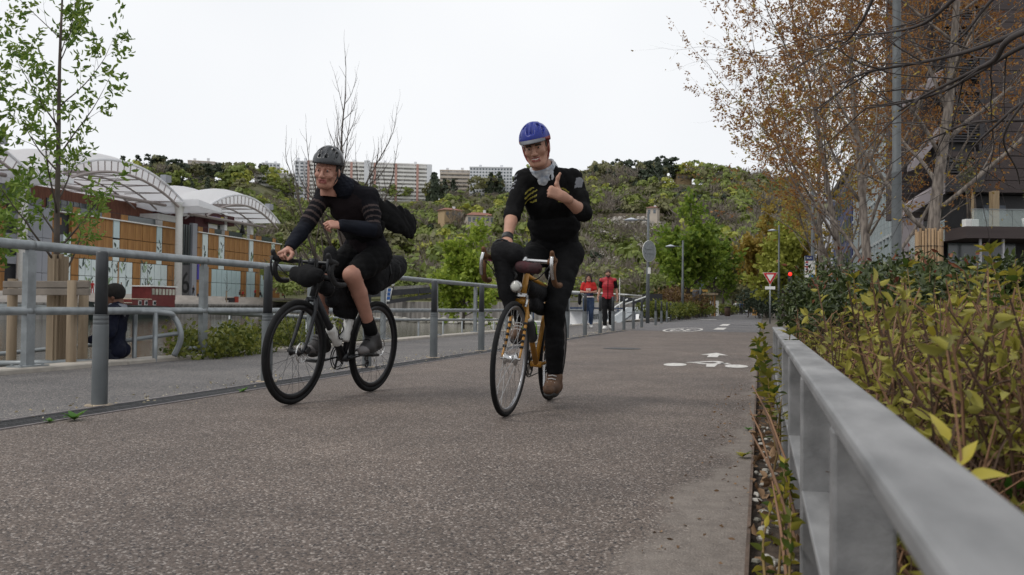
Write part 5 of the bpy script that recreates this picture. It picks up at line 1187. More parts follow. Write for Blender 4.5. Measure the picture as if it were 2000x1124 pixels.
for k, (nm_, mt_) in enumerate((('red_lamp', M('lit_red_lens', (1, .03, .015), .4, emit=1.6, var=0)), ('amber_lamp', m_mdark), ('green_lamp', m_mdark))): b = MB(); b.ell((0, 0, zc+.06-.24*k), (.095, .04, .095), 12); b.obj(nm_, mt_, o, True)
q = base(1581, 27); o = thing('bus_stop_panel', 'bus stop panel with dark blue header and coloured notices', 'sign', q, YAW*.6); Zb = lambda y: hz(1581, y, 27); kx = 27/FPX
b = MB(); b.tube([(-.1, .05, 0), (-.1, .05, Zb(500))], .04, 8); b.obj('post', m_steel, o, True); m_sb = M('sign_blue', (.015, .03, .14), .45, 0, .05, 2)
b = MB(); b.bx(-.13, -.03, Zb(509), .09, .03, Zb(500)); hd_ = b.obj('header', m_sb, o); link('header_lettering', text_mesh('BUS', .085, m_white), hd_, mat=Matrix.Translation((-.02, -.034, Zb(504.5))) @ rotm('X', R(90)))
b = MB(); b.bx(-.13, -.02, Zb(548), .16, .02, Zb(510)); b.obj('panel', m_white, o)
for i, c in enumerate(('sign_red', 'sign_blue', 'sign_red', 'sign_blue', 'sign_red')): b = MB(); b.bx(-.12, -.026, Zb(514+i*4.6), -.05, -.021, Zb(511+i*4.6)); b.obj('route_mark', bpy.data.materials[c], o)
b = MB(); b.bx(-.02, -.026, Zb(546), .14, -.021, Zb(537)); b.obj('blue_notice', M('notice_blue', (.04, .16, .4), .5), o); b = MB(); b.bx(.16, -.02, Zb(549), .19, .02, Zb(511)); b.obj('yellow_edge', M('sign_yellow', (.5, .34, .03), .5), o)

# ================================================================ far end of the path
tb_ = thing('advert_panel', 'white standing panel with a bold black arrow pointing up', 'sign', base(1395.5, 92, .0), YAW*.4); b = MB(); b.prism([(-.42, 0), (.4, 0), (.42, .3), (.42, 1.55), (-.4, 1.55), (-.42, 1.2)], -.06, .06, T=Matrix(((1, 0, 0, 0), (0, 0, -1, 0), (0, 1, 0, 0), (0, 0, 0, 1)))); b.obj('board', m_white, tb_)
b = MB(); b.prism([(-.07, .72), (.07, .72), (.07, 1.1), (.19, 1.1), (0, 1.42), (-.19, 1.1), (-.07, 1.1)], .061, .066, T=Matrix(((1, 0, 0, 0), (0, 0, -1, 0), (0, 1, 0, 0), (0, 0, 0, 1)))); b.obj('arrow', m_black, tb_)
b = MB(); b.bx(-.43, -.055, .02, -.39, .05, 1.5); b.obj('blue_edge', M('edge_blue', (.02, .15, .5), .5), tb_); link('lettering', text_mesh('nc', .48, m_black), tb_, mat=Matrix.Translation((.02, -.066, .28)) @ rotm('X', R(90)))
q = base(1362, 76); b = MB(); b.lathe([(.42, 0), (.42, 2.2), (.36, 2.3)], 18); tag(b.obj('dark_column', m_clad2, None, True, loc=q), 'thick dark cylindrical column beside the street trees', 'column')
ps = thing('timber_shelter', 'small timber post shelter behind the dark column', 'shelter', base(1375, 84), YAW)
for x, y in ((-.5, 0), (1., 0), (-.5, 1.2), (1., 1.2)): b = MB(); b.bx(x-.06, y-.06, 0, x+.06, y+.06, 2.0); b.obj('post', m_wood, ps)
b = MB(); b.bx(-.7, -.3, 2.0, 1.25, 1.5, 2.18); b.obj('roof', m_stake, ps); b = MB(); b.bx(-1.6, -.2, 2.3, .3, .0, 2.5); b.obj('sign_board', M('ochre_board', (.45, .27, .07), .6), ps)
bn_ = thing('litter_bin', 'small brown litter bin right of the white arrow panel', 'litter bin', base(1421, 88)); b = MB(); b.lathe([(.26, 0), (.3, .8), (.3, .85)], 14); b.obj('body', M('brown_bin', (.12, .075, .055), .7), bn_, True); b = MB(); b.lathe([(.32, .85), (.3, .93), (.02, .96)], 14); b.obj('lid', m_black, bn_, True)
# hedges and planting left of the path, beyond the bollards
def shrub(name, label, segs, h, w_, n, mat, ln, seed=0, cat='shrub', z0=0., stems=True, wd_=.55, drp=-.2, sharp=1.):
    """a planting of leafy masses along a line of ground points: stems and foliage"""
    o = thing(name, label, cat); rn = np.random.default_rng(seed); K = len(segs)-1
    nb_ = max(5, int(sum((segs[i+1]-segs[i]).length for i in range(K))/(w_*.45))); C = []
    for i in range(nb_):
        t = K*rn.random(); k = min(int(t), K-1); c = segs[k].lerp(segs[k+1], t-k); r = w_*rn.uniform(.35, .6); C.append((c.x+rn.normal()*w_*.18, c.y+rn.normal()*w_*.18, z0+c.z+h*rn.uniform(.35, .72), r, h*rn.uniform(.25, .36)))
    per = n//nb_; P = []
    for x, y, z, r, hh in C:
        u = rn.normal(size=(per, 3)); u /= np.linalg.norm(u, axis=1)[:, None]; P.append(np.array([x, y, z])+u*np.array([r, r, hh])*rn.uniform(.5, 1.1, (per, 1))**sharp)
    P = np.concatenate(P); P = P[P[:, 2] > z0+.02]
    leaf_obj('foliage', leaves(rn, P, ln, ln*wd_, drp, npts=6 if ln > .04 and n < 9000 else 4), mat, o, 'stuff')
    if stems:
        b = MB()
        for x, y, z, r, hh in C:
            for _ in range(3): b.tube([(x+rn.normal()*.05, y+rn.normal()*.05, z0-.05), (x+rn.normal()*r*.3, y+rn.normal()*r*.3, z)], [.02, .008], 4)
        b.obj('stems', m_bark, o, kind='stuff')
    return o
shrub('hedge', 'bright green clipped hedge behind the last bollards', [base(1275, 44), base(1312, 50), base(1345, 58)], 1.15, 1.3, 5000, lv_hedge, .16, 1, 'hedge')
shrub('hedge', 'green hedge strip left of the white arrow panel', [base(1350, 66), base(1385, 84)], 1.2, 1.4, 3000, lv_hedge, .2, 2, 'hedge')
shrub('hedge', 'green hedge strip right of the white arrow panel', [base(1402, 98), base(1425, 112), base(1440, 130)], 1.3, 1.6, 3000, lv_hedge, .24, 3, 'hedge')
shrub('red_leaved_shrub', 'reddish brown shrub above the green hedge left of the dark column', [base(1312, 56), base(1345, 64)], 2.1, 2.2, 3000, LEAF('reddish_leaf', (.08, .04, .02), (.17, .11, .035)), .2, 4)
tf = thing('low_fence', 'low dark fence in front of the green hedge', 'fence')
for i in range(12): q = base(1312+i*6, 55+i*1.6); b = MB(); b.bx(q.x-.03, q.y-.03, 0, q.x+.03, q.y+.03, .85); b.obj('post', m_clad2, tf)
b = MB(); qa, qb = base(1312, 55, .82), base(1378, 72.6, .82); b.bar(qa, qb, .05, .05); b.obj('rail', m_clad2, tf)
PSt = dict(n=[8, 6, 5, 4], len=[.5, .5, .5, .5], kids=[(13, 13), (5, 6), (3, 3)], ang=[58, 44, 42], up=[0, .03, .04, 0], wob=[.02, .08, .1, .1], start=[.3, .2, .2], rr=[.4, .5, .6], tap=.35)
lv_mid = LEAF('mid_green_leaf', (.11, .18, .025), (.28, .36, .055), .45)
def alley(label, px, dep, h, seed, mat, per=10, ln=.4, r=.2): return tree('street_tree', label, base(px, dep), random.Random(seed), PSt, h, r, mat, per, ln, ln*.7, droop=.15, jit=.2, bark=m_ybark)
alley('big green street tree left of the path, behind the second lamp', 1342, 66, 5.7, 51, lv_mid, 12, .42, .22)
alley('tall green street tree close behind the big street tree', 1395, 88, 6.4, 52, lv_mid, 9, .42, .16)
for i, (px, dep, mt_, lb) in enumerate(((1412, 112, lv_olive, 'thin olive street tree right of the white arrow panel'), (1432, 135, lv_olive, 'thin olive street tree, next beyond along the far path'), (1448, 160, lv_olive, 'hazy olive street tree near the far end of the path'), (1462, 190, lv_rust2, 'russet street tree closing the far end of the path'))): alley(lb, px, dep, 6.6, 60+i, mt_, 8, .5)
alley('yellow green street tree above the give way sign', 1530, 62, 4.6, 71, lv_yel, 10, .38, .15); alley('rust tinted street tree behind the yellow green one', 1497, 96, 7.6, 72, lv_rust2, 9, .5); alley('olive street tree at the end of the blue building', 1560, 86, 7.2, 73, lv_rust2, 9, .5)
shrub('bush', 'dark bush mass closing the far right of the path', [base(1476, 66), base(1500, 80)], 2.6, 2.5, 3000, lv_dark, .26, 6)
# ================================================================ bicycles
def V(*a): return Vector(a)
def bike_matrix(front, rear, lean):
    F_ = Vector((*front, 0)); R_ = Vector((*rear, 0)); x = (F_-R_).normalized(); z = Vector((0, 0, 1)); y = z.cross(x); l = R(lean)
    z2 = z*math.cos(l)+y*math.sin(l); y2 = y*math.cos(l)-z*math.sin(l)
    return Matrix(((x.x, y2.x, z2.x, R_.x), (x.y, y2.y, z2.y, R_.y), (x.z, y2.z, z2.z, 0), (0, 0, 0, 1)))
m_tyre = M('black_rubber_tyre', (.011, .011, .0115), .8, 0, .2, 20, spec=.2); m_rimb = M('black_rim', (.02, .02, .022), .35, .4, .1, 10); m_rims = M('silver_rim', (.3, .3, .31), .3, .8, .1, 10); m_chrome = M('polished_alloy', (.5, .5, .5), .25, .9, .06, 8)
m_frb = M('satin_black_frame', (.014, .015, .018), .4, .1, .15, 6); m_tape = M('black_bar_tape', (.015, .015, .016), .8, 0, .2, 40); m_spk = M('dark_spoke', (.06, .06, .065), .35, .6, .1, 10); m_spks = M('steel_spoke', (.38, .38, .38), .3, .8, .05, 10)
m_bag = M('black_bag_fabric', (.008, .008, .009), .85, 0, .25, 14, bump=.3, spec=.2); m_must = M('mustard_frame_paint', (.36, .17, .022), .4, 0, .14, 9); m_chain = M('oily_chain', (.05, .045, .04), .5, .7, .2, 60); m_leath = M('brown_bar_tape', (.11, .05, .02), .75, 0, .2, 30)
def ring(b, r, t, y=0., n=44, s=10, m=0, c=(0, 0), flat=1.):
    b.tube([(c[0]+r*math.cos(6.2832*i/n), y, c[1]+r*math.sin(6.2832*i/n)) for i in range(n)], t, s, m, closed=True, flat=flat); return b
def wheel(bike, x, w, tw, rim, spoke, nsp, rotor, hubm, deep=.0, dyn=False):
    Rw = .34; e = emp('wheel', bike, (x, 0, Rw)); b = ring(MB(), Rw-tw, tw, n=64); b.obj('tyre', m_tyre, e, True)
    rr = Rw-2*tw+.004; b = MB(); n = 56; o = []
    for i in range(n):
        a = 6.2832*i/n; c, s = math.cos(a), math.sin(a); o += [(r_*c, y_, r_*s) for r_, y_ in ((rr, .011), (rr, -.011), (rr-.018-deep, -.008), (rr-.024-deep, 0), (rr-.018-deep, .008))]
    b.add(o, [(i*5+j, i*5+(j+1) % 5, ((i+1) % n)*5+(j+1) % 5, ((i+1) % n)*5+j) for i in range(n) for j in range(5)]); b.obj('rim', rim, e, True)
    hr = .03 if dyn else .02; TX = rotm('X', R(90)); b = MB(); b.lathe([(.008, -.06), (.008, -.045), (hr+.008, -.036), (hr+.008, -.03), (hr*.8, -.026), (hr*.8, .026), (hr+.008, .03), (hr+.008, .036), (.008, .045), (.008, .06)], 14, T=TX); b.obj('hub', hubm, e, True)
    b = MB()
    for i in range(nsp):
        a = 6.2832*i/nsp; s = 1 if i % 2 else -1; a2 = a+(.9 if i % 4 < 2 else -.9); b.tube([((hr+.004)*math.cos(a2), s*.032, (hr+.004)*math.sin(a2)), ((rr-.015)*math.cos(a), 0, (rr-.015)*math.sin(a))], .0013, 4, cap=False)
    b.obj('spokes', spoke, e, kind='stuff')
    if rotor:
        b = MB(); ring(b, .066, .0045, .05, 30, 5, flat=.4)
        for i in range(6): a = 1.047*i; b.bar((.018*math.cos(a), .05, .018*math.sin(a)), (.064*math.cos(a+.5), .05, .064*math.sin(a+.5)), .005, .003)
        b.obj('brake_disc', m_chrome, e)
    return e
def bicycle(name, label, T, fr, fork, rimm, spk, nsp, disc, tape, hubm, thick, tw, barz=.925, steel=False, crank=0.):
    o = thing(name, label, 'bicycle', mat=T); TX = rotm('X', R(90))
    wheel(o, 1.0, 0, tw, rimm, spk, nsp, disc, hubm, .012 if disc else 0, dyn=steel); wheel(o, 0, 0, tw, rimm, spk, nsp, disc, hubm, .012 if disc else 0)
    bb, st, hb, ht = V(.42, 0, .275), V(.245, 0, .80), V(.845, 0, .70), V(.792, 0, .865)
    b = MB(); s = thick
    b.tube([bb, ht*.12+hb*.88], [.019*s, .018*s], 12).tube([bb, st], .0155*s, 12).tube([st-(st-bb)*.06, ht*.85+hb*.15], .0145*s, 12).tube([hb, ht], .02*s, 12)
    for y in (-1, 1):
        b.tube([V(.41, y*.028, .275), V(.3, y*.048, .29), V(.0, y*.064, .34)], [.011*s, .009*s, .008*s], 8); b.tube([st-(st-bb)*.08+V(0, y*.014, 0), V(.1, y*.045, .52), V(.0, y*.064, .34)], [.008*s, .0075*s, .007*s], 8)
    b.lathe([(.021*s, -.036), (.021*s, .036)], 14, T=Matrix.Translation(bb) @ TX); b.obj('frame', fr, o, True)
    f = MB(); cr = V(.852, 0, .68)
    for y in (-1, 1): f.tube(curve([cr+V(0, y*.028, .01), V(.885, y*.047, .6), V(.95, y*.052, .43), V(1.0, y*.054, .34)], 5), [.0125*s*(1-.45*i/15) for i in range(16)], 10)
    f.bar(cr+V(0, -.04, .0), cr+V(0, .04, 0), .032, .03); fk = f.obj('fork', fork, o, True)
    b = MB(); b.tube([st, V(.20, 0, .95)], .0135, 12); b.obj('seatpost', m_frb if not steel else m_chrome, o, True)
    F = Field((-.02, -.1, .9), (.36, .1, 1.02), .006); F.ell((.1, 0, .965), (.075, .07, .022), None, .03); F.cap((.12, 0, .967), (.3, 0, .962), .03, .018, .03, ((0, 0, 1), 1.5)); skin('saddle', F.net(), m_frb, o)
    xb, zb = .885, barz; b = MB(); b.tube([ht, V(.775, 0, .9)], .0175, 12).tube([V(.777, 0, .895), V(xb, 0, zb)], .0165, 12).lathe([(.024, -.02), (.024, .02)], 12, T=Matrix.Translation((xb, 0, zb)) @ TX); b.obj('stem', m_frb if not steel else m_chrome, o, True)
    h = emp('handlebar', o)
    pth = lambda y: curve([V(xb, 0, zb), V(xb, y*.12, zb), V(xb+.008, y*.185, zb), V(xb+.055, y*.207, zb+.004), V(xb+.098, y*.212, zb-.02), V(xb+.1, y*.215, zb-.075), V(xb+.055, y*.219, zb-.125), V(xb-.01, y*.222, zb-.135), V(xb-.055, y*.223, zb-.132)], 5)
    b = MB(); b.tube(pth(1)[:9], .013, 10).tube(pth(-1)[:9], .013, 10); b.obj('bar', m_frb if not steel else m_chrome, h, True)
    for y in (-1, 1):
        b = MB(); b.tube(pth(y)[7:], .0168, 10); b.obj('bar_tape', tape, h, True)
        F = Field(tuple(V(xb+.04, y*.21-.05, zb-.1)), tuple(V(xb+.19, y*.21+.05, zb+.1)), .005); F.chain([V(xb+.07, y*.21, zb+.006), V(xb+.12, y*.21, zb+.012), V(xb+.143, y*.21, zb+.05)], [.019, .018, .016 if not steel else .013], .015); skin('brake_hood', F.net(), m_tape if not steel else m_leath, h)
        b = MB(); b.tube(curve([V(xb+.14, y*.21, zb+.03), V(xb+.152, y*.213, zb-.01), V(xb+.142, y*.217, zb-.06), V(xb+.115, y*.22, zb-.105)], 4), .0085 if not steel else .0105, 8, flat=.6); b.obj('brake_lever', m_frb if not steel else m_chrome, h, True)
    # drivetrain on the right hand side (negative y)
    c = emp('crankset', o, tuple(bb)); b = MB(); ring(b, .088, .005, -.045, 40, 6, flat=.6); ring(b, .07, .004, -.041, 32, 5)
    for i in range(5): a = 1.2566*i; b.bar((0, -.045, 0), (.085*math.cos(a), -.045, .085*math.sin(a)), .014, .006)
    b.obj('chainring', m_frb if not steel else m_chain, c)
    for sgn, y in ((1, -1), (-1, 1)):
        a = crank+(0 if sgn > 0 else math.pi); e = V(.17*math.cos(a), y*.075, .17*math.sin(a)); b = MB(); b.bar((0, y*.055, 0), e, .024, .013); b.obj('crank_arm', m_frb if not steel else m_chrome, c, bev=.004)
        b = MB(); b.box(e+V(0, y*.05, 0), (.09, .085, .02)); b.obj('pedal', m_black, c, bev=.004)
    b = MB(); b.tube([V(.42, -.043, .365), V(.2, -.04, .38), V(0, -.04, .385)], .004, 5).tube([V(.42, -.043, .187), V(.2, -.04, .2), V(.02, -.04, .2), V(-.01, -.04, .21), V(.02, -.04, .25), V(-.03, -.04, .31)], .004, 5); b.obj('chain', m_chain, o)
    b = MB(); [b.lathe([(r_, y_), (r_, y_+.003)], 20, T=Matrix.Translation((0, 0, .34)) @ TX) for r_, y_ in ((.045, .032), (.04, .038), (.034, .044), (.028, .05))]; b.obj('cassette', m_chain, o)
    b = MB(); b.bar((0, -.055, .32), (.012, -.05, .2), .02, .012); ring(b, .02, .006, -.042, 12, 6, c=(.015, .2)); ring(b, .02, .006, -.042, 12, 6, c=(.03, .25)); b.obj('derailleur', m_black, o)
    b = MB(); b.tube(curve([V(xb+.12, .2, zb-.02), V(xb+.06, .12, zb-.1), V(.86, .05, .8), V(.87, .03, .7)], 4), .0035, 5).tube(curve([V(xb+.12, -.2, zb-.02), V(xb+.06, -.12, zb-.11), V(.82, -.05, .78), V(.6, -.03, .56)], 4), .0035, 5); b.obj('cable', m_black, o)
    return o
T1 = bike_matrix((-2.91, 5.21), (-2.81, 6.20), 4); T2 = bike_matrix((-1.437, 5.044), (-1.407, 6.074), 4)
bk1 = bicycle('gravel_bicycle', 'matt black gravel bicycle with bags and two white bottles, ridden by the left cyclist', T1, m_frb, m_frb, m_rimb, m_spk, 24, True, m_tape, m_black, 1.35, .019, crank=-.15)
b = MB(); b.bar((.955, .07, .37), (.985, .064, .34), .03, .03); b.obj('brake_caliper', m_black, bk1)
bk2 = bicycle('touring_bicycle', 'mustard yellow steel touring bicycle with drop bars, ridden by the thumbs-up cyclist', T2, m_must, m_must, m_rims, m_spks, 32, False, m_leath, m_chrome, .95, .0155, steel=True, crank=math.pi/2+.15)
# wrapped bands on the yellow fork, front brake, dynamo lamp, mudguard stay
for y in (-1, 1):
    for i in range(5): t = .2+i*.15; p = V(.885, y*.047, .6).lerp(V(.985, y*.053, .37), t); q_ = V(.885, y*.047, .6).lerp(V(.985, y*.053, .37), t+.05); b = MB(); b.tube([p, q_], .0125, 10); b.obj('tape_band', m_black, bk2, True)
b = MB(); b.tube(curve([V(.875, -.035, .715), V(.9, -.045, .68), V(.905, -.04, .65)], 4), .009, 6).tube(curve([V(.875, .035, .715), V(.9, .045, .68), V(.905, .04, .65)], 4), .009, 6).bar((.872, -.035, .718), (.872, .035, .718), .014, .02); b.obj('brake_caliper', m_chrome, bk2)
b = MB(); b.tube([V(.87, 0, .72), V(.93, -.01, .745)], .006, 6); lb_ = b.obj('lamp_bracket', m_chrome, bk2)
b = MB(); b.lathe([(.012, -.05), (.03, -.03), (.037, 0), (.034, .012), (.004, .014)], 16, T=Matrix.Translation((.955, -.012, .765)) @ rotm('Y', R(90))); b.obj('headlamp', m_chrome, bk2, True); b = MB(); b.lathe([(.03, 0), (.024, .008), (.003, .011)], 14, T=Matrix.Translation((.968, -.012, .765)) @ rotm('Y', R(90))); b.obj('lamp_lens', M('lamp_lens_glass', (.45, .45, .42), .1, 0, .05, 4), lb_, True)
def lumpbag(name, label, T, prims, h=.008, mat=m_bag, k=.04, seed=1, amp=.004, strap=None):
    P = np.array([p[0] for p in prims]+[p[1] for p in prims]); mr = max(p[2] for p in prims)+.03; F = Field(P.min(0)-mr, P.max(0)+mr, h)
    for a, c, r, fl in prims: F.cap(a, c, r, r, k, ((0, 1, 0), fl) if fl else None)
    F.wrinkle(amp, 45, seed); v, f = F.net(); o = link(name, npmesh(name, v, f, mat, True)); o.matrix_world = T; tag(o, label, 'bag')
    if strap:
        b = MB()
        for q in strap: b.tube(q, .007, 5)
        b.obj('strap', m_black, o)
    return o
loop = lambda c, ry, rz: [(c[0], c[1]+ry*math.cos(i*.5236), c[2]+rz*math.sin(i*.5236)) for i in range(13)]
lumpbag('frame_bag', 'black frame bag filling the upper triangle of the dark bicycle', T1, [((.34, 0, .74), (.72, 0, .76), .045, 0), ((.34, 0, .66), (.62, 0, .68), .045, 0), ((.38, 0, .58), (.52, 0, .6), .035, 0), ((.34, 0, .74), (.36, 0, .6), .04, 0)], strap=[loop((.5, 0, .77), .052, .06), loop((.68, 0, .76), .05, .06)])
lumpbag('saddle_bag', 'long black saddle bag behind the left cyclist', T1, [((.16, 0, .88), (-.2, 0, .92), .085, 0), ((.1, 0, .8), (-.12, 0, .88), .075, 0), ((-.1, 0, .93), (-.26, 0, .96), .075, 0)], strap=[loop((0, 0, .89), .1, .115), loop((-.14, 0, .91), .098, .1)])
lumpbag('handlebar_bag', 'small round black bag hung below the bars of the dark bicycle', T1, [((.94, -.07, .84), (.94, .07, .84), .05, 0), ((.9, 0, .86), (.94, 0, .81), .048, 0)], strap=[loop((.93, -.06, .87), .012, .08), loop((.93, .06, .87), .012, .08)])
lumpbag('stem_bag', 'little black pouch standing beside the stem of the dark bicycle', T1, [((.8, .07, .9), (.79, .07, 1.0), .04, 0)], .007)
lumpbag('frame_bag', 'black frame bag inside the mustard yellow bicycle', T2, [((.36, 0, .73), (.72, 0, .76), .042, 0), ((.4, 0, .63), (.62, 0, .66), .038, 0)])
lumpbag('handlebar_bag', 'large drooping black bag on the right side of the yellow bicycle bars', T2, [((.93, -.13, .97), (.92, -.05, .96), .058, 0), ((.92, -.12, .92), (.89, -.085, .74), .058, 1.1), ((.89, -.085, .74), (.88, -.06, .62), .036, 1.1)], strap=[loop((.93, -.13, .98), .062, .06), loop((.93, -.06, .96), .06, .062), loop((.905, -.1, .83), .07, .03)])
lumpbag('bar_roll', 'dark red and black roll strapped to the yellow bicycle bars', T2, [((.94, .0, .885), (.94, .1, .88), .03, 0)], mat=M('dark_red_roll', (.06, .01, .015), .8, 0, 0, 9, col2=(.012, .012, .012)), strap=[loop((.94, .03, .883), .01, .036), loop((.94, .08, .88), .01, .036)])
lumpbag('saddle_bag', 'small black bag under the saddle of the thumbs-up cyclist', T2, [((.1, 0, .88), (-.06, 0, .87), .07, 0)], strap=[loop((.02, .0, .88), .078, .08)])
def bottle(label, T, a, d, body, cap_, cage, r=.036, ln=.19):
    o = thing('water_bottle', label, 'bottle', mat=T); z = Vector(d).normalized(); x = z.orthogonal().normalized(); y = z.cross(x); Q = Matrix(((x.x, y.x, z.x, a[0]), (x.y, y.y, z.y, a[1]), (x.z, y.z, z.z, a[2]), (0, 0, 0, 1)))
    b = MB(); b.lathe([(r*.85, 0), (r, .012), (r, ln*.55), (r*.9, ln*.62), (r, ln*.7), (r*.95, ln*.84), (r*.6, ln*.9)], 18, T=Q); b.obj('body', body, o, True); b = MB(); b.lathe([(r*.75, ln*.87), (r*.72, ln*.96), (r*.3, ln), (r*.28, ln*1.08), (.004, ln*1.1)], 14, T=Q); b.obj('cap', cap_, o, True)
    cg = thing('bottle_cage', ('green' if cage.name.startswith('lime') else 'black')+' cage holding the '+label, 'bottle cage', mat=T @ Q); b = MB()
    for s in (1, -1): b.tube(curve([(-.04, s*.012, .0), (.0, s*.042, .03), (.03, s*.03, .07), (.0, s*.043, .12), (-.038, s*.02, .135)], 4), .0045, 6)
    b.tube([(-.042, .012, 0), (-.042, .012, .135)], .004, 5); b.tube([(-.042, -.012, 0), (-.042, -.012, .135)], .004, 5); b.obj('cage_wire', cage, cg, True)
m_wbot = M('translucent_white_bottle', (.6, .6, .58), .4, 0, .06, 6); m_lime = M('lime_green_plastic', (.2, .42, .02), .4, 0, .06, 6); m_gbot = M('dark_smoke_bottle', (.03, .032, .035), .3, 0, .1, 6)
bottle('white bottle on the front tube of the dark bicycle', T1, (.50, .0, .375), (.41, 0, .41), m_wbot, m_black, m_black); bottle('white bottle on the seat tube of the dark bicycle', T1, (.425, .0, .39), (-.175, 0, .525), m_wbot, m_black, m_black)
bottle('dark bottle on the yellow bicycle frame', T2, (.56, .0, .44), (.41, 0, .41), m_gbot, m_white, m_lime, .037, .21)
pk = MB(); pk.lathe([(.018, -.03), (.018, .03)], 12, T=T2 @ Matrix.Translation((.887, -.19, .925)) @ rotm('X', R(90))); tag(pk.obj('pink_bar_wrap', M('pink_wrap', (.5, .05, .3), .6), None, True), 'bright pink wrap on the right side of the yellow bicycle bars', 'wrap')

# ================================================================ riders
m_skin = M('tanned_skin', (.37, .2, .14), .55, 0, .1, 14, bump=.04); m_skinp = M('pale_ruddy_skin', (.4, .205, .15), .55, 0, .1, 14, bump=.04); m_lip = M('lips', (.3, .1, .085), .5, 0, .05, 9); m_stub = M('stubbled_skin', (.33, .165, .115), .65, 0, .15, 60); m_hairb = M('dark_brown_hair', (.04, .027, .018), .7, 0, .3, 60, bump=.3); m_eye = M('eye_white', (.3, .28, .26), .3, 0, 0); m_iris = M('dark_iris', (.03, .02, .015), .2, 0, 0); m_teeth = M('teeth', (.7, .66, .6), .4, 0, 0)
m_jers1 = M('charcoal_jersey', (.009, .0085, .011), .9, 0, .2, 10, bump=.2, spec=.12); m_strp = M('brown_grey_stripe', (.06, .045, .043), .85, 0, .1, 10, spec=.15); m_chest = M('plum_grey_front', (.016, .012, .0135), .9, 0, .2, 10, bump=.2, spec=.12); m_blackc = M('black_cloth', (.0065, .0065, .007), .9, 0, .25, 9, bump=.25, spec=.12); m_navyarm = M('dark_navy_sleeve', (.008, .0095, .015), .85, 0, .2, 10, bump=.2, spec=.15); m_yell = M('yellow_print', (.26, .23, .04), .6, 0, .1, 10)
m_shoe = M('dark_shoe', (.03, .028, .028), .6, 0, .3, 14, bump=.15); m_shoeg = M('grey_toe_cap', (.16, .15, .15), .6, 0, .1, 14); m_shoeb = M('brown_shoe', (.085, .045, .025), .7, 0, .3, 14, bump=.2); m_sole = M('dark_sole', (.03, .03, .03), .8); m_sockw = M('grey_white_sock', (.42, .41, .4), .85, 0, .1, 30, bump=.2)
m_buff = M('grey_blue_neck_tube', (.2, .24, .3), .85, 0, 0, 16, col2=(.6, .61, .62), bump=.2); m_hblack = M('black_helmet_shell', (.02, .023, .027), .3, 0, .1, 5, spec=.6); m_hgrey = M('helmet_lining', (.03, .03, .032), .7); m_hblue = M('glossy_blue_helmet', (.006, .018, .2), .35, 0, .1, 5, spec=.35); m_hred = M('red_helmet_band', (.2, .02, .02), .4); m_peak = M('grey_peak', (.12, .125, .14), .6, 0, .1, 5)
def face_mi(hd, B):
    c0 = npv(hd)
    def mi(c):
        q = (c-c0)@B.T; l, f, u = np.abs(q[:, 0]), q[:, 1], q[:, 2]; r = np.zeros(len(c), np.int32)
        r[(f > .02) & (u < -.042) & (u > -.14) & (np.linalg.norm(q, axis=1) < .145)] = 2
        r[(f > .07) & (l < .027) & (u < -.05) & (u > -.079)] = 1; r[(f > .068) & (u > .017) & (u < .031) & (l > .012) & (l < .05)] = 3
        return r
    return mi
def build_person(label, T, J, hands, mats, smile=0., hs=.92, h=.012, headh=.0045, handh=.0038, eyes=True, teeth=False, group=None, lsc=1., asc=1., w=1., name='person'):
    o = thing(name, label, 'person', mat=T, group=group); B = basis(J['look'], J.get('lookup', (0, 0, 1))); hd = npv(J['head'])
    VF = join(human_body(J, h, hands, smile, hs, headh=headh, handh=handh, lsc=lsc, asc=asc, w=w)); skin('body', VF, mats, o, face_mi(hd, B))
    if eyes:
        for s in (1, -1):
            e = hd+B[0]*s*.031+B[1]*.0805+B[2]*.006; b = MB(); b.ell(tuple(e), (.0112,)*3, 10); ey = b.obj('eye', m_eye, o, True); b = MB(); b.ell(tuple(e+B[1]*.0062), (.0068,)*3, 8); b.obj('iris', m_iris, ey, True)
    if teeth: b = MB(); b.tube(curve([tuple(hd+B[0]*x+B[1]*(.0885-abs(x)*.32)+B[2]*(-.0645+abs(x)*.12)) for x in (-.022, -.012, 0, .012, .022)], 3), .0052, 6); b.obj('teeth', m_teeth, o, True)
    return o, B, hd
def garment(name, o, J, mats, fn, h=.009, amp=.004, fr=26, seed=1, mi=None, cuts=(), ks=None):
    lo, hi = bounds(J, ks, .26); F = Field(lo, hi, h); fn(F)
    if amp: F.wrinkle(amp, fr, seed)
    for p, n in cuts: F.cut(p, n)
    return skin(name, F.net(), mats, o, mi)
def seg_t(c, a, b): a = npv(a); b = npv(b); return (c-a)@(b-a)/((b-a)@(b-a)), np.linalg.norm((c-a)-np.outer(np.clip((c-a)@(b-a)/((b-a)@(b-a)), 0, 1), b-a), axis=1)
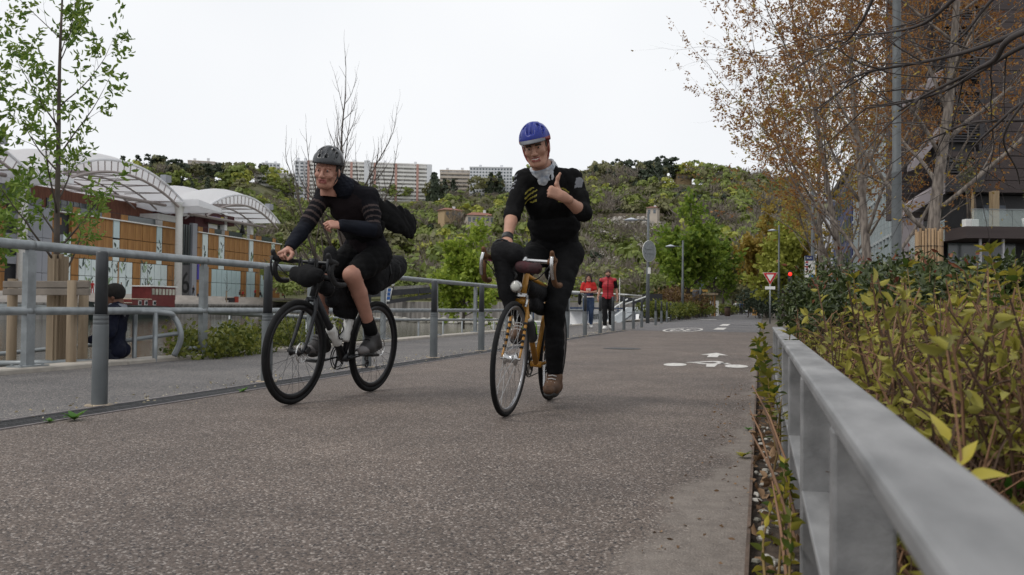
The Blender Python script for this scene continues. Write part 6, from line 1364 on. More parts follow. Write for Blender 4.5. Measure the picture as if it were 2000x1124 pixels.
def shoe(o, J, s, mats, toe=None, g=.009):
    F = Field(*bounds(J, ['an'+s, 'to'+s], .16), .006); F0 = dict(J); foot(F, J, s, g); an, to = npv(J['an'+s]), npv(J['to'+s]); up = an-(an*.3+to*.7); F.cut(an+np.array([0, 0, .035]), (0, 0, 1))
    d = to-an; d = d/np.linalg.norm(d)
    def mi(c): q = (c-an)@d; r = np.zeros(len(c), np.int32); r[q > .145] = 1; return r
    sh = skin('shoe', F.net(), mats, o, mi if toe else None); hl = npv(J.get('he'+s, an-(to-an)*.22+np.array([0, 0, -.055]))); dn = hl-an; dn = dn-d*(dn@d); dn /= np.linalg.norm(dn); F = Field(*bounds(J, ['an'+s, 'to'+s], .16), .006)
    F.chain([hl+dn*.031, hl*.35+to*.65+dn*.034, to+dn*.02+d*.006], [.04, .046, .034], .01, (dn, 3.2)); skin('sole', F.net(), m_sole, sh)
    b = MB(); lat = np.cross(d, dn)
    for k in range(4): q = an+d*(.055+.022*k)-dn*(.042-.011*k)+dn*.004; b.tube([q-lat*.026, q-dn*.006, q+lat*.026], .0035, 5)
    b.obj('laces', m_sockw if mats[0] is m_shoeb else m_black, sh, kind='stuff'); return sh
# ---- left cyclist: one hand on the hood, the other held out in front of the chest
J1 = {k: V(*v) for k, v in dict(pelvis=(.2, 0, 1.06), waist=(.3, 0, 1.22), chest=(.43, -.01, 1.34), neck=(.55, -.02, 1.475), head=(.70, -.06, 1.555), shR=(.53, -.175, 1.405), shL=(.47, .145, 1.405), elR=(.70, -.205, 1.165), wrR=(.89, -.195, .99), elL=(.53, .235, 1.175), wrL=(.735, .11, 1.185),
    hipR=(.23, -.1, 1.0), hipL=(.23, .1, 1.0), knL=(.56, .105, .86), anL=(.245, .125, .43), toL=(.385, .13, .335), heL=(.2, .125, .375), knR=(.63, -.09, .83), anR=(.52, -.125, .41), toR=(.67, -.13, .325), heR=(.475, -.125, .345), look=(1, .24, -.22), lookup=(.2, .1, 1), back=(-1, 0, -.1)).items()}
rider1, B1, hd1 = build_person('cyclist in dark jersey, shorts and black helmet holding a hand before his chest', T1, J1, dict(R=('grip', (.95, .1, -.2), (.25, -.3, .9)), L=('pinch', (.8, -.6, .02), (.35, .6, .65))), [m_skinp, m_lip, m_stub, m_stub], w=.88, asc=.9)
def jers1(F): torso(F, J1, .008, w=.9); [arm(F, J1, s, .007, .92) for s in 'LR']
def mj1(c):
    r = np.zeros(len(c), np.int32); fw = np.array([.75, 0, -.55])
    for s in 'LR':
        t, d = seg_t(c, J1['sh'+s], J1['el'+s]); t2, d2 = seg_t(c, J1['el'+s], J1['wr'+s])
        r[(d2 < .075) & (t2 > .02) & (d2 < d+.03)] = 2; st_ = (d < .075) & (t > .3) & (t < .92); r[st_] = np.where(np.sin(t[st_]*6.2832*6.5) > .45, 1, np.where(t[st_] > .9, 2, 0))
    ch = (np.abs(c[:, 1]) < .13) & ((c-npv(J1['chest']))@fw > .06) & (r == 0); r[ch] = 3; return r
garment('jersey', rider1, J1, [m_jers1, m_strp, m_navyarm, m_chest], jers1, .008, .005, 17, 2, mj1, [(J1['wrR']*.93+J1['elR']*.07, J1['wrR']-J1['elR']), ], ['pelvis', 'neck', 'shL', 'shR', 'elL', 'elR', 'wrL', 'wrR'])
def shorts1(F):
    torso(F, {**J1, 'neck': V(.36, 0, 1.3), 'chest': V(.28, 0, 1.19), 'shL': V(.3, .12, 1.22), 'shR': V(.3, -.12, 1.22), 'waist': V(.25, 0, 1.14)}, .004, w=.9)
    for s in 'LR': hp, kn = J1['hip'+s], J1['kn'+s]; F.chain([hp, hp*.5+kn*.5, hp*.16+kn*.84], [.096, .088, .07], .03)
garment('cycling_shorts', rider1, J1, m_blackc, shorts1, .009, .004, 17, 3, None, (), ['pelvis', 'waist', 'hipL', 'hipR', 'knL', 'knR'])
def collar(name, o, J, hd, B, mat, r, h, up=.05, dn=.02, amp=.004, fo=0.):
    nk = npv(J['neck'])+B[1]*fo; t = hd-B[2]*.1-B[1]*.03; d = (t-nk)/np.linalg.norm(t-nk); d = d*.6+B[2]*.4; d /= np.linalg.norm(d); F = Field(nk-.2, nk+.2, .006)
    F.chain([nk-d*dn, nk+d*h*.5, nk+d*h], [r*1.2, r*1.02, r], .02); F.wrinkle(amp, 45, 7); F.cut(nk+d*h, d); F.cap(nk+d*h*.55, nk+d*(h+.1), r*.84, r*.84, .01, op=-1); return skin(name, F.net(), mat, o)
collar('neck_warmer', rider1, J1, hd1, B1, m_navyarm, .064, .075, fo=.03)
for s in 'LR': shoe(rider1, J1, s, [m_shoe, m_shoeg], True); b = MB(); an, kn = J1['an'+s], J1['kn'+s]; b.tube([an, an.lerp(kn, .12), an.lerp(kn, .27)], [.044, .045, .05], 14); b.obj('sock', m_blackc, rider1, True)
helmet('helmet', rider1, hd1, B1, [m_hblack, m_hgrey, m_peak], vents=7)
F = Field((-.6, -.15, .95), (.5, .4, 1.55), .009)
F.chain([(.42, .12, 1.39), (.24, .15, 1.345), (.06, .165, 1.32), (-.1, .15, 1.295), (-.2, .13, 1.275)], [.045, .05, .056, .06, .05], .04, ((0, 1, 0), 2.6)); F.chain([(.26, .15, 1.27), (.06, .18, 1.25), (-.16, .15, 1.235)], [.04, .05, .05], .05, ((0, 1, 0), 2.2)); F.wrinkle(.008, 17, 5); F.ell((-.25, .135, 1.26), (.05, .016, .065), None, .015, -1)
skin('jacket_tail', F.net(), m_blackc, rider1)

# ---- right cyclist: upright, left thumb up
J2 = {k: V(*v) for k, v in dict(pelvis=(.18, 0, 1.06), waist=(.24, 0, 1.21), chest=(.33, -.02, 1.36), neck=(.42, -.045, 1.53), head=(.53, -.08, 1.66), shR=(.41, -.178, 1.468), shL=(.37, .135, 1.485), elR=(.53, -.205, 1.235), wrR=(.79, -.145, 1.04), elL=(.43, .24, 1.27), wrL=(.635, .145, 1.345),
    hipR=(.2, -.105, 1.0), hipL=(.2, .105, 1.0), knL=(.46, .105, .64), anL=(.40, .125, .205), toL=(.545, .13, .13), heL=(.36, .125, .14), knR=(.56, -.1, .9), anR=(.385, -.125, .52), toR=(.52, -.13, .45), heR=(.34, -.125, .45), look=(1, .13, -.27), lookup=(.3, -.22, 1), back=(-1, 0, -.1)).items()}
rider2, B2, hd2 = build_person('smiling cyclist all in black with blue helmet giving a thumbs-up', T2, J2, dict(R=('grip', (.8, .3, -.5), (.5, .1, .85)), L=('thumbup', (.55, -.78, .3), (.75, .62, .1))), [m_skin, m_lip, m_skin, m_hairb], smile=1., teeth=True, hs=1.0, w=.86, asc=.92, lsc=.82)
fw2 = np.cross(npv(J2['shL']-J2['shR']), npv(J2['neck']-J2['pelvis'])); fw2 /= np.linalg.norm(fw2)
def jers2(F):
    torso(F, {**J2, 'neck': J2['neck']-V(.01, 0, .035), 'pelvis': J2['pelvis']+V(.01, 0, .03), 'hipL': V(.23, .055, 1.12), 'hipR': V(.23, -.055, 1.12)}, .011, w=.92)
    for s in 'LR':
        sh, el, wr = npv(J2['sh'+s]), npv(J2['el'+s]), npv(J2['wr'+s]); F.chain([sh, sh*.5+el*.5, el, el*.86+wr*.14], [.06, .057, .05, .05], .03)
def mj2(c):
    r = np.zeros(len(c), np.int32); ch = npv(J2['chest']); la = npv(J2['shL']-J2['shR']); la /= np.linalg.norm(la); up = np.cross(fw2, la); q = c-ch; l, u, f = q@la, q@up, q@fw2
    for sg in (1, -1): a = (f > .05) & (np.abs(l-sg*.105) < .036) & (u > .005) & (u < .105); r[a & (np.sin((u+sg*l*.55)*6.2832/.03) > .35)] = 1
    t, d = seg_t(c, J2['shL'], J2['elL']); r[(d < .09) & (t > .1) & (t < .38) & (np.abs((c-npv(J2['shL']))[:, 1]-.06) < .02) & (c[:, 0] > npv(J2['shL'])[0]+.02)] = 2
    t, d = seg_t(c, J2['shR'], J2['elR']); r[(d < .09) & (t > .0) & (t < .5) & ((c-npv(J2['shR']))[:, 1] < -.035) & (np.sin(t*50) > .2)] = 2; return r
garment('black_jersey', rider2, J2, [m_blackc, m_yell, m_peak], jers2, .007, .005, 19, 12, mj2, (), ['pelvis', 'neck', 'shL', 'shR', 'elL', 'elR'])
def trous2(F):
    torso(F, {**J2, 'neck': V(.3, 0, 1.27), 'chest': V(.25, 0, 1.18), 'shL': V(.25, .12, 1.2), 'shR': V(.25, -.12, 1.2), 'waist': V(.21, 0, 1.13)}, .006, w=.92)
    for s in 'LR':
        hp, kn, an = npv(J2['hip'+s]), npv(J2['kn'+s]), npv(J2['an'+s]); F.chain([hp, hp*.5+kn*.5, kn, kn*.5+an*.5, kn*.1+an*.9], [.09, .081, .064, .059, .05], .03)
garment('black_trousers', rider2, J2, m_blackc, trous2, .008, .003, 19, 14, None, (), ['pelvis', 'waist', 'hipL', 'hipR', 'knL', 'knR', 'anL', 'anR'])
collar('neck_tube', rider2, J2, hd2, B2, m_buff, .078, .045, 0, .035, .004)
for s in 'LR':
    shoe(rider2, J2, s, [m_shoeb, m_shoeb]); an, kn = J2['an'+s], J2['kn'+s]; b = MB(); b.tube([an-V(0, 0, .01), an.lerp(kn, .1)], [.048, .046], 14); b.obj('sock', m_sockw, rider2, True)
helmet('helmet', rider2, hd2, B2, [m_hblue, m_hred, m_peak], True, vents=6)
b = MB(); wr, el = J2['wrR'], J2['elR']; b.tube([wr.lerp(el, .02), wr.lerp(el, .16)], .037, 14); b.obj('wrist_band', m_black, rider2, True)
for rd, hd_, Bx in ((rider1, hd1, B1), (rider2, hd2, B2)):
    F = Field(hd_-.16, hd_+.16, .006); F.ell(hd_+Bx[2]*.03-Bx[1]*.022, (.082, .096, .09), Bx, .01); F.cut(hd_+Bx[1]*.03, Bx[1]); F.cut(hd_-Bx[2]*.055, -Bx[2]); skin('hair', F.net(), m_hairb, rd)
# ================================================================ walkers, the boy, distant people
def stand(x, y, face, z=0.): return Matrix.Translation((x, y, z)) @ Matrix.Rotation(math.atan2(face[1], face[0]), 4, 'Z')
def pose(h, stride=.0, **kw):
    s = h/1.8; J = dict(pelvis=(0, 0, .98), waist=(0, 0, 1.12), chest=(.01, 0, 1.3), neck=(0, 0, 1.52), head=(.035, 0, 1.67), shR=(0, -.19, 1.46), shL=(0, .19, 1.46), elR=(-.02, -.25, 1.17), elL=(-.02, .25, 1.17), wrR=(.06, -.27, .93), wrL=(.06, .27, .93),
        hipR=(0, -.09, .93), hipL=(0, .09, .93), knR=(.05+stride*.3, -.09, .5), knL=(.03-stride*.3, .09, .5), anR=(stride, -.08, .085), anL=(-stride, .08, .085+abs(stride)*.25), toR=(stride+.16, -.1, .03), toL=(-stride+.15, .1, .03+abs(stride)*.05), look=(1, 0, 0), lookup=(0, 0, 1), back=(-1, 0, 0))
    J.update(kw); return {k: (V(*v)*s if k not in ('look', 'lookup', 'back') else V(*v)) for k, v in J.items()}
m_jean = M('blue_denim', (.035, .06, .12), .85, 0, .3, 6, bump=.2); m_redt = M('red_cotton', (.45, .018, .016), .85, 0, .12, 6, bump=.15); m_redv = M('red_quilted_nylon', (.38, .015, .025), .5, 0, .12, 6); m_wshoe = M('white_trainer', (.66, .65, .63), .6, 0, .06, 8)
m_blkt = M('black_trouser_cloth', (.01, .01, .011), .85, 0, .25, 7, bump=.2, spec=.15)
def pants(o, J, mat, name='trousers', g=.02, low=.9, w=1.):
    def f(F):
        torso(F, {**J, 'neck': J['pelvis']*.5+J['waist']*.5+V(0, 0, .1), 'chest': J['waist'], 'shL': J['hipL']+V(0, 0, .2), 'shR': J['hipR']+V(0, 0, .2), 'waist': J['pelvis']*.6+J['waist']*.4}, -.012, w=w)
        for s in 'LR': hp, kn, an = npv(J['hip'+s]), npv(J['kn'+s]), npv(J['an'+s]); F.chain([hp, hp*.5+kn*.5, kn, kn*.5+an*.5, kn*(1-low)+an*low], [.085+g, .078+g, .056+g, .05+g, .038+g], .03)
    return garment(name, o, J, mat, f, .011, .004, 20, 5, None, (), ['pelvis', 'waist', 'hipL', 'hipR', 'knL', 'knR', 'anL', 'anR'])
def top(o, J, mats, name, g=.012, sleeve=.6, mi=None, amp=.004, w=1., fr=22, arms=True, hem=None):
    def f(F):
        torso(F, J, g, w=w)
        if arms:
            for s in 'LR': sh, el = npv(J['sh'+s]), npv(J['el'+s]); F.cap(sh, sh*(1-sleeve)+el*sleeve, .06+g*.6, .06+g*.6, .03)
    return garment(name, o, J, mats, f, .009, amp, fr, 8, mi, [(hem, (0, 0, -1))] if hem is not None else (), ['pelvis', 'neck', 'shL', 'shR', 'elL', 'elR'])
p = gnd(1187, 643.5); JM = pose(1.85, .12, look=(1, .12, 0), wrR=(.07, -.3, .93), wrL=(.03, .29, .93))
man, Bm, hm = build_person('bearded man walking in a red quilted vest and black trousers', stand(p.x, p.y, (.12, -1)), JM, dict(L=('relaxed', (.1, .05, -1), (.1, 1, .1)), R=('relaxed', (.15, -.05, -1), (.1, -1, .1))), [m_skin, m_lip, m_hairb, m_hairb], h=.014, headh=.0075, handh=.0065, eyes=False)
top(man, JM, m_blackc, 'black_tee', .008, .62); pants(man, JM, m_blkt)
m_seam = M('dark_red_vest_seam', (.2, .01, .015), .6, 0, .1, 6)  # darker red for the quilting lines
def mv(c): z = c[:, 2]; r = (np.sin(z*6.2832/.075) > .86).astype(np.int32); r[(np.abs(c[:, 1]) < .012) & (c[:, 0] > 0)] = 2; return r
top(man, JM, [m_redv, m_seam, m_blackc], 'quilted_vest', .022, 0, mv, .003, 1.0, 20, False, V(0, 0, .93))
collar('vest_collar', man, JM, hm, Bm, m_redv, .078, .045, 0, .02, .002)
def hair(o, hd, B, mat, lift=.01, long=0., front=.045):
    F = Field(hd-np.array([.2, .2, .2+long]), hd+.2, .009); F.ell(hd+B[2]*.042-B[1]*.014, (.08+lift, .098+lift, .088+lift), B, .01); F.cap(hd+B[1]*.3+B[2]*-.02, hd+B[1]*.115-B[2]*.02, .03, .02, .01, op=-1)
    if not long: F.cut(hd-B[2]*.03, -B[2]+B[1]*.9)
    else:
        for s in (1, -1): F.chain([hd+B[0]*s*.07-B[1]*.03+B[2]*.03, hd+B[0]*s*.095-B[1]*.015-B[2]*.12, hd+B[0]*s*.1+B[1]*.02-B[2]*long], [.04, .04, .022], .03)
        F.chain([hd-B[1]*.07, hd-B[1]*.09-B[2]*.15, hd-B[1]*.09-B[2]*long*.9], [.07, .06, .03], .04); F.ell(hd+B[1]*.12-B[2]*.035, (.062, .075, .1), B, .01, -1)
    return skin('hair', F.net(), mat, o)
hair(man, hm, Bm, m_hairb, .006)
for s in 'LR': shoe(man, JM, s, [m_wshoe, m_wshoe], g=.014)
p = gnd(1149, 641.5); JW = pose(1.74, .1, look=(1, .05, 0), shR=(0, -.165, 1.45), shL=(0, .165, 1.45), elR=(.02, -.25, 1.2), elL=(.02, .25, 1.2), wrR=(.22, -.07, 1.2), wrL=(.22, .07, 1.19))
wom, Bw, hw = build_person('woman with long dark hair walking in a red tee and blue jeans', stand(p.x, p.y, (.12, -1)), JW, dict(L=('relaxed', (.4, -.9, .1), (.8, .4, .3)), R=('relaxed', (.4, .9, .1), (.8, -.4, .3))), [m_skinp, m_lip, m_skinp, m_hairb], h=.014, headh=.0075, handh=.0065, eyes=False, asc=.85, w=.9, hs=.85)
def mw(c): r = np.zeros(len(c), np.int32); q = (c[:, 0] > .05) & (np.abs(c[:, 1]-.0) < .075) & (c[:, 2] > 1.19) & (c[:, 2] < 1.27); r[q & (np.sin(c[:, 1]*180) > -.2)] = 1; return r
top(wom, JW, [m_redt, m_white], 'red_tee', .012, .55, mw, .003, .92, 22, True, V(0, 0, .98)); pants(wom, JW, m_jean, 'jeans', .014)
b = MB(); b.tube([(.125*math.cos(a*.314), .165*math.sin(a*.314), 1.0) for a in range(20)], .022, 6, closed=True); b.obj('white_belt', m_white, wom, True); hair(wom, hw, Bw, m_hairb, .012, .36)
b = MB(); b.tube([tuple(hw+Bw[0]*.085*math.cos(a)+Bw[2]*(.1+.02*math.sin(a))+Bw[1]*(.05+.06*math.sin(a))) for a in [i*.524 for i in range(7)]], .012, 6); b.obj('sunglasses', m_black, wom, True)
for s in 'LR': shoe(wom, JW, s, [m_wshoe, m_wshoe], g=.01)
Tw = stand(p.x, p.y, (.12, -1)); F = Field((-.25, -.5, .55), (.3, 0, 1.5), .012); F.chain([(.02, -.28, .86), (.0, -.29, 1.02)], [.12, .1], .05, ((0, 1, 0), 2.0)); v, f = F.net(); bg_ = link('shoulder_bag', npmesh('shoulder_bag', v, f, m_bag, True)); bg_.matrix_world = Tw; tag(bg_, 'black shoulder bag hanging at the hip of the woman in red', 'bag')
b = MB(); b.tube(curve([(.0, -.27, 1.1), (.06, -.2, 1.3), (.02, -.13, 1.47), (-.07, -.2, 1.3), (-.03, -.27, 1.1)], 4), .008, 5); b.obj('strap', m_black, bg_)
# boy behind the railing
m_navyj = M('navy_padded_jacket', (.006, .008, .02), .7, 0, .2, 8, bump=.1, spec=.15); m_dskin = M('brown_skin', (.14, .065, .04), .55, 0, .1, 14); m_hood = M('grey_hood_lining', (.22, .23, .26), .85, 0, .15, 12, bump=.2)
JB = pose(1.42, 0, look=(1, .1, -.12), head=(.05, 0, 1.665), elL=(.0, .29, 1.2), elR=(.05, -.27, 1.2), wrL=(.24, .27, 1.08), wrR=(.27, -.2, 1.08), chest=(0, 0, 1.3)); q = base(229, 9.7, -.6)
boy, Bb, hb_ = build_person('boy in a navy jacket walking past behind the nearest bollard', stand(q.x, q.y, tuple(-(uu*.95+vv*.1))[:2], -.6), JB, dict(R=('relaxed', (.9, 0, -.3), (.2, -1, .2)), L=('relaxed', (.9, 0, -.3), (.2, 1, .2))), [m_dskin, m_lip, m_dskin, m_hairb], h=.012, headh=.005, handh=.005, hs=.72, lsc=.68, asc=.75, w=.66)
top(boy, JB, m_navyj, 'navy_jacket', .016, 1.0, None, .005, .7, 16, True, V(0, 0, .62)); pants(boy, JB, M('dark_blue_trousers', (.008, .011, .022), .85, 0, .2, 6, bump=.2), g=-.016, w=.66)
def slv(F):
    for s in 'LR': F.chain([npv(JB['sh'+s]), npv(JB['el'+s]), npv(JB['wr'+s])], [.052, .046, .038], .03)
garment('sleeves', boy, JB, m_navyj, slv, .009, .005, 30, 4, None, (), ['shL', 'shR', 'elL', 'elR', 'wrL', 'wrR']); collar('hood', boy, JB, hb_, Bb, m_hood, .085, .03, 0, .03, .006); hair(boy, hb_, Bb, M('black_curly_hair', (.012, .01, .009), .9, 0, .3, 80, bump=.8), .016)
for s in 'LR': shoe(boy, JB, s, [m_shoe, m_shoe])
# small figures far away: one mesh each, clothes as materials
PAL = {}
def cloth(c):
    if c not in PAL: PAL[c] = M('cloth_'+'red white black blue pink grey orange brown'.split()[len(PAL)], c, .85, 0, .1, 3)
    return PAL[c]
RED, WHT, BLK, BLU, PNK, GRY, ORG, BRN = (.42, .03, .03), (.6, .6, .6), (.02, .02, .022), (.04, .07, .2), (.5, .08, .2), (.15, .15, .16), (.45, .16, .04), (.09, .05, .035)
for c in (RED, WHT, BLK, BLU, PNK, GRY, ORG, BRN): cloth(c)
def tiny(label, loc, rz, topc, legc, sit=False, h=1.72, group=None):
    b = MB(); s = h/1.8
    if sit: kn, an, base_z = (.42, .5), (.45, .05), .5
    hz_ = .92 if not sit else .5
    for y in (-.1, .1):
        if sit: b.tube([(0, y, hz_), (.4, y, hz_+.02), (.45, y, .06), (.58, y, .04)], [.1, .075, .055, .045], 7, 1)
        else: b.tube([(0, y, hz_), (.06*(1 if y > 0 else -1), y, .5), (.14*(1 if y > 0 else -1), y, .08), (.14*(1 if y > 0 else -1)+.16, y, .04)], [.1, .07, .05, .045], 7, 1)
    b.tube([(0, 0, hz_-.06), (0, 0, hz_+.2), (.02, 0, hz_+.45), (.01, 0, hz_+.58)], [.14, .135, .16, .07], 9, 0, flat=1.35)
    for y in (-1, 1): b.tube([(0, y*.19, hz_+.53), (.02, y*.25, hz_+.28), (.16, y*.2, hz_+.06)], [.055, .045, .035], 6, 0); b.ell((.19, y*.19, hz_+.02), (.05, .035, .05), 6, 2)
    b.tube([(.01, 0, hz_+.55), (.03, 0, hz_+.66)], .05, 6, 2); b.ell((.04, 0, hz_+.76), (.09, .078, .115), 10, 2); b.ell((.015, 0, hz_+.795), (.098, .088, .1), 10, 3)
    o = link('person', b.mesh('person', [cloth(topc), cloth(legc), m_skin, m_hairb], True)); o.location = loc; o.rotation_euler = (0, 0, rz); o.scale = (s, s, s); return tag(o, label, 'person', group)
def mp_(px, off, z): x = fx(px, off); return MT @ Vector((x, -off, z))
FW = math.atan2(nh.y, nh.x)
for px, off, z, t, l, sit, lb in ((47, 9.5, .98, BLK, BLK, 1, 'dark figure sitting on the far quay steps by the left railing post'), (143, 9.5, .98, BLU, GRY, 1, 'figure in blue sitting on the quay steps above the barge bow'), (137, 8.2, 1.3, ORG, GRY, 1, 'figure in orange sitting on the quay steps beside the one in blue'), (180, 4.5, 2, RED, RED, 0, 'person in red standing before the mural at the left of the boy'), (236, 3, 2, BLK, GRY, 0, 'dark figure before the mural just right of the boy'), (289, 4, 2, (.02, .02, .022), BLU, 0, 'walker in dark clothes before the mural right of the boy'), (322, 5, 2, BLK, BLK, 1, 'figure in black sitting at the plaza edge above the barge wheelhouse'), (321, 7.6, 1.66, PNK, PNK, 1, 'person in pink sitting on the step above the barge wheelhouse'), (377, 3, 2, BLK, BLK, 0, 'dark figure leaning by the large numeral six'), (387, 8.2, 1.3, BLK, WHT, 1, 'seated figure in black and white by the grey railing post'), (398, 9.2, 1.0, ORG, BRN, 1, 'seated figure with orange hair on the quay edge'), (468, 3, 2, BRN, BLK, 1, 'left figure of a seated pair before the teal glazing'), (474, 3, 2, RED, BRN, 1, 'right figure of a seated pair before the teal glazing'), (498, 3, 2, RED, BLK, 0, 'person in red standing between the teal glass bays'), (508, 4, 2, BLK, BLK, 1, 'dark figure crouching near the right end of the timber front'), (519, 3.5, 2, WHT, BLK, 0, 'person in a white top near the right end of the timber front'), (552, 4, 2, RED, BLK, 1, 'figure in red sitting beyond the end of the timber front')):
    tiny(lb, mp_(px, off, z), FW+rnd.uniform(-.6, .6), t, l, sit)
for px, py, dep, t, l, lb in ((752, 560, 146, WHT, BLK, 'person in white on the path by the feather flag'), (767, 557, 147, WHT, BLK, 'person in white on the path right of the feather flag')): tiny(lb, at(px, py+13, dep), -1.2, t, l)
for px, dep, t, l, lb in ((1437, 118, WHT, GRY, 'person in white, leftmost of the far group on the path'), (1447, 116, BLU, BLK, 'person with a blue and white top in the far group on the path'), (1453, 121, BRN, BLK, 'person in brown in the middle of the far group on the path'), (1459, 119, BLK, BLK, 'person in black in the far group on the path'), (1464, 117, BLK, BRN, 'person in black, rightmost of the far group on the path')): tiny(lb, base(px, dep), -1.4, t, l, h=1.8)
b = MB(); b.box((0, 0, .75), (.9, .7, .6)); b.box((0, 0, .3), (.5, .5, .5)); tag(b.obj('orange_cart', M('orange_panel', (.5, .27, .08), .6, 0, .1, 2), loc=base(1474, 96)), 'small orange cart at the edge of the far path behind the bushes', 'cart')
# bare quayside saplings with stakes, planter box
for px, off, lb in ((288, 8, 'thin bare sapling on the far quay in front of the mural'), (443, 8.5, 'thin bare sapling on the far quay before the teal glazing'), (335, 8, 'thin bare sapling on the far quay by the white column')):
    tree('quay_sapling', lb, mp_(px, off, 1.0), random.Random(px), dict(n=[7, 5, 4], len=[.45, .5], kids=[(8, 9), (3, 4)], ang=[42, 38], up=[0, .08, .05], wob=[.02, .08, .1], start=[.35, .3], rr=[.5, .6], tap=.3), 4.2, .07, None, 0, 0, 0, bark=m_ybark)
    s = MB(); q = mp_(px-1, off+.3, 1.0); s.tube([q, q+Vector((0, 0, 1.9))], .11, 8); tag(s.obj('tree_stake', m_stake, None, True), 'pale timber stake beside the '+lb.replace('thin bare ', ''), 'stake')
q = mp_(452, 9, .67); b = MB(); b.box((0, 0, .55), (1.6, 1.2, 1.1)); b.box((.9, 0, .7), (.5, .6, 1.2), 1); o = b.obj('quay_cabinet', [m_clad2, M('cabinet_red', (.32, .05, .03), .6)], None, loc=q, rz=FW); tag(o, 'small dark and red cabinet on the far quay edge', 'cabinet')
pr = MB(); pr.prism([(-.9, 0), (.9, 0), (0, 3.2)], -.02, .02, T=Matrix.Identity(4)); 
ps_ = thing('parasol', 'closed dark parasol on the right hand roof terrace', 'parasol', MT @ Vector((fx(471, -1), 1, ZT))); b = MB(); b.lathe([(.05, 0), (.05, .9), (.55, 1.0), (.35, 2.2), (.05, 3.6)], 10); b.obj('canopy', m_black, ps_, True)
# ================================================================ planting on the right
def LEAFO(name, dark, mid, light):
    mt = LEAF(name, dark, light, .3, .5); t = mt.node_tree; oi = t.nodes.new('ShaderNodeObjectInfo'); cr = [n for n in t.nodes if n.type == 'VALTORGB'][0]
    e = cr.color_ramp.elements.new(.5); e.color = (*mid, 1); mx = [n for n in t.nodes if n.type == 'MIX' and n.data_type == 'FLOAT'][0]; t.links.new(oi.outputs['Random'], mx.inputs[3]); return mt
lv_yg = LEAF('yellow_green_shrub_leaf', (.15, .14, .03), (.4, .365, .07), .35); lv_ygo = LEAFO('single_shrub_leaf', (.06, .1, .018), (.2, .19, .03), (.48, .4, .055)); lv_deep = LEAF('dark_glossy_leaf', (.028, .042, .014), (.085, .11, .035), .15, .35); lv_redtip = LEAF('reddish_new_leaf', (.14, .04, .025), (.22, .09, .04), .25); lv_herb = LEAFO('fresh_herb_leaf', (.05, .14, .02), (.09, .2, .03), (.14, .27, .05))
m_stem = M('dead_brown_stem', (.06, .034, .02), .85, 0, .35, 9, island=.8, col2=(.2, .11, .06)); m_gstem = M('green_brown_stem', (.15, .1, .035), .8, 0, .3, 9); lv_dead = LEAF('dead_leaf', (.1, .055, .028), (.33, .21, .12), .15, .8)
def leafmesh(k):
    n = 6; v = [(0, 0, 0)]; f = []; wd = (.2, .24, .28)[k % 3]; bend = (.1, .25, .4, .18)[k % 4]; prof = [.55, .95, 1., .75, .4]
    for i, w_ in enumerate(prof):
        t = (i+1)/(n); z = -bend*t*t; v += [(t, w_*wd, z+.06*w_), (t, 0, z), (t, -w_*wd, z+.06*w_)]
    v.append((1, 0, -bend)); f += [(0, 2, 1), (0, 3, 2)]
    for i in range(4): a = 1+3*i; b_ = a+3; f += [(a, a+1, b_+1, b_), (a+1, a+2, b_+2, b_+1)]
    f += [(13, 14, 16), (14, 15, 16)]; b = MB(); b.add(v, f); return b
LME = {}
def leafob(parent, p, d, up, ln, mat, k):
    key = (mat.name, k % 4)
    if key not in LME: LME[key] = leafmesh(k % 4).mesh('leaf', mat, True)
    x = Vector(d).normalized(); y = Vector(up).cross(x)
    if y.length < 1e-3: y = x.orthogonal()
    y.normalize(); z = x.cross(y); m_ = Matrix(((x.x*ln, y.x*ln, z.x*ln, p[0]), (x.y*ln, y.y*ln, z.y*ln, p[1]), (x.z*ln, y.z*ln, z.z*ln, p[2]), (0, 0, 0, 1)))
    o = link('leaf', LME[key], parent); o.matrix_local = m_; return o
rs = random.Random(77)
def shoot(name, label, pts, r, n, ln, mat=None, stem=None, frm=.35, cat='plant', rosette=6):
    """one leafy shoot along a curved stem: every leaf its own piece"""
    mat = mat or lv_ygo; b0 = Vector(pts[0]); o = thing(name, label, cat, b0); C = [q-b0 for q in curve(pts, 6)]; K = len(C); b = MB(); b.tube(C, [r*(1-.6*i/(K-1)) for i in range(K)], 6); b.obj('stem', stem or m_gstem, o, True)
    for i in range(n):
        t = frm+(1-frm)*(i+rs.random())/n; x = t*(K-1); k = min(int(x), K-2); p = C[k].lerp(C[k+1], x-k); tn = (C[k+1]-C[k]).normalized(); a = i*2.4+rs.uniform(-.4, .4); sd = tn.orthogonal().normalized(); sd.rotate(Matrix.Rotation(a, 3, tn)); leafob(o, p, sd*.9+tn*rs.uniform(.2, .7)+Vector((0, 0, -.1)), tn, ln*rs.uniform(.6, 1.15)*(1-.25*t), mat, rs.randint(0, 3))
    for i in range(rosette):
        a = i*6.2832/rosette+rs.random()*.5; tn = (C[-1]-C[-2]).normalized(); sd = tn.orthogonal().normalized(); sd.rotate(Matrix.Rotation(a, 3, tn)); leafob(o, C[-1], sd*rs.uniform(.5, 1)+tn*.6, tn, ln*rs.uniform(.5, .9), mat, rs.randint(0, 3))
    return o
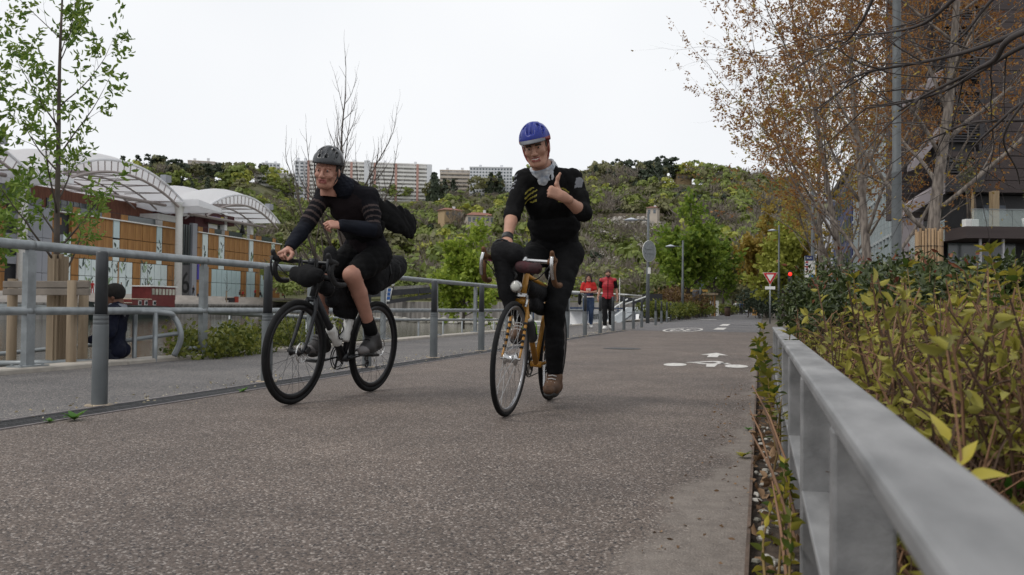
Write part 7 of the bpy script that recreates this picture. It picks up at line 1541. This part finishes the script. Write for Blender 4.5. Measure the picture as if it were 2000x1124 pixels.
# dense thicket of brown stems with yellow green leaves, too many to count
rt = np.random.default_rng(8); stems = MB(); LP = []; LD = []; near = []
def bed_h(x, y): return .44+.08*math.sin(x*5+y*2.3)+.07*math.sin(y*4.1-x*3)+.36*min(1, max(0, (x-.3)*1.1))
for i in range(2150):
    y = .95+6.2*rt.random()**1.1; xm = .253*y+.42; x = .21+(xm-.21)*rt.random()
    tall = rt.random() < .045; h = bed_h(x, y)*(rt.uniform(1.25, 1.6) if tall else rt.uniform(.55, 1.15)); lx, ly = rt.normal()*.13, rt.normal()*.13
    h = min(h, CAM_H+((.035+.03*rt.random()) if tall else (.03*rt.random()))*y-.1*rt.random())
    if x+lx < .2: lx = abs(lx)
    P_ = [Vector((x, y, -.02)), Vector((x+lx*.3+rt.normal()*.03, y+ly*.3+rt.normal()*.03, h*.4)), Vector((x+lx*.7+rt.normal()*.03, y+ly*.7+rt.normal()*.03, h*.75)), Vector((x+lx, y+ly, h))]
    stems.tube(P_, [.0042, .0036, .003, .0018], 4, cap=False)
    for j in range(rt.integers(2, 5)):
        t = rt.uniform(.25, .95)*3; k = int(t); q = P_[k].lerp(P_[k+1], t-k); d = Vector((rt.normal(), rt.normal(), rt.uniform(.2, 1.2))).normalized()*rt.uniform(.05, .17); stems.tube([q, q+d*.6+Vector((0, 0, .008)), q+d], [.0022, .0016, .001], 3, cap=False)
        if rt.random() < .24 and q.z > .2:
            for _ in range(4): LP.append(tuple(q+d)); LD.append(tuple(d.normalized()+Vector((rt.normal(), rt.normal(), rt.normal()))*.7))
    if tall or rt.random() < .42 and h > .34:
        tn = (P_[3]-P_[2]).normalized(); n = rt.integers(4, 8)*(3 if tall else 1)
        for q in range(n):
            pp = P_[2].lerp(P_[3], (-.6 if tall else .35)+(1.6 if tall else .65)*q/n); dd = Vector((rt.normal(), rt.normal(), rt.uniform(-.2, .8)))
            near.append((pp, dd, h))
shr = thing('shrub_thicket', 'wild thicket of dead brown stems and yellow green leaves behind the barrier', 'shrub')
stems.obj('stems', m_stem, shr, kind='stuff')
near.sort(key=lambda q: (q[0]-Vector((0, 0, CAM_H))).length); big = near[:280]
for pp, dd, h in big: leafob(shr, pp, dd, (rt.normal(), rt.normal(), 1), rt.uniform(.022, .05), lv_ygo, int(rt.integers(4)))
for pp, dd, h in near[280:]:
    LP.append(tuple(pp)); LD.append(tuple(dd))
leaf_obj('leaves', leaves(rt, LP, .036, .018, .1, np.array(LD), .5, npts=6), lv_yg, shr, 'stuff')
# dead leaves and chips on the soil, wind-blown bits along the steel strip
dp = np.stack([rt.uniform(-.02, 1.6, 2600), rt.uniform(.9, 7, 2600), rt.uniform(.0, .035, 2600)], 1); dd = rt.normal(size=(2600, 3)); dd[:, 2] *= .25
tag(leaf_obj('leaf_litter', leaves(rt, dp, .05, .03, 0, dd, .3, npts=6), lv_dead), 'dead brown leaves and chips littering the plant bed', 'leaf litter', kind='stuff')
ch = MB()
for i in range(90): ch.ell((rt.uniform(-.015, .085), rt.uniform(1.2, 5), .012), (rt.uniform(.006, .02), rt.uniform(.006, .02), .008), 5)
tag(ch.obj('pale_pebbles', m_rock, loc=(0, 0, 0)), 'pale pebbles in the gap between steel strip and barrier', 'pebbles', kind='stuff')
# single shoots that stand out
def up(px, py, dep): return at(px, py, dep)
def shoot_to(name, label, px, py, dep, foot_, r, n, ln, **k):
    t = up(px, py, dep); f_ = Vector((foot_[0], foot_[1], 0)); m1 = f_.lerp(t, .45)+Vector((rs.uniform(-.03, .03), rs.uniform(-.03, .03), .05)); return shoot(name, label, [f_, m1, t], r, n, ln, **k)
shoot_to('leafy_shoot', 'tallest yellow green leafy shoot in front of the dark terrace', 1932, 492, 3.3, (.86, 3.2), .006, 34, .075, frm=.5)
shoot_to('leafy_shoot', 'yellow green shoot standing below the reed wrapped trunk', 1772, 522, 4.2, (.7, 4.3), .006, 26, .075, frm=.5)
shoot_to('leafy_shoot', 'yellow shoot rising in front of the dark bushes, left of the thicket', 1668, 545, 4.8, (.5, 4.9), .006, 20, .08, frm=.55)
shoot_to('leafy_shoot', 'bushy yellow green shoot at the right edge of the picture', 1985, 545, 3.0, (.78, 2.9), .006, 26, .07, frm=.4)
shoot_to('leafy_shoot', 'drooping shoot with broad green leaves in the middle of the thicket', 1822, 640, 2.6, (.5, 2.65), .006, 14, .075, frm=.55)
shoot_to('leafy_shoot', 'shoot with pale broad leaves right of the middle of the thicket', 1872, 600, 2.8, (.62, 2.8), .006, 14, .07, frm=.55)
shoot_to('leafy_shoot', 'yellow shoot leaning over the far end of the barrier rail', 1543, 655, 3.9, (.06, 4.05), .006, 20, .085, frm=.5)
shoot_to('leafy_shoot', 'low yellow seedling under the rail near the bottom edge', 1766, 1050, 1.42, (.32, 1.5), .004, 7, .055, frm=.5)
for px, py, dep, f_, lb in ((1488, 690, 5.3, (.05, 5.2), 'yellow green shoot overhanging the road edge beyond the barrier'), (1500, 735, 4.3, (.07, 4.3), 'second overhanging yellow green shoot, nearer along the road edge'), (1478, 668, 6.4, (.05, 6.3), 'farthest yellow green shoot at the road edge'), (1512, 770, 3.5, (.05, 3.6), 'nearest overhanging shoot, low beside the steel strip'), (1520, 700, 4.6, (.1, 4.7), 'leafy shoot pressed against the far barrier posts'), (1490, 640, 6.9, (.08, 6.9), 'tall shoot at the far end of the barrier against the dark bushes')):
    shoot_to('leafy_shoot', lb, px, py, dep, f_, .005, 22, .085, frm=.3)
for px, py, dep, f_, lb in ((1532, 905, 2.35, (.035, 2.0), 'yellow leaved twig between the steel strip and the near post'), (1518, 960, 2.2, (.03, 1.75), 'lower yellow leaved twig beside the rusty strip'), (1545, 1010, 1.95, (.05, 1.55), 'yellow leaved twig lowest in the corner by the near post'), (1540, 930, 2.6, (.07, 2.4), 'thin yellow twig close behind the near post')):
    shoot_to('yellow_twig', lb, px, py, dep, f_, .004, 26, .034, frm=.25, rosette=4)
for px, py, dep, f_, lb in ((1930, 905, 1.9, (.45, 1.9), 'fresh green herb with divided leaves behind the rail at the right'), (1980, 960, 1.6, (.38, 1.55), 'dark green herb tuft behind the rail at the right edge')): shoot_to('green_herb', lb, px, py, dep, f_, .004, 12, .05, mat=lv_herb, frm=.35)
b = MB()
for a, c in (((.08, 2.1, .12), (-.02, 2.55, .3)), ((.09, 2.5, .1), (.0, 3.0, .36)), ((.07, 2.2, .05), (.02, 2.9, .2)), ((.1, 3.1, .1), (-.03, 3.7, .34)), ((.06, 1.8, .05), (.03, 2.3, .22)), ((.05, 3.4, .03), (-.04, 3.9, .22))):
    a, c = Vector(a), Vector(c); b.tube([a, a.lerp(c, .5)+Vector((0, 0, .03)), c], [.005, .004, .002], 5)
tag(b.obj('bare_twigs', m_stem), 'bare brown twigs poking through the barrier over the steel strip', 'twigs', kind='stuff')
# dark evergreen bushes behind
def dark_bush(label, pts, h, w_, n, seed, tips=.0):
    o = shrub('evergreen_shrub', label, pts, h, w_, n, lv_deep, .062, seed, 'shrub', wd_=.5, drp=-.1)
    if tips:
        rn = np.random.default_rng(seed+50); ps = [(p.x+rn.normal()*w_*.3, p.y+rn.normal()*w_*.3, h*rn.uniform(.7, 1.02)) for p in pts for _ in range(int(tips))]; leaf_obj('red_tips', leaves(rn, ps, .06, .028, -.4, npts=6), lv_redtip, o, 'stuff')
    return o
dark_bush('dark glossy bush at the far end of the barrier under the give way sign', [base(1600, 8.8), base(1625, 8.8)], 1.05, .6, 7000, 21, 10)
dark_bush('tall dark bush in front of the bus stop panel', [base(1640, 10.2), base(1680, 10.2), base(1715, 10.4)], 1.42, 1.15, 9000, 22, 10)
dark_bush('dark glossy bush at the foot of the reed wrapped trunk', [base(1770, 8.4), base(1830, 8.2), base(1850, 8.6)], 1.2, 1.0, 8500, 23, 12)
dark_bush('dark bush below the terrace at the right edge', [base(1895, 7.2), base(1960, 7.0), base(2040, 6.8)], 1.16, .9, 8500, 24, 10)
dark_bush('low dark bush behind the left part of the thicket', [base(1640, 7.2), base(1690, 7.0)], .9, .55, 6500, 25, 5)
dark_bush('dark bush behind the middle of the thicket', [base(1700, 6.6), base(1800, 6.3), base(1900, 6.0)], 1.0, .85, 7500, 26, 12)
# weeds in the drain and on the road edge, petals along the bollards
def weed(label, px, py, n, ln, mat=None, h=.05):
    p = gnd(px, py); o = thing('weed', label, 'weed', p); 
    for i in range(n): a = i*2.4; leafob(o, (0, 0, .004), (math.cos(a), math.sin(a), rs.uniform(.3, 1.2)), (0, 0, 1), ln*rs.uniform(.6, 1.1), mat or lv_herb, i)
    return o
weed('bright green weed growing in the drain grate by the nearest bollard', 145, 822, 12, .085); weed('small weed in the drain grate left of the front wheel', 475, 766, 8, .06); weed('tiny weed at the left end of the drain grate', 97, 826, 6, .045); weed('dry grassy weed on the road against the rusty strip', 1450, 895, 7, .06, lv_ygo); weed('tiny green weed at the rusty strip', 1462, 842, 7, .04)
n = 900; pp = np.stack([rt.normal(-4.08, .16, n), rt.uniform(3, 26, n), np.full(n, .004)], 1); tag(leaf_obj('petals', leaves(rt, pp, .022, .016, 0, rt.normal(size=(n, 3))*np.array([1, 1, .15]), .2), LEAF('fallen_petal', (.3, .24, .14), (.55, .5, .38), .1)), 'pale fallen petals along the foot of the bollards', 'petals', kind='stuff')
n = 130; pp = np.stack([rt.uniform(-.3, -.04, n), rt.uniform(1.6, 8, n), np.full(n, .004)], 1); tag(leaf_obj('leaf_scraps', leaves(rt, pp, .02, .01, 0, rt.normal(size=(n, 3))*np.array([1, 1, .12]), .2), lv_dead), 'brown leaf scraps on the road along the rusty strip', 'leaf litter', kind='stuff')
